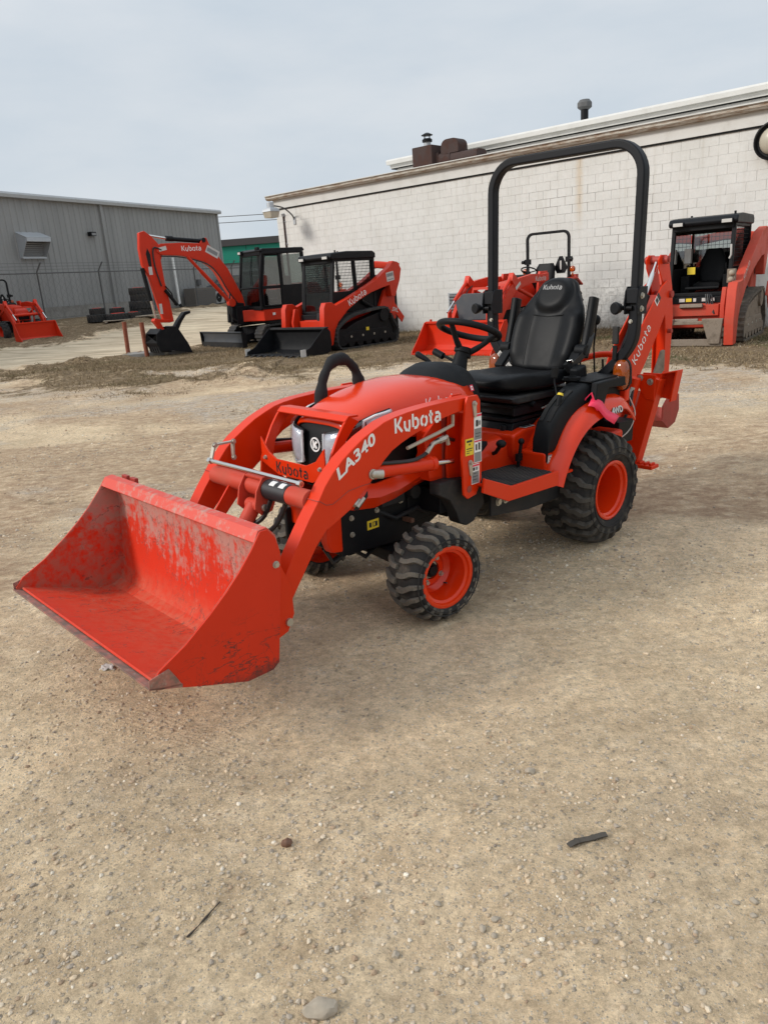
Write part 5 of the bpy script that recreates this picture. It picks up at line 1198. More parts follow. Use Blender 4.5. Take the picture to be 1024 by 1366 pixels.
# arm lettering
mb = MB(); stroke_word(mb, 'Kubota', (1.600, .4245, .914), (-1, 0, .040), (.02, 0, 1), .064, .19, .14, lift=.001)
mb.obj('arm_lettering', 'white_ink', TR)
me = font_mesh('LA340', .080, 'white_ink', .030, .22, 1.04, 'arm_lettering'); me.transform(Matrix.Diagonal((1.13, .82, 1, 1)))
place_text(me, 'arm_lettering', TR, (1.930, .4245, .776), (-.87, 0, .49), (.49, 0, .87), .001)
MB().tube([(1.50, .395, .828), (1.30, .40, .865), (1.20, .40, .885), (1.20, .40, .935)], .0085, 8).obj('control_rod', 'beige', TR)
# cross tube, bracket, tilt cylinder, level rod
MB().cyl((2.02, -.352, .70), (2.02, .352, .70), .042, n=32).obj('cross_tube', 'red_worn', TR)
MB().lathe([(.0425, .06), (.0445, .062), (.0445, .225), (.0425, .227)], (2.02, 0, .70), n=32).obj('tube_decal', 'black_ink', TR)
wd = MB()
for y0 in (.11, .175):
    wd.add([(2.02 + .0452 * math.cos(RD(a)), y, .70 + .0452 * math.sin(RD(a))) for y in (y0, y0 + .035) for a in (45, 58, 71, 84)], [(i, i + 1, i + 5, i + 4) for i in range(3)])
wd.obj('tube_decal', 'white_ink', TR)
bk_ = [(2.00, .765), (2.05, .755), (2.085, .70), (2.10, .625), (2.06, .585), (2.01, .60), (1.98, .66), (1.98, .75)]
br_ = MB()
for y in (-.075, .055): br_.prism(bk_, 'Y', y, y + .010)
br_.prism([(1.995, .750), (2.05, .742), (2.052, .752), (1.997, .762)], 'Y', -.075, .065)
br_.obj('tilt_bracket', 'red_worn', TR, .002)
tcy = MB().cyl((2.055, -.005, .625), (2.235, -.005, .395), .034, n=24).cyl((2.055, -.045, .625), (2.055, .035, .625), .028, n=18).cyl((2.225, -.005, .408), (2.24, -.005, .388), .038, n=24).obj('tilt_cylinder', 'red_worn', TR, .003)
MB().cyl((2.235, -.005, .395), (2.33, -.005, .275), .018, n=14).obj('piston_rod', 'chrome', tcy)
MB().cyl((2.055, .065, .625), (2.055, .078, .625), .016, n=18).obj('pivot_pin', 'zinc', TR, .002)
MB().cyl((2.055, -.34, .775), (2.055, .345, .775), .0095, n=14).cyl((2.055, -.345, .775), (2.055, -.325, .775), .016, n=6).cyl((2.055, .325, .775), (2.055, .345, .775), .014, n=6).obj('level_rod', 'chrome', TR)
lb = MB(); lb.bar([(2.055, -.33, .775), (2.03, -.33, .845), (1.93, -.33, .845)], .008, .022, up=(0, 1, 0)).bar([(1.93, -.33, .845), (1.935, -.33, .77)], .008, .022, up=(0, 1, 0))
for p in ((2.03, -.325, .845), (1.93, -.325, .845), (1.935, -.325, .77)): bolt(lb, p, (0, 1, 0), .010)
lb.obj('level_linkage', 'zinc', TR)
hs = MB(); hs.tube(smoothpath([(2.04, .10, .66), (2.06, .06, .58), (2.10, -.01, .53), (2.09, -.06, .52), (2.12, -.05, .44)], 6), .011, 8); hs.tube(smoothpath([(2.0, .16, .66), (2.04, .12, .55), (2.08, .04, .50), (2.06, -.03, .52), (2.02, -.06, .58)], 6), .011, 8); hs.obj('hose', 'hose', TR)
for sd in (1, -1):
    MB().prism([(2.02, .69), (2.06, .68), (2.30, .40), (2.28, .37), (2.00, .64)], 'Y', sd * .19, sd * .20).obj('link_plate', 'red', TR) if sd < 0 else None
MB().cyl((2.20, -.30, .47), (2.20, -.25, .47), .028, .032, 16).cyl((2.20, -.25, .47), (2.20, -.235, .47), .018).tube([(2.20, -.30, .47), (2.26, -.31, .40)], .012, 8).obj('hose_coupler', 'zinc', TR)
# hood guard --------------------------------------------------------------
GP = [(1.70, .985), (1.733, .952), (1.768, .905), (1.805, .84), (1.840, .76), (1.848, .70), (1.835, .655), (1.80, .625), (1.76, .60), (1.71, .585)]
IN = [(1.69, .60), (1.705, .63), (1.735, .66), (1.77, .70), (1.775, .76), (1.755, .83), (1.715, .89), (1.67, .935), (1.64, .955)]
for sd in (1, -1):
    MB().prism(GP + IN[::1], 'Y', sd * .232, sd * .246).obj('guard_side', 'red', TR, .003)
MB().prism([(1.645, .985), (1.700, .987), (1.725, .966), (1.718, .958), (1.695, .977), (1.645, .975)], 'Y', -.246, .246).obj('guard_top', 'red', TR, .003)
kp = [(-.232, .865), (-.175, .80), (-.12, .772), (.10, .772), (.17, .80), (.232, .865), (.232, .745), (.14, .700), (-.11, .700), (-.232, .745)]
gpl = MB().prism(kp, 'X', 1.832, 1.840); go = gpl.obj('guard_plate', 'red', TR, .002)
mb = MB(); tw_ = stroke_word(MB(), 'Kubota', (0, 0, 0), (1, 0, 0), (0, 1, 0), .050, .14, .16)
stroke_word(mb, 'Kubota', (1.840, -tw_ / 2, .712), (0, 1, 0), (0, 0, 1), .050, .17, .16, lift=.0008); mb.obj('guard_lettering', 'dark_hole', go)
bolts('guard_bolt', go, [(1.840, y, .77) for y in (-.20, .20)], (1, 0, 0), .008)
# cloth wrapped loop beside the hood
MB().tube(smoothpath([(1.50, -.20, .93), (1.485, -.20, 1.02), (1.462, -.20, 1.10), (1.405, -.20, 1.165), (1.33, -.20, 1.172), (1.265, -.20, 1.125), (1.235, -.20, 1.05), (1.225, -.20, .97)], 5), [.027 + .005 * math.sin(i * .45) + .0022 * math.sin(i * 1.3 + 1) + .001 * math.sin(i * 3.1) for i in range(36)], 14).obj('wrapped_loop', 'cloth', TR, ang=80)
MB().tube([(1.50, -.205, .90), (1.49, -.205, .985)], .012, 8).obj('loop_stub', 'zinc', TR)
# bucket ------------------------------------------------------------------
BK = [(2.905, .338), (2.871, .376), (2.77, .430), (2.669, .503), (2.60, .560), (2.542, .615), (2.485, .68), (2.445, .735), (2.415, .735), (2.385, .700), (2.368, .64), (2.372, .56), (2.395, .38), (2.413, .225), (2.44, .205), (2.549, .203), (2.729, .262), (2.90, .325)]
W2 = .6095
inn = [(2.44, .715), (2.405, .690), (2.398, .62), (2.410, .45), (2.425, .29), (2.445, .245), (2.49, .225), (2.57, .232), (2.88, .338)]
shellp = inn + [(x + dx, z + dz) for (x, z), (dx, dz) in zip(inn[::-1], [(.004, -.008), (.0, -.012), (-.006, -.014), (-.012, -.010), (-.014, -.004), (-.012, 0), (-.012, 0), (-.010, .004), (-.006, .010)])]
bkt = MB().prism(shellp, 'Y', -W2 + .006, W2 - .006).obj('bucket', 'bucket_in', TR, ang=25)
for sd in (1, -1):
    y0, y1 = sd * (W2 - .007), sd * W2
    m_ = MB(); m_.prism(BK, 'Y', y0 + sd * .0005, y1); so_ = m_.obj('side_plate', 'bucket_out', bkt, .0015)
    MB().prism(BK, 'Y', y0 - sd * .0016, y0).obj('side_lining', 'bucket_in', bkt)
MB().prism([(2.448, .738), (2.470, .700), (2.463, .694), (2.425, .724), (2.39, .70), (2.372, .65), (2.366, .65), (2.378, .705), (2.412, .742)], 'Y', -W2 + .008, W2 - .008).obj('top_rail', 'bucket_rail', bkt, .002)
for y in (-.54, -.46): MB().bx(2.374, 2.392, y - .01, y + .04, .70, .745).obj('top_hook', 'red_dull', bkt, .003)
MB().prism([(2.915, .334), (2.80, .305), (2.80, .291), (2.90, .322), (2.915, .327)], 'Y', -W2 - .004, W2 + .004).obj('cutting_edge', 'edge', bkt, .001)
MB().prism([(2.60, .2385), (2.605, .2415), (2.612, .2405), (2.612, .237)], 'Y', -W2 + .01, W2 - .01).obj('weld_seam', 'red_dull', bkt)
for sd in (1, -1):
    MB().prism([(2.912, .328), (2.912, .36), (2.84, .375), (2.82, .34), (2.80, .30), (2.88, .315)], 'Y', sd * W2, sd * (W2 + .004)).obj('edge_cap', 'edge', bkt, .001)
    for y in (.335, .44):
        MB().prism([(2.385, .62), (2.36, .66), (2.28, .56), (2.22, .42), (2.215, .30), (2.25, .235), (2.30, .22), (2.41, .225)], 'Y', sd * y, sd * (y + .010)).obj('bucket_ear', 'red', bkt, .002)
    pp = MB(); [pp.cyl((x, sd * .33, z), (x, sd * .46, z), .016, n=14) for x, z in ((2.245, .275),)]; pp.obj('pivot_pin', 'zinc', bkt)
bolts('side_bolt', bkt, [(2.392, W2, .60)], (0, 1, 0), .010)
MB().prism([(2.36, .58), (2.30, .50), (2.30, .35), (2.40, .34)], 'Y', -.04, -.03).prism([(2.36, .58), (2.30, .50), (2.30, .35), (2.40, .34)], 'Y', .02, .03).obj('tilt_ear', 'red', bkt)
# sub-frame rail under the floor
MB().prism([(.92, .37), (.92, .50), (.20, .44), (.20, .33), (.60, .33)], 'Y', .39, .405).obj('side_rail', 'frame_grey', TR, .003)
MB().prism([(.92, .37), (.92, .50), (.20, .44), (.20, .33), (.60, .33)], 'Y', -.405, -.39).obj('side_rail', 'frame_grey', TR, .003)
bolts('rail_bolt', TR, [(.86, .405, .435), (.80, .405, .435)], (0, 1, 0), .017)
# backhoe -----------------------------------------------------------------
bf = MB(); bf.bx(-.62, -.42, -.27, .27, .34, .50).bx(-.86, -.62, -.12, .12, .30, .62).bx(-.72, -.50, -.25, .25, .50, .56)
bf.obj('backhoe_frame', 'red', TR, .01)
for y in (-.1, 0, .1): MB().tube([(-.46, .04 + y * .5, .80), (-.43, .05 + y * .5, 1.05), (-.40, .055 + y * .5, 1.24)], .006, 8).obj('control_lever', 'black', TR) if y == 0 else MB().tube([(-.44, y + .12, .82), (-.41, y + .12, 1.02)], .007, 8).obj('control_lever', 'black', TR)
MB().tube([(-.34, .215, .88), (-.31, .215, 1.1), (-.285, .24, 1.245)], .0055, 8).obj('long_lever', 'black', TR); MB().ball((-.283, .242, 1.262), .024, 16, 12, (1, 1, 1.25)).obj('lever_knob', 'plastic', TR)
MB().prism([(-.52, .5), (-.40, .5), (-.40, .80), (-.44, .84), (-.52, .84)], 'Y', -.16, .26).obj('control_tower', 'black', TR, .012)
MB().tube(smoothpath([(-.52, -.05, .98), (-.60, .06, 1.02), (-.64, .18, 1.02), (-.66, .22, .96), (-.66, .22, .80)], 4), .020, 10).obj('guard_hoop', 'red', TR)
BM = [(-.92, .58), (-1.02, .60), (-1.12, .76), (-1.24, .90), (-1.42, 1.12), (-1.56, 1.32), (-1.57, 1.42), (-1.50, 1.46), (-1.42, 1.42), (-1.30, 1.30), (-1.12, 1.12), (-.98, .97), (-.90, .80), (-.86, .66)]
for y in (.062, -.072): MB().prism(BM, 'Y', y, y + .010).obj('boom', 'red', TR, .003)
MB().prism([(-1.0, .66), (-1.20, .90), (-1.48, 1.28), (-1.46, 1.36), (-1.10, 1.02), (-.94, .80)], 'Y', -.060, .060).obj('boom_core', 'red_dull', TR)
mb = MB(); stroke_word(mb, 'Kubota', (-1.10, .0725, .905), (-.62, 0, .78), (.78, 0, .62), .066, .135, .16, lift=.001)
mb.obj('boom_lettering', 'white_ink', TR)
decal('boom_decal', TR, (-1.36, .0725, 1.285), (-.66, 0, .75), (.75, 0, .66), [(0, 0, .075, .06, 0), (.01, .01, .04, .05, 1), (.045, .0, .075, .06, 1)], ['white_ink', 'black_ink'])
DP = [(-1.39, 1.60), (-1.42, 1.63), (-1.50, 1.63), (-1.54, 1.60), (-1.62, 1.40), (-1.66, 1.20), (-1.66, .74), (-1.58, .74), (-1.56, 1.10), (-1.52, 1.30), (-1.46, 1.46), (-1.40, 1.54)]
for y in (.040, -.050): MB().prism(DP, 'Y', y, y + .010).obj('dipper', 'red', TR, .003)
MB().prism([(-1.54, 1.30), (-1.60, 1.38), (-1.65, 1.18), (-1.65, .78), (-1.60, .78), (-1.58, 1.14)], 'Y', -.04, .04).obj('dipper_core', 'red', TR)
MB().cyl((-1.465, -.085, 1.595), (-1.465, .085, 1.595), .028, n=18).cyl((-1.465, .085, 1.595), (-1.465, .092, 1.595), .014, n=14).cyl((-1.55, -.09, 1.36), (-1.55, .09, 1.36), .024, n=18).cyl((-1.60, -.08, 1.10), (-1.60, .08, 1.10), .016).obj('pivot_pin', 'red_dull', TR, .002)
MB().cyl((-1.46, 0, 1.59), (-1.30, 0, 1.33), .016, n=16).obj('piston_rod', 'chrome', TR); MB().cyl((-1.32, 0, 1.36), (-1.06, 0, .98), .034, n=18).obj('dipper_cylinder', 'black', TR, .003)
MB().cyl((-1.24, .03, 1.24), (-1.20, .05, 1.16), .014, n=10).cyl((-1.20, .045, 1.17), (-1.18, .05, 1.12), .018, n=6).obj('hose_fitting', 'zinc', TR)
MB().cyl((-1.70, 0, 1.20), (-1.70, 0, .88), .028, n=16).obj('bucket_cylinder', 'red_dull', TR)
# digging bucket tucked under the dipper
DB = [(-1.52, .92), (-1.44, .74), (-1.48, .58), (-1.60, .50), (-1.75, .54), (-1.80, .66), (-1.62, .78)]
for y in (.13, -.14): MB().prism([(-1.52, .66), (-1.42, .58), (-1.42, .47), (-1.52, .40), (-1.63, .43), (-1.68, .52), (-1.66, .64)], 'Y', y, y + .012).obj('dig_bucket_side', 'red_dull', TR, .004)
MB().sweep([(-1.42, 0, .57), (-1.42, 0, .47), (-1.52, 0, .405), (-1.63, 0, .435), (-1.68, 0, .52)], [(-.13, -.005), (.13, -.005), (.13, .005), (-.13, .005)], up=(0, 0, 1)).obj('dig_bucket', 'red_dull', TR)
MB().prism([(-1.50, .97), (-1.55, .97), (-1.56, .82), (-1.46, .76), (-1.40, .80)], 'Y', .045, .065).obj('bucket_link', 'mud_steel', TR, .01)
# stabilisers folded up, with their pads
for sd in (1, -1):
    sg = MB()
    sg.sweep([(-.76, sd * .262, .29), (-.76, sd * .395, .88)], [(-.040, -.055), (.040, -.055), (.040, .055), (-.040, .055)], up=(0, sd, .25))
    sg.prism([(sd * .42, .90), (sd * .29, .90), (sd * .29, .84), (sd * .36, .74), (sd * .42, .74)], 'X', -.725, -.715).prism([(sd * .42, .90), (sd * .29, .90), (sd * .29, .84), (sd * .36, .74), (sd * .42, .74)], 'X', -.805, -.795)
    s_o = sg.obj('stabiliser_leg', 'red', TR, .004)
    pdm = MB(); q4 = [(sd * .425, .905), (sd * .535, .93), (sd * .505, .73), (sd * .405, .74)]
    pdm.prism(q4, 'X', -.845, -.835); pdm.prism([q4[0], (sd * .437, .908), (sd * .417, .74), q4[3]], 'X', -.835, -.765); pdm.prism([(sd * .523, .927), q4[1], q4[2], (sd * .493, .731)], 'X', -.835, -.765); pdm.prism([(sd * .425, .905), (sd * .535, .93), (sd * .534, .921), (sd * .424, .896)], 'X', -.835, -.765)
    pdm.obj('stabiliser_pad', 'red', TR, .003)
    MB().cyl((-.685, sd * .20, .38), (-.685, sd * .30, .88), .036, n=18).obj('stabiliser_cylinder', 'red', TR, .003)
    bolts('pivot_pin', s_o, [(-.715, sd * .385, .855), (-.715, sd * .315, .875)], (1, 0, 0), .016)
    MB().tube([(-.66, sd * .30, .82), (-.62, sd * .31, .72), (-.60, sd * .30, .66), (-.60, sd * .27, .60)], .010, 8).obj('hose', 'hose', TR)
    MB().cyl((-.66, sd * .30, .82), (-.64, sd * .29, .76), .014, n=8).obj('hose_fitting', 'zinc', TR)
sp2 = MB(); sp2.bx(-.80, -.70, .29, .44, .288, .312)
for k in range(4): sp2.bx(-.78, -.72, .30 + k * .036, .315 + k * .036, .312, .326)
sp2.obj('step', 'red', TR, .003)
MB().bx(-.58, -.40, .22, .36, .50, .64).tube([(-.38, .30, .70), (-.42, .34, .62), (-.5, .34, .54)], .012, 8).obj('rear_clutter', 'black', TR, .008)
MB().tube(smoothpath([(-.40, .42, .80), (-.44, .44, .70), (-.42, .42, .60), (-.36, .38, .54)], 5), .0035, 6).obj('cable', 'white_old', TR)
# ------------------------------------------------------------------ tracks
def resample(P, step):
    P = [Vector((a, 0, b)) for a, b in P]; P.append(P[0]); L_ = [0]
    for a, b in zip(P[:-1], P[1:]): L_.append(L_[-1] + (b - a).length)
    n = int(L_[-1] / step); out_ = []; j = 0
    for i in range(n):
        s = L_[-1] * i / n
        while L_[j + 1] < s: j += 1
        t = (s - L_[j]) / max(1e-9, L_[j + 1] - L_[j]); out_.append(P[j].lerp(P[j + 1], t))
    return out_
def track(root, outline, y0, y1, mat, th=.035, lug=.022, step=.05):
    P = resample([(p.x, p.z) for p in smoothpath([(a, 0, b) for a, b in outline], 5, True)], step)
    if len(P) % 2: P.pop()
    n = len(P); c = sum(P, Vector()) / n; rs = []
    for i, p in enumerate(P):
        t = (P[(i + 1) % n] - P[i - 1]).normalized(); nn = Vector((-t.z, 0, t.x))
        if nn.dot(p - c) < 0: nn = -nn
        o_ = nn * (0 if i % 2 else -lug)
        rs.append([tuple(p + o_ + Vector((0, y0, 0))), tuple(p + o_ + Vector((0, y1, 0))), tuple(p - nn * (th + lug) + Vector((0, y1, 0))), tuple(p - nn * (th + lug) + Vector((0, y0, 0)))])
    return MB().rings(rs, closed=True).obj('rubber_track', mat, root, smooth=False)
def cab_pane(name, pts, parent, mat='glass'):
    mb = MB(); mb.add(pts, [tuple(range(len(pts)))]); return mb.obj(name, mat, parent, smooth=False)
def grid_wires(mb, o, ux, uy, nu, nv, r=.006):
    o, ux, uy = Vector(o), Vector(ux), Vector(uy)
    for i in range(nu + 1): mb.tube([o + ux * (i / nu), o + ux * (i / nu) + uy], r, 4)
    for j in range(nv + 1): mb.tube([o + uy * (j / nv), o + uy * (j / nv) + ux], r, 4)
def op_seat(parent, x, z, sc=1.0, mat='vinyl', y=0):
    mb = MB(); mb.rings([[(x + dx, y + a * sc, z + b * sc + .06) for a, b in srect(.24, th, 3.5, 20)] for dx, th in ((-.2, .04), (-.1, .07), (.15, .07), (.26, .045))])
    mb.rings([[(x - .2 - u * .14 + b * sc, y + a * sc, z + .1 + u * .62 * sc) for a, b in srect(hw, .06, 3.5, 20)] for u, hw in ((0, .2), (.2, .25), (.6, .25), (.8, .19), (.95, .16), (1, .12))])
    return mb.obj('seat', mat, parent, ang=60)
# ------------------------------------------------------------------ compact track loader
def ctl(worn, loc, yaw, label):
    r = empty('track_loader', loc, (0, 0, RD(yaw)), label, 'track loader', 'track loaders')
    red = 'red_worn' if worn else 'red_far'; tm = 'track_mud' if worn else 'rubber_far'
    for sd in (1, -1):
        y0, y1 = sd * .48, sd * .86
        ol = [(.98, .02), (1.10, .16), (1.10, .38), (1.0, .58), (.55, .80), (0, .885), (-.55, .93), (-.78, .88), (-1.0, .55), (-1.13, .30), (-1.06, .06), (-.9, .005), (0, -.005), (.8, .0)]
        track(r, ol, min(y0, y1), max(y0, y1), tm, step=.055 if worn else .05)
        uc = MB().prism([(.85, .14), (.95, .40), (.4, .62), (-.5, .80), (-.72, .78), (-.95, .35), (-.90, .12)], 'Y', sd * .50, sd * .80)
        uc.obj('undercarriage', 'mud_steel' if worn else 'black', r, .02)
        pl = MB().prism([(.80, .16), (.88, .34), (.6, .42), (-.7, .42), (-.85, .30), (-.84, .14)], 'Y', sd * .80, sd * .84); pl.obj('track_guard', 'mud_steel' if worn else 'black', r, .01)
        rlm = MB().cyl((0, sd * .52, 0), (0, sd * .835, 0), .11, n=16).mesh('roller', 'mud_steel' if worn else 'black')
        for x in (-.9, -.6, -.3, 0, .3, .6): inst(rlm, 'roller', r, (x, 0, .16))
        MB().cyl((-.62, sd * .52, .72), (-.62, sd * .845, .72), .16, n=20).obj('drive_sprocket', 'mud_steel' if worn else 'black', r); wl = MB(); wl.cyl((.88, sd * .52, .30), (.88, sd * .835, .30), .20, n=20); wl.obj('idler', 'mud_steel' if worn else 'black', r)
        bolts('bolt', r, [(x, sd * .84, .30) for x in (-.6, -.2, .2, .6)], (0, sd, 0), .022)
        # lift arm
        A = [(1.30, .13), (1.16, .16), (1.06, .48), (.94, .66), (.60, .92), (.20, 1.12), (-.25, 1.28), (-.70, 1.38), (-.95, 1.42), (-1.00, 1.15), (-1.14, 1.14), (-1.34, 1.52), (-1.42, 1.80), (-1.30, 1.97), (-1.12, 2.00), (-.98, 1.86), (-.4, 1.55), (.15, 1.34), (.62, 1.18), (.98, 1.06), (1.10, 1.14), (1.30, 1.14), (1.37, 1.02), (1.41, .60), (1.38, .18)]
        if worn: A = [(1.46, .03), (1.30, .04), (1.22, .50), (1.10, .66), (.70, .96), (.20, 1.22), (-.25, 1.38), (-.70, 1.50), (-.95, 1.52), (-1.00, 1.15), (-1.14, 1.14), (-1.34, 1.52), (-1.42, 1.80), (-1.30, 2.0), (-1.05, 2.05), (-.6, 1.96), (.15, 1.60), (.72, 1.30), (1.02, 1.12), (1.24, 1.10), (1.44, 1.10), (1.52, .98), (1.60, .45), (1.54, .03)]
        ya, yb_ = sd * .62, sd * .78
        MB().prism(A, 'Y', ya, yb_).obj('lift_arm', red, r, .012)
        MB().prism([(-.85, .45), (-.62, .75), (-.95, 1.30), (-1.15, 1.40), (-1.30, 1.2), (-1.32, .60), (-1.12, .45)], 'Y', sd * .50, sd * .60).obj('rear_tower', red, r, .01)
        MB().prism([(-.80, .75), (-.95, 1.02), (-1.32, .62), (-1.22, .48), (-1.0, .72)], 'Y', sd * .865, sd * .885).obj('link_plate', red, r, .006)
        MB().cyl((1.20, sd * .585, .34), (1.10, sd * .585, .98), .032, n=14).obj('tilt_cylinder', red, r); MB().cyl((-.9, sd * .56, .72), (-.1, sd * .56, 1.1), .05, n=14).obj('lift_cylinder', 'black', r)
        # front lower cylinder shields
        MB().prism([(1.24, .34), (1.08, .34), (1.02, .62), (1.06, 1.00), (1.18, 1.02), (1.28, .70)], 'Y', sd * .47, sd * .55).obj('cylinder_shield', red, r, .015)
    MB().sweep([(-1.36, -.70, 1.86), (-1.34, 0, 1.95), (-1.36, .70, 1.86)], srect(.09, .09, 5, 12), up=(0, 0, 1)).obj('cross_tube', red, r)
    body = MB().prism([(1.0, .30), (1.05, .48), (1.0, .78), (-.6, .95), (-1.35, 1.0), (-1.35, .35), (.2, .22)], 'Y', -.47, .47); body.obj('body', red, r, .02)
    MB().prism([(-.62, .9), (-.62, 1.62), (-.9, 1.70), (-1.40, 1.55), (-1.52, 1.30), (-1.52, .32), (-1.30, .28), (-1.25, .9)], 'Y', -.50, .50).obj('engine_cover', 'black', r, .03)
    MB().bx(1.0, 1.12, -.42, .42, .52, .72).obj('front_sill', red, r, .01)
    MB().bx(.80, 1.02, -.45, .45, .74, .86).obj('door_sill', 'black', r, .01)
    hg = MB(); [hg.tube([(1.02, .16 + k * .03, .9), (1.08, .2 + k * .03, .7 + .05 * k), (1.12, .35, .55)], .012, 6) for k in range(4)]; hg.obj('hose', 'hose', r)
    # cab
    C_ = MB(); zf, zt = .86, 2.12
    for y in (-.52, .52):
        s = 1 if y > 0 else -1
        C_.bar([(.86, y, zf), (.80, y, 1.4), (.70, y, zt)], .07, .07, up=(1, 0, 0))
        C_.bar([(-.62, y, zf), (-.64, y, zt)], .08, .08, up=(1, 0, 0))
        C_.bar([(.04 if worn else -.02, y, zf), (.02, y, zt)], .05, .07, up=(1, 0, 0)) if not worn else None
        C_.bx(-.62, .84, y - .02, y + .02, zf, 1.36 if True else 1.2)
        C_.bx(-.62, .70, y - .03, y + .03, 2.05, zt)
    C_.bx(.64, .76, -.52, .52, 2.02, 2.12).bx(.80, .90, -.5, .5, .86, .93).bx(-.66, -.60, -.5, .5, .86, 1.30).bx(-.66, -.60, -.5, .5, 2.0, 2.1)
    C_.obj('cab_frame', 'black', r, .012)
    MB().prism([(.82, 2.10), (.86, 2.16), (.80, 2.24), (.3, 2.28), (-.60, 2.27), (-.70, 2.22), (-.70, 2.10)], 'Y', -.60, .60).obj('cab_roof', 'charcoal' if worn else 'black', r, .03, 3)
    gw = MB()
    for y in (-.525, .525): grid_wires(gw, (-.58, y, 1.38), (1.20, 0, 0), (0, 0, .68), 26 if not worn else 14, 10, .0045)
    grid_wires(gw, (-.63, -.45, 1.38), (0, .9, 0), (0, 0, .62), 12, 8, .005)
    gw.obj('window_guard', 'black', r)
    for y in (-.50, .50): cab_pane('side_window', [(-.6, y, 1.36), (.76, y, 1.36), (.70, y, 2.06), (-.6, y, 2.06)], r)
    cab_pane('rear_window', [(-.61, -.47, 1.32), (-.61, .47, 1.32), (-.61, .47, 2.02), (-.61, -.47, 2.02)], r)
    if not worn:
        fr = MB(); fr.bar([(.87, -.47, .90), (.87, .47, .90), (.735, .47, 2.03), (.735, -.47, 2.03)], .05, .03, up=(1, 0, .1), closed=True); fr.obj('door_frame', 'black', r, .01)
        cab_pane('door_glass', [(.862, -.45, .92), (.862, .45, .92), (.735, .45, 2.01), (.735, -.45, 2.01)], r)
        dg = MB(); grid_wires(dg, (.85, -.40, 1.38), (0, .80, 0), (-.075, 0, .60), 14, 12, .0045); dg.obj('screen', 'black', r)
    op_seat(r, .05, .98, 1.0)
    jn = MB(); jn.bx(-.2, .35, -.46, -.30, .9, 1.22).bx(-.2, .35, .30, .46, .9, 1.22).tube([(.3, -.36, 1.2), (.34, -.34, 1.42)], .02, 8).tube([(.3, .36, 1.2), (.34, .34, 1.42)], .02, 8).bx(.5, .8, -.45, .45, .86, .92).tube([(.62, .30, 1.0), (.62, -.30, 1.0)], .03, 8); jn.obj('joystick_console', 'plastic', r, .01)
    for y in (-.42, .42):
        lp_ = MB().bx(.80, .88, y - .10, y + .10, 2.10, 2.19).obj('lamp_housing', 'black', r, .01); MB().bx(.875, .890, y - .085, y + .085, 2.115, 2.175).obj('lamp_lens', 'white_old', lp_, .004)
    MB().cyl((-.45, -.50, 2.26), (-.45, -.50, 2.34), .02).cyl((.60, .50, 2.25), (.60, .50, 2.31), .02).obj('antenna', 'black', r)
    return r
trl = ctl(False, (-.66, 19.65, 0), -134, 'new orange track loader with black cab and wide black bucket beside the excavator')
TB = MB(); O_ = [(2.38, .02), (1.74, .0), (1.50, .06), (1.44, .22), (1.46, .50), (1.55, .58)]; I_ = [(1.58, .555), (1.50, .49), (1.475, .23), (1.525, .085), (1.75, .025), (2.38, .045)]
tbo = TB.prism(O_ + I_, 'Y', -1.0, 1.0).obj('bucket', 'black', trl, ang=25)
for sd in (1, -1):
    MB().prism([(2.40, .0), (1.74, -.01), (1.50, .05), (1.43, .22), (1.45, .50), (1.55, .60), (1.66, .58), (2.12, .20), (2.36, .11)], 'Y', sd * 1.0, sd * 1.015).obj('side_plate', 'black', tbo, .002)
    MB().bx(2.26, 2.42, sd * 1.015, sd * 1.028, .01, .18).obj('side_cutter', 'white_old', tbo, .004)
tt = MB().prism([(2.38, .03), (2.52, .005), (2.52, .018), (2.40, .052)], 'Y', -.028, .028).mesh('tooth', 'frame_grey', False)
for k in range(9): inst(tt, 'tooth', tbo, (0, -.92 + k * .23, 0))
MB().prism([(1.48, .585), (1.60, .565), (1.60, .60), (1.50, .61)], 'Y', -1.0, 1.0).obj('top_rail', 'frame_grey', tbo)
def letter(parent, word, o, ux, uy, h, mat='white_ink', th=.14):
    mb = MB(); stroke_word(mb, word, o, ux, uy, h, th, .12); return mb.obj('lettering', mat, parent)
letter(trl, 'Kubota', (.52, .784, 1.01), (-1, 0, .42), (.42, 0, 1), .15)
decal('arm_decal', trl, (-.86, .781, 1.50), (-1, 0, .15), (.15, 0, 1), [(0, 0, .28, .22, 0), (.02, .11, .26, .19, 1), (.03, .03, .25, .05, 1)], ['white_old', 'grey_ink'])
me = font_mesh('SVL', .14, 'white_old', .03, .15); place_text(me, 'link_lettering', trl, (-.86, .887, .80), (-1, 0, -.25), (-.25, 0, 1))
for x, z in ((-.0, .0), (.0, 0)): pass
MB().bx(-.02, .08, .842, .848, .40, .48).obj('service_decal', 'yellow', trl)
rl_ = ctl(True, (6.64, 15.12, 0), -126, 'older muddy orange track loader without bucket parked at the right edge')
cp = MB(); cp.bx(1.48, 1.56, -.60, .60, .02, .14).bx(1.50, 1.56, -.60, .60, .40, .46)
cp.obj('coupler_bar', 'mud_steel', rl_, .01)
for y in (-.42, .42): MB().prism([(y - .18, .50), (y + .18, .50), (y + .14, .06), (y - .04, .06)] if y > 0 else [(y - .18, .50), (y + .18, .50), (y + .04, .06), (y - .14, .06)], 'X', 1.50, 1.60).obj('coupler_plate', 'mud_steel', rl_, .012)
MB().cyl((1.45, -.25, .46), (1.45, .15, .46), .04, n=12).obj('coupler_pin', 'mud_steel', rl_)
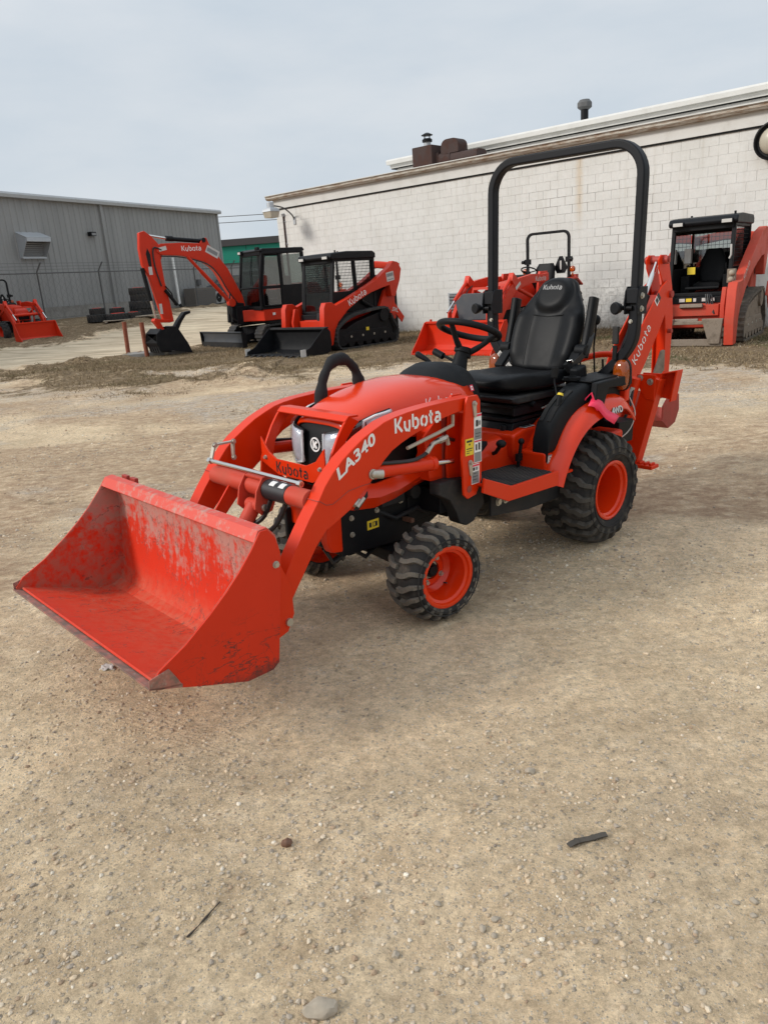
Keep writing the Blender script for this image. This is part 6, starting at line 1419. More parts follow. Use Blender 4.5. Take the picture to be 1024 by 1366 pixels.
decal('door_decal', rl_, (1.022, -.30, .775), (0, 1, 0), (0, 0, 1), [(0, 0, .10, .06, 0), (.12, 0, .22, .06, 1), (.25, 0, .30, .06, 0), (.40, 0, .52, .06, 0), (.56, 0, .62, .06, 0)], ['white_old', 'yellow'])
MB().box((1.14, -.05, .70), (.10, .40, .07), (0, -.3, 0)).obj('step_pad', 'mud_steel', rl_, .01)
MB().sweep([(.88, .50, 1.50), (.90, .53, 1.56), (.88, .52, 1.74)], srect(.016, .016, 2, 8)).obj('grab_rail', 'white_old', rl_)
MB().bx(.2, .32, -.42, -.30, 1.45, 1.72).obj('first_aid_box', 'white_old', rl_, .01); MB().bx(.5, .52, -.30, -.16, 1.25, 1.38).obj('door_sticker', 'yellow', rl_)
lt = MB(); lt.bx(1.0, 1.1, .52, .66, 1.08, 1.32).obj('lamp_bracket', 'mud_steel', rl_, .01)
MB().ball((1.11, .59, 1.14), .05).ball((1.11, .60, 1.25), .05).obj('work_lamp', 'stone', rl_)
letter(rl_, 'Kubota', (.95, .784, 1.10), (-1, 0, .62), (.62, 0, 1), .12, 'white_old')
# ------------------------------------------------------------------ excavator
def excavator():
    r = empty('excavator', (-2.7, 23.3, 0), (0, 0, RD(-140)), 'orange excavator with glazed black cab, raised boom and dozer blade by the grey building', 'excavator')
    for sd in (1, -1):
        ol = [(1.0, .02), (1.22, .12), (1.30, .32), (1.18, .52), (1.0, .58), (0, .60), (-1.0, .58), (-1.22, .50), (-1.30, .3), (-1.2, .1), (-1.0, .02), (0, .0)]
        track(r, ol, min(sd * .58, sd * .98), max(sd * .58, sd * .98), 'rubber_far', step=.055)
        f = MB().bx(-1.0, 1.0, sd * .60, sd * .88, .14, .44)
        for x in (-.8, -.4, 0, .4, .8): f.cyl((x, sd * .6, .16), (x, sd * .95, .16), .10, n=16)
        f.cyl((1.02, sd * .6, .30), (1.02, sd * .97, .30), .21, n=20).cyl((-1.02, sd * .6, .30), (-1.02, sd * .97, .30), .21, n=20); f.obj('track_frame', 'frame_grey', r, .01)
    MB().bx(-.8, 1.0, -.6, .6, .28, .52).cyl((0, 0, .5), (0, 0, .66), .45, n=28).obj('undercarriage', 'black', r, .01)
    bl = MB(); bp = [(1.86, .02), (1.82, .10), (1.80, .28), (1.86, .42), (1.92, .46), (1.93, .44), (1.88, .40), (1.845, .28), (1.86, .12), (1.90, .03)]
    blo = MB().prism(bp, 'Y', -1.40, .95).obj('blade', 'blade_grey', r, .004)
    MB().bx(1.88, 1.91, -1.40, .95, -.02, .16).obj('blade_edge', 'frame_grey', blo); MB().prism([(1.1, .2), (1.8, .10), (1.8, .3), (1.1, .38)], 'Y', .3, .42).prism([(1.1, .2), (1.8, .10), (1.8, .3), (1.1, .38)], 'Y', -.42, -.3).obj('blade_arm', 'black', r, .01)
    MB().prism([(1.80, .02), (1.92, .02), (1.95, .46), (1.78, .40)], 'Y', .95, .97).prism([(1.80, .02), (1.92, .02), (1.95, .46), (1.78, .40)], 'Y', -1.42, -1.40).obj('blade_side', 'black', blo)
    hs = MB(); hs.rings([[(x, y, z) for x, y in ((1.12, -.75), (1.42, -.35), (1.42, .30), (1.20, .55), (1.12, .95), (.0, .98), (-.9, .80), (-1.1, .0), (-.9, -.80), (.0, -.98))] for z in (.68, .72, .96, 1.0)])
    hs.obj('house', 'red_far', r, .02)
    MB().rings([[(x, y, z) for x, y in ((.9, -.9), (.95, .93), (.0, .955), (-.88, .78), (-1.06, 0), (-.88, -.78), (0, -.95))] for z in (.60, .685)]).obj('slew_skirt', 'black', r)
    MB().prism([(-.30, 1.0), (-1.06, 1.0), (-1.12, 1.3), (-1.0, 1.62), (-.30, 1.66)], 'Y', -.92, .80).obj('engine_cover', 'red_far', r, .04, 3)
    MB().prism([(.9, 1.0), (.9, 1.25), (.2, 1.35), (-.3, 1.4), (-.3, 1.0)], 'Y', -.94, -.35).obj('tank_cover', 'red_far', r, .04, 3)
    # cab
    cf = MB(); y0, y1 = -.14, .93; zt = 2.50
    for y in (y0, y1):
        cf.bar([(1.16, y, 1.0), (1.16, y, 1.5), (.98, y, zt)], .07, .07, up=(1, 0, 0)); cf.bar([(.42, y, 1.0), (.42, y, zt)], .09, .07, up=(1, 0, 0)); cf.bar([(-.42, y, 1.0), (-.36, y, zt)], .09, .08, up=(1, 0, 0))
        cf.bar([(1.16, y, 1.02), (-.42, y, 1.02)], .08, .06, up=(0, 0, 1)); cf.bar([(1.0, y, zt), (-.36, y, zt)], .10, .07, up=(0, 0, 1))
        cf.bx(-.42, .42, y - .02, y + .02, 1.0, 1.62) if y == y1 else cf.bx(-.42, 1.1, y - .02, y + .02, 1.0, 1.4)
    cf.bx(.94, 1.04, y0, y1, 2.44, 2.56).bx(1.12, 1.2, y0, y1, .98, 1.08).bx(-.46, -.38, y0, y1, 1.0, 1.6).bx(1.13, 1.17, y0, y1, 1.56, 1.60)
    cf.obj('cab_frame', 'black', r, .012)
    dr = MB(); dr.bar([(1.10, y1 + .03, 1.08), (.48, y1 + .03, 1.08), (.46, y1 + .03, 1.6), (.46, y1 + .03, 2.42), (.94, y1 + .03, 2.42), (1.10, y1 + .03, 1.55)], .03, .08, up=(0, 1, 0), closed=True).bx(.46, 1.10, y1 + .015, y1 + .05, 1.54, 1.62); dr.obj('door', 'black', r, .01)
    MB().prism([(1.02, 2.52), (1.08, 2.56), (.95, 2.62), (-.40, 2.62), (-.46, 2.54), (-.4, 2.50)], 'Y', y0 - .04, y1 + .04).obj('cab_roof', 'black', r, .03, 3)
    cab_pane('windscreen', [(1.17, y0, 1.06), (1.17, y1, 1.06), (1.16, y1, 1.5), (1.0, y1, 2.46), (1.0, y0, 2.46), (1.16, y0, 1.5)], r)
    cab_pane('door_window', [(1.10, y1 + .03, 1.60), (.48, y1 + .03, 1.60), (.48, y1 + .03, 2.40), (.95, y1 + .03, 2.40)], r); cab_pane('door_window', [(1.10, y1 + .03, 1.10), (.48, y1 + .03, 1.10), (.48, y1 + .03, 1.54), (1.10, y1 + .03, 1.54)], r)
    cab_pane('side_window', [(.38, y1, 1.62), (-.40, y1, 1.62), (-.34, y1, 2.45), (.38, y1, 2.45)], r); cab_pane('side_window', [(1.10, y0, 1.4), (-.40, y0, 1.4), (-.34, y0, 2.45), (.98, y0, 2.45)], r)
    cab_pane('rear_window', [(-.41, y0, 1.6), (-.41, y1, 1.6), (-.36, y1, 2.46), (-.36, y0, 2.46)], r)
    op_seat(r, .2, 1.15, 1.0, y=.40); jn = MB().bx(.0, .5, .72, .86, 1.1, 1.5).bx(.0, .5, -.06, .08, 1.1, 1.5).tube([(.45, .02, 1.45), (.5, .04, 1.7)], .02, 8).tube([(.45, .8, 1.45), (.5, .78, 1.7)], .02, 8).tube([(1.0, .3, 1.05), (.95, .3, 1.7)], .02, 8).tube([(1.0, .5, 1.05), (.95, .5, 1.7)], .02, 8); jn.obj('joystick_console', 'plastic', r)
    MB().bx(1.0, 1.12, -.10, .06, 2.50, 2.60).bx(.98, 1.05, .70, .86, 2.58, 2.66).obj('work_lamp', 'black', r, .01); MB().bx(1.12, 1.13, -.08, .04, 2.52, 2.58).obj('lamp_lens', 'white_old', r)
    MB().tube([(1.0, .45, 2.48), (1.10, .42, 2.0), (1.16, .5, 1.65)], .012, 6).obj('wiper', 'black', r)
    # swing post and boom
    MB().bx(1.15, 1.62, -.12, .30, .62, 1.12).prism([(1.3, .6), (1.75, .7), (1.7, 1.25), (1.3, 1.2)], 'Y', -.05, .06).prism([(1.3, .6), (1.75, .7), (1.7, 1.25), (1.3, 1.2)], 'Y', .14, .25).obj('swing_post', 'black', r, .02)
    BMp = [(1.22, 1.02), (1.34, .96), (1.50, 1.10), (1.66, 1.42), (1.88, 1.80), (2.04, 2.10), (2.16, 2.22), (2.36, 2.36), (3.0, 2.54), (3.58, 2.58), (3.70, 2.66), (3.68, 2.78), (3.56, 2.86), (2.96, 2.87), (2.42, 2.84), (2.30, 2.98), (2.20, 2.98), (2.14, 2.80), (1.98, 2.58), (1.66, 2.16), (1.30, 1.42)]
    MB().prism(BMp, 'Y', 0.0, .20).obj('boom', 'red_far', r, .015)
    DPp = [(3.60, .86), (3.48, .88), (3.52, 1.4), (3.58, 1.9), (3.60, 2.45), (3.50, 2.62), (3.62, 2.88), (3.78, 3.06), (3.94, 3.18), (4.08, 3.14), (4.14, 2.75), (4.12, 2.35), (3.98, 2.05), (3.88, 1.5), (3.76, .90)]
    MB().prism(DPp, 'Y', .03, .17).obj('dipper', 'red_far', r, .012)
    MB().prism([(3.88, 2.30), (3.96, 2.32), (3.99, 2.62), (3.93, 2.76), (3.87, 2.60)], 'Y', .168, .174).obj('dipper_slot', 'dark_hole', r)
    MB().cyl((4.0, .10, 3.10), (3.28, .10, 2.98), .032, n=12).obj('piston_rod', 'chrome', r); MB().cyl((3.32, .10, 2.985), (2.30, .10, 2.90), .055, n=16).cyl((3.34, .10, 2.99), (3.16, .10, 2.98), .07, n=12).cyl((2.30, -.02, 2.92), (2.30, .22, 2.92), .06, n=16).obj('dipper_cylinder', 'black', r)
    MB().cyl((2.86, .24, 2.50), (1.78, .24, 1.30), .045, n=14).cyl((2.52, .24, 2.12), (1.75, .24, 1.26), .055, n=14).cyl((1.72, .18, 1.24), (1.72, .32, 1.24), .11, n=16).obj('boom_cylinder', 'red_far', r)
    MB().cyl((4.12, .10, 2.28), (4.02, .10, 1.45), .052, n=14).obj('bucket_cylinder', 'black', r); MB().cyl((4.02, .10, 1.46), (3.96, .10, .95), .03, n=12).obj('piston_rod', 'chrome', r)
    MB().cyl((3.62, .20, 1.70), (3.34, .20, 1.30), .045, n=12).tube([(3.60, .2, 1.8), (3.45, .2, 1.6), (3.40, .2, 1.3)], .018, 6).obj('thumb_cylinder', 'black', r)
    hs_ = MB(); hs_.tube(smoothpath([(1.5, .24, 1.2), (1.8, .26, 1.6), (2.0, .24, 2.0), (2.3, .22, 2.3), (3.0, .22, 2.50), (3.6, .21, 2.55)], 4), .018, 6).tube(smoothpath([(1.2, .2, 1.0), (1.6, .28, .72), (1.8, .26, 1.0), (1.72, .25, 1.5)], 5), .022, 6).tube(smoothpath([(3.56, .20, 2.7), (3.78, .20, 2.75), (3.80, .19, 2.3), (3.70, .19, 1.8)], 4), .02, 6); hs_.obj('hose', 'hose', r)
    MB().prism([(3.60, .94), (3.70, .94), (4.02, 1.0), (4.06, .94), (3.9, .70), (3.85, .62), (3.78, .66), (3.88, .88), (3.62, .86)], 'Y', .0, .20).obj('bucket_link', 'red_far', r, .01)
    bs_ = [(4.02, .70), (4.16, .60), (4.20, .36), (4.10, .18), (3.80, .16), (3.55, .10), (3.20, .02), (3.30, .30), (3.48, .60), (3.60, .76)]
    bo = MB().sweep([(4.0, .1, .72), (4.14, .1, .6), (4.18, .1, .38), (4.08, .1, .20), (3.8, .1, .12)], [(-.33, -.02), (.33, -.02), (.33, .02), (-.33, .02)], up=(0, 0, 1)).obj('bucket', 'black', r)
    for y in (-.23, .43): MB().prism(bs_, 'Y', y, y + .02).obj('bucket_side', 'black', bo, .004)
    MB().sweep([(3.58, .1, .76), (3.40, .1, .45), (3.24, .1, .06)], [(-.33, -.02), (.33, -.02), (.33, .02), (-.33, .02)], up=(0, 0, 1)).obj('bucket_back', 'black', bo)
    tm_ = MB().box((0, 0, 0), (.06, .07, .16), (0, .2, 0)).mesh('tooth', 'frame_grey', False)
    for k in range(5): inst(tm_, 'tooth', bo, (4.10, -.18 + k * .14, .20))
    MB().prism([(3.50, .72), (3.36, .90), (3.16, 1.10), (2.98, 1.12), (2.98, 1.06), (3.12, 1.02), (3.28, .84), (3.42, .62)], 'Y', .0, .20).obj('thumb', 'black', r, .01)
    letter(r, 'Kubota', (2.98, .203, 2.66), (-1, 0, -.0), (0, 0, 1), .13).location.y = 0
    decal('boom_decal', r, (2.30, .202, 2.62), (-1, 0, -.55), (-.55, 0, 1), [(0, 0, .40, .20, 0), (.03, .05, .36, .15, 1)], ['white_old', 'grey_ink'])
    decal('post_decal', r, (3.84, .172, 1.10), (-1, 0, 0), (0, 0, 1), [(0, 0, .08, .26, 0)], ['white_old']); decal('post_decal', r, (3.98, .172, 2.10), (-1, 0, 0), (0, 0, 1), [(0, 0, .10, .20, 0)], ['white_old'])
    decal('post_decal', r, (3.62, .203, 2.66), (-1, 0, .2), (0, 0, 1), [(0, 0, .22, .10, 0)], ['white_old'])
    decal('house_decal', r, (.86, .985, .82), (-1, 0, 0), (0, 0, 1), [(0, 0, .09, .07, 0)], ['white_ink'])
    me = font_mesh('KX', .10, 'white_old', .03, .1); place_text(me, 'house_lettering', r, (.10, .982, .78), (-1, 0, 0), (0, 0, 1), .002)
    return r
excavator()
# ------------------------------------------------------------------ farm tractors with loaders
def loader_tractor(loc, yaw, sc, label, bw=1.0, bh=1.0):
    r = empty('loader_tractor', loc, (0, 0, RD(yaw)), label, 'tractor', 'loader tractors'); S = sc
    def V(*p): return tuple(x * S for x in p)
    def MBs(): return MB()
    def fin(mb, name, mat, par=r, bev=0, **k):
        mb.v = [(a * S, b * S, c * S) for a, b, c in mb.v]; return mb.obj(name, mat, par, bev, **k)
    wf = MB().lathe([(.30, -.12), (.36, -.11), (.385, -.06), (.385, .06), (.36, .11), (.30, .12), (.22, .11), (.22, -.11)], n=36)
    for x, R, Wd, yy, nl in ((1.75, .40, .26, .66, 16), (0, .62, .40, .66, 20)):
        for sd in (1, -1):
            rim = R * .55
            w_ = MB().lathe([(R - .03, 0), (R - .04, Wd * .42), (R - .09, Wd * .5), (rim + .03, Wd * .52), (rim, Wd * .45), (rim, -Wd * .45), (rim + .03, -Wd * .52), (R - .09, -Wd * .5), (R - .04, -Wd * .42)], n=36)
            w_.v = [(a * S, b * S, c * S) for a, b, c in w_.v]
            o = w_.obj('wheel', 'rubber_far', r, loc=V(x, sd * yy, R))
            rm = MB().lathe([(rim, Wd * .46), (rim - .03, Wd * .40), (rim - .04, .02), (.06, .01), (.06, -.03), (rim - .02, -.03), (rim, -Wd * .4)], n=32)
            rm.v = [(a * S, b * S * sd, c * S) for a, b, c in rm.v]; rm.obj('rim', 'red_far', o)
            for s2 in (1, -1):
                lm = MB(); ring = []
                for a, y, rr in ((0, Wd * .5, R - .06), (.02, Wd * .38, R - .01), (.16, Wd * .02, R)):
                    ring.append([((rr + q) * math.sin(a + da) * S, y * s2 * S, (rr + q) * math.cos(a + da) * S) for da, q in ((-.03, -.05), (-.025, 0), (.025, 0), (.03, -.05))])
                lme = lm.rings(ring).mesh('tread_lug', 'rubber_far', False)
                for k in range(nl): inst(lme, 'tread_lug', o, (0, 0, 0), (0, 2 * math.pi * (k + (.5 if s2 < 0 else 0)) / nl, 0))
    fin(MB().bx(-.3, 2.1, -.20, .20, .45, .75).bx(1.68, 1.82, -.55, .55, .36, .46).bx(1.9, 2.2, -.25, .25, .4, .62), 'chassis', 'black', bev=.01)
    RR = [hood_ring(x, hw, zt, zb, 3.4, 24) for x, hw, zt, zb in ((.75, .34, 1.36, .8), (1.1, .34, 1.38, .8), (1.5, .33, 1.34, .78), (1.9, .31, 1.26, .76), (2.1, .28, 1.18, .76), (2.18, .24, 1.08, .78))]
    mb = MB(); mb.rings([q for q in RR]); h = fin(mb, 'hood', 'red_far', ang=50)
    fin(MB().bx(2.14, 2.20, -.20, .20, .80, 1.02), 'grille', 'black', bev=.02)
    for y in (-.16, .16): fin(MB().box((2.20, y, .98), (.02, .11, .09)), 'headlight', 'white_old')
    fin(MB().prism([(.80, .8), (.80, 1.42), (.66, 1.46), (.50, 1.34), (.5, .8)], 'Y', -.32, .32), 'dash_cowl', 'plastic', bev=.03)
    c = Vector((.42, 0, 1.52)); nn = Vector((-.5, 0, 1)).normalized(); u2 = nn.cross(Vector((0, 1, 0)))
    fin(MB().tube([c + (Vector((0, 1, 0)) * math.cos(a) + u2 * math.sin(a)) * .19 for a in np.linspace(0, 6.283, 25)[:-1]], .016, 8, closed=True).tube([c - nn * .02, c - nn * .25], .03, 8).tube([c + Vector((0, -.18, 0)), c - nn * .04, c + Vector((0, .18, 0))], .014, 6), 'steering_wheel', 'black')
    for sd in (1, -1):
        fin(MB().sweep([(.62, sd * .60, .85), (.45, sd * .60, 1.12), (.1, sd * .60, 1.30), (-.3, sd * .60, 1.30), (-.58, sd * .60, 1.14)], [(-.22, -.02), (.22, -.02), (.22, .02), (-.22, .02)], up=(0, 0, 1)), 'fender', 'red_far', bev=.01)
        fin(MB().cyl((-.45, sd * .62, 1.34), (-.45, sd * .62, 1.42), .02).ball((-.44, sd * .62, 1.50), .075, 12, 8, (.6, 1, 1)), 'indicator_lamp', 'amber')
        fin(MB().bx(-.58, -.46, sd * .50, sd * .70, 1.30, 1.38), 'tail_lamp', 'red_dull')
    fin(MB().bx(-.5, .7, -.42, .42, .78, .86), 'floor', 'black')
    st = MB(); st.rings([[(x, a, 1.12 + b) for a, b in srect(.24, .06, 3.5, 16)] for x in (-.28, -.2, .1, .18)]); st.rings([[(-.24 - .1 * u + b, a, 1.16 + u * .50) for a, b in srect(hw, .06, 3.5, 16)] for u, hw in ((0, .2), (.3, .25), (.8, .24), (1, .18))]); fin(st, 'seat', 'vinyl', ang=60)
    yb_ = .54; zt = 2.34
    P_ = [(-.40, -.48, .9), (-.42, -.54, 1.35), (-.42, -yb_, zt - .14)] + [(-.42, -yb_ + .14 * (1 - math.cos(RD(a))), zt - .14 + .14 * math.sin(RD(a))) for a in range(15, 91, 15)] + [(-.42, yb_ - .14 + .14 * math.sin(RD(a)), zt - .14 + .14 * math.cos(RD(a))) for a in range(0, 76, 15)] + [(-.42, yb_, zt - .14), (-.42, .54, 1.35), (-.40, .48, .9)]
    fin(MB().bar(P_, .06, .06, up=(1, 0, 0)), 'roll_bar', 'black', bev=.008)
    fin(MB().bx(-.48, -.36, -.60, -.48, 1.66, 1.78).bx(-.48, -.36, .48, .60, 1.66, 1.78).cyl((-.36, .6, 1.72), (-.36, .66, 1.72), .04).cyl((-.36, -.6, 1.72), (-.36, -.66, 1.72), .04), 'hinge', 'black')
    sm = MB().prism([(-.10, 1.42), (.10, 1.42), (.17, 1.54), (.04, 1.80), (-.04, 1.80), (-.17, 1.54)], 'X', -.50, -.48); sm.v = [(a, b + .30, c) for a, b, c in sm.v]; so_ = fin(sm, 'slow_moving_sign', 'black'); s2 = MB().bx(-.478, -.474, .28, .32, 1.50, 1.70); fin(s2, 'sign_strip', 'white_old', so_)
    for sd in (1, -1):
        A = [(.62, 1.46), (.90, 1.44), (1.30, 1.46), (1.85, 1.40), (2.05, 1.34), (2.35, 1.16), (2.55, .92), (2.85, .50), (2.98, .28), (2.96, .14), (2.86, .16), (2.66, .46), (2.38, .80), (2.10, 1.06), (1.95, 1.16), (1.35, 1.27), (.62, 1.28)]
        fin(MB().prism(A, 'Y', sd * .50, sd * .60), 'loader_arm', 'red_far', bev=.01)
        fin(MB().prism([(.50, 1.50), (.82, 1.50), (.95, .95), (.85, .60), (.62, .60), (.55, .95)], 'Y', sd * .44, sd * .50), 'mast', 'red_far', bev=.008)
        fin(MB().cyl((.75, sd * .55, .80), (1.90, sd * .55, 1.20), .04, n=12), 'lift_cylinder', 'red_far'); 
        cy = fin(MB().cyl((2.05, sd * .55, 1.46), (2.62, sd * .55, 1.02), .038, n=12), 'tilt_cylinder', 'red_far'); fin(MB().cyl((2.60, sd * .55, 1.04), (2.90, sd * .55, .80), .02, n=10), 'piston_rod', 'chrome', cy)
        fin(MB().prism([(1.93, 1.38), (2.10, 1.52), (2.18, 1.36), (2.05, 1.2)], 'Y', sd * .49, sd * .61), 'knuckle', 'red_far', bev=.008)
        fin(MB().prism([(2.84, .86), (2.96, .80), (3.02, .12), (2.88, .12)], 'Y', sd * .47, sd * .49), 'coupler_link', 'red_far')
    fin(MB().cyl((2.38, -.5, .98), (2.38, .5, .98), .055, n=16), 'cross_tube', 'red_far')
    gd = MB(); gd.bar([(2.24, -.32, .60), (2.32, -.32, .95), (2.22, -.32, 1.24), (2.22, .32, 1.24), (2.32, .32, .95), (2.24, .32, .60)], .04, .05, up=(1, 0, 0)).bx(2.28, 2.31, -.32, .32, .94, 1.0); fin(gd, 'hood_guard', 'red_far')
    hs = MB(); [hs.tube([(2.0, sd * .5, 1.30), (2.25, sd * .45, 1.22), (2.5, sd * .46, .94)], .014, 6) for sd in (1, -1)]; fin(hs, 'hose', 'hose')
    O_ = [(3.62, .0), (3.10, .02), (3.0, .12), (2.98, .40), (3.04, .62), (3.08, .61), (3.03, .40), (3.045, .15), (3.12, .055), (3.62, .03)]
    O_ = [(a, b * bh) for a, b in O_]
    bo = fin(MB().prism(O_, 'Y', -.98 * bw, .98 * bw), 'bucket', 'red_far', ang=25)
    for sd in (1, -1): fin(MB().prism([(3.64, .0), (3.10, .0), (2.98, .10), (2.96, .40), (3.02, .64 * bh), (3.14, .62 * bh), (3.40, .30), (3.62, .06)], 'Y', sd * .98 * bw, sd * (.98 * bw + .015)), 'side_plate', 'red_far', bo)
    fin(MB().bx(3.02, 3.12, -.98 * bw, .98 * bw, .60 * bh, .64 * bh), 'top_rail', 'red_far', bo)
    for y in (-.92 * bw, -.52 * bw): fin(MB().bx(2.98, 3.04, y, y + .02, .64 * bh, .64 * bh + .04), 'hook', 'red_far', bo)
    word = MB(); stroke_word(word, 'Kubota', (1.20, .602, 1.31), (-1, 0, 0), (0, 0, 1), .10, .16, .12); fin(word, 'lettering', 'white_old')
    decal('arm_decal', r, V(2.0, .602, 1.16), (-.8, 0, .5), (.5, 0, .8), [(0, 0, .22 * S, .07 * S, 0)], ['white_old'])
    decal('bucket_decal', r, V(3.06, .98 * bw + .017, .10), (1, 0, 0), (0, 0, 1), [(0, 0, .14 * S, .10 * S, 0)], ['white_ink'])
    return r
def at_yaw(cx, cy, yaw, back): return (cx - back * math.cos(RD(yaw)), cy - back * math.sin(RD(yaw)))
p = at_yaw(1.75, 15.72, -132, 3.35)
lt1 = loader_tractor((p[0], p[1], 0), -132, 1.0, 'orange loader tractor with roll bar parked at the white wall behind the seat')
MB().prism([(-.42, .62), (.40, .62), (.46, 1.02), (.30, 1.16), (-.30, 1.16), (-.50, 1.0)], 'X', 2.62, 2.66).obj('front_panel', 'blade_grey', lt1, .01)
MB().prism([(2.62, .62), (2.30, .60), (2.30, 1.0), (2.62, 1.04)], 'Y', .36, .40).obj('panel_side', 'blade_grey', lt1, .006)
p = at_yaw(-11.05, 26.2, -46, 3.62 * .92)
loader_tractor((p[0], p[1], .36), -46, .92, 'small orange loader tractor cut by the left edge near the grey building', .76, 1.12)
# ------------------------------------------------------------------ loose wheels on the far grass
def loose_wheel(loc, R, Wd, tilt, label, n=18):
    r = empty('spare_wheel', loc, tilt, label, 'wheel', 'spare wheels on the far grass')
    MB().lathe([(R * .96, 0), (R * .95, Wd * .42), (R * .86, Wd * .52), (R * .62, Wd * .52), (R * .56, Wd * .44), (R * .56, -Wd * .44), (R * .62, -Wd * .52), (R * .86, -Wd * .52), (R * .95, -Wd * .42)], ax='Z', n=32).obj('tyre', 'rubber_far', r)
    MB().lathe([(R * .60, Wd * .54), (R * .56, Wd * .57), (R * .50, Wd * .50), (.02, Wd * .46), (.02, Wd * .05), (R * .55, Wd * .0), (R * .56, -Wd * .4)], ax='Z', n=28).obj('rim', 'red_far', r)
    lm = MB().box((R * .95, 0, Wd * .25), (R * .12, R * .12, Wd * .5), (.5, 0, 0)).box((R * .95, R * .1, -Wd * .25), (R * .12, R * .12, Wd * .5), (-.5, 0, 0)).mesh('tread_lug', 'rubber_far', False)
    for k in range(n): inst(lm, 'tread_lug', r, (0, 0, 0), (0, 0, 2 * math.pi * k / n))
    return r
def on(x, y, dz): return (x, y, gzs(x, y) + dz)
sx, sy = -9.0, 30.9; z0 = gzs(sx, sy)
for k, (R, h, lab) in enumerate(((.42, .30, 'bottom of the taller stack of spare wheels beside the boom'), (.43, .30, 'second from the bottom in the taller stack of spare wheels'), (.36, .26, 'third from the bottom in the taller stack of spare wheels'), (.35, .24, 'top of the taller stack of spare wheels with red rim showing'))):
    zz = z0 + [.15, .45, .73, .98][k]; loose_wheel((sx + [0, .02, .03, 0][k], sy, zz), R, h, (0, 0, k), 'black wheel, ' + lab)
for (x, y, dz, R, h, lab) in ((-10.42, 29.9, .14, .36, .28, 'larger black wheel under the leftmost short pair on the grass'), (-10.38, 29.9, .40, .28, .22, 'small red centred wheel on top of the leftmost short pair'), (-9.75, 30.3, .30, .28, .26, 'wheel half hidden behind the flat red centred one'), (-9.55, 29.7, .15, .42, .28, 'flat wheel with a wide red rim on the pallet sheet'), (-9.05, 30.0, .15, .30, .24, 'rightmost low wheel of the ground cluster')):
    loose_wheel(on(x, y, dz), R, h, (0, 0, x), lab)
pal = tag(MB().bx(-.55, .55, -.3, .3, 0, .035).bx(-.5, -.4, -.28, .28, -.06, 0).bx(.4, .5, -.28, .28, -.06, 0).obj('pallet_sheet', 'stone', None, .006), 'pale flat sheet under the low wheels', 'pallet'); pal.location = on(-9.5, 29.55, .02); pal.rotation_euler = (0, 0, .25)
pal = tag(MB().bx(-.5, .5, -.25, .25, 0, .04).bx(-.45, -.35, -.2, .2, -.06, 0).bx(.35, .45, -.2, .2, -.06, 0).obj('pallet_sheet', 'stone', None, .006), 'small grey slab between the low wheels and the tall stack', 'slab'); pal.location = on(-8.6, 30.0, .04)
# ------------------------------------------------------------------ two bollards, slab, rubble, bucket
for (x, y, tl, lab) in ((-6.82, 21.55, -.02, 'left rusty orange pipe bollard leaning slightly'), (-6.10, 20.85, .015, 'right rusty orange pipe bollard beside the concrete slab')):
    b = MB().cyl((0, 0, -.2), (0, 0, .90), .058, n=20).lathe([(.045, .88), (.060, .89), (.058, .91), (.045, .91)], ax='Z', n=20).obj('bollard', 'pipe_rust', None, ang=50); b.location = on(x, y, 0); b.rotation_euler = (tl, -tl, 0); tag(b, lab, 'bollard')
sl2 = tag(MB().bx(-.85, .85, -.42, .42, -.15, .10).obj('concrete_slab', 'concrete', None, .02), 'low concrete slab beside the two rusty bollards', 'slab'); sl2.location = on(-5.95, 21.3, 0); sl2.rotation_euler = (0, 0, .1)
pb = empty('plastic_pail', on(-5.95, 21.15, .10), (0, 0, 0), 'white plastic pail behind the right rusty bollard', 'bucket')
MB().lathe([(.02, 0), (.13, 0), (.155, .50), (.145, .50), (.12, .02), (.02, .02)], ax='Z', n=24).obj('pail', 'white_ink', pb); MB().lathe([(.153, .44), (.17, .46), (.165, .51), (.15, .51)], ax='Z', n=24).obj('rim', 'white_ink', pb)
def rock(name, loc, s, seed, mat, label, cat='stone', rot=None):
    rg = np.random.default_rng(seed); bm_ = bmesh.new(); bmesh.ops.create_icosphere(bm_, subdivisions=3, radius=1)
    d = rg.normal(size=(7, 3)); d /= np.linalg.norm(d, axis=1)[:, None]; lim = .62 + .3 * rg.random(7); ph = rg.random(3) * 9
    for v in bm_.verts:
        p = np.array(v.co[:])
        for dd, l in zip(d, lim):
            q = p @ dd
            if q > l: p = p - dd * (q - l) * .85
        p = p * (1 + .05 * math.sin(p[0] * 7 + ph[0]) + .05 * math.sin(p[1] * 9 + ph[1]) + .03 * math.sin(p[2] * 17 + ph[2]))
        v.co = Vector((p[0] * s[0], p[1] * s[1], p[2] * s[2]))
    me = bpy.data.meshes.new(name); bm_.to_mesh(me); bm_.free(); me.materials.append(M[mat]); me.polygons.foreach_set('use_smooth', [True] * len(me.polygons)); me.set_sharp_from_angle(angle=RD(28))
    o = bpy.data.objects.new(name, me); COL.objects.link(o); o.location = (loc[0], loc[1], gzs(loc[0], loc[1]) + s[2] * .45); o.rotation_euler = rot or (0, 0, seed * 1.3)
    return tag(o, label, cat)
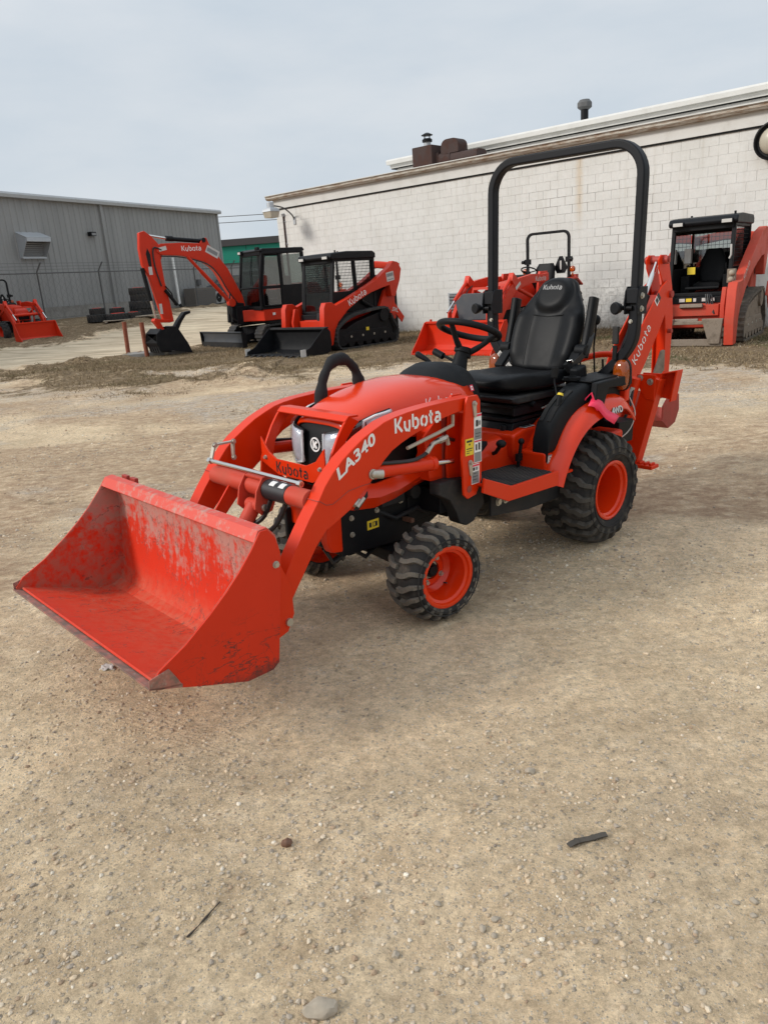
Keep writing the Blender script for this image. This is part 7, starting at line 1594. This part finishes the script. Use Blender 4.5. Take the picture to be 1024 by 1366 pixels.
for k, (x, y, s, lab) in enumerate(((-6.45, 21.35, .13, 'rubble lump just left of the right bollard'), (-6.65, 21.3, .09, 'small rubble lump at the foot of the left bollard'), (-5.62, 21.0, .14, 'rubble lump on the near edge of the concrete slab under the digging bucket'), (-5.35, 21.25, .11, 'rubble lump at the right end of the concrete slab'), (-6.25, 21.5, .12, 'rubble lump behind the gap between the two bollards'))):
    rock('rubble', (x, y), (s, s * .8, s * .7), 31 + k, 'brown_stone' if k in (0, 4) else 'stone', 'broken ' + lab, 'rubble')
# ------------------------------------------------------------------ things lying on the near dirt
rock('stone', (-.225, 1.285), (.040, .026, .020), 5, 'stone', 'largest rough grey brown stone at the bottom edge of the picture')
rock('stone', (-.352, 1.80), (.015, .017, .014), 6, 'brown_stone', 'reddish brown nut-like stone lying alone left of centre')
rock('stone', (.41, 2.06), (.018, .015, .011), 7, 'stone', 'pale round stone above the black rubber strip')
for k, (x, y, s, lab) in enumerate(((.86, 1.50, .012, 'far middle'), (.90, 1.47, .015, 'largest, right hand'), (.875, 1.44, .011, 'nearest'), (.84, 1.46, .010, 'left hand'), (.93, 1.52, .011, 'farthest right'), (.815, 1.50, .009, 'smallest, farthest left'))):
    tag(rock('pebble', (x, y), (s, s * .8, s * .6), 60 + k, 'stone', lab + ' pale pebble in the small heap at the right edge'), group='pebbles heaped at the lower right edge')
for k, (x, y, s, lab) in enumerate(((.205, 1.50, .011, 'grey pebble second from the right at the bottom centre'), (.17, 1.475, .012, 'grey pebble just left of the close pair at the bottom centre'), (.195, 1.455, .009, 'small grey pebble nearest below the close pair'), (-.05, 1.42, .012, 'grey pebble above and right of the large bottom stone'), (.065, 1.56, .010, 'lone grey pebble farthest up at the bottom centre'), (.0, 1.38, .008, 'tiny grey pebble lowest at the bottom centre'))):
    tag(rock('pebble', (x, y), (s, s * .85, s * .6), 80 + k, 'stone', lab), group='loose pebbles at the bottom centre')
st_ = []
for i in range(10):
    u = i / 9; x = .448 + .118 * u; y = 1.722 + .030 * u + .010 * math.sin(u * 2.6); st_.append((x, y, gzs(x, y) + .007 + .003 * math.sin(u * 8)))
rs_ = MB().sweep(st_, [(-.008, -.002), (.008, -.002), (.009, .002), (-.009, .002)], up=(0, 0, 1)); rs_.box(st_[2], (.008, .020, .006), (0, 0, .3)).box(st_[6], (.008, .020, .006), (0, 0, .1))
tag(rs_.obj('rubber_strip', 'lug_rear', None), 'torn black rubber strip lying on the dirt at the lower right', 'rubber strip')
tw = []
for i in range(14):
    u = i / 13; x = -.575 + .06 * u + (.014 if u > .55 else 0) * (u - .55); y = 1.505 + .10 * u ** 1.2; tw.append((x, y, gzs(x, y) + .004))
tag(MB().tube(tw, [.0022 + .001 * math.sin(i) for i in range(14)], 6).obj('twig', 'dead_twig', None), 'thin dark bent twig on the dirt at the lower left', 'twig')
pp = MB(); g = []
for j in range(5):
    for i in range(7):
        x = -1.26 + i * .010 + .002 * math.sin(j * 3); y = 2.88 + j * .012 + .003 * math.sin(i * 2); g.append((x, y, gzs(x, y) + .008 + .006 * math.sin(i * 1.9 + j * 2.7)))
pp.add(g, [(j * 7 + i, j * 7 + i + 1, (j + 1) * 7 + i + 1, (j + 1) * 7 + i) for j in range(4) for i in range(6)])
po = pp.obj('paper_scrap', 'white_old', None); po.modifiers.new('s', 'SOLIDIFY').thickness = .0008; tag(po, 'crumpled pale paper scrap left of the loader bucket shadow', 'paper')
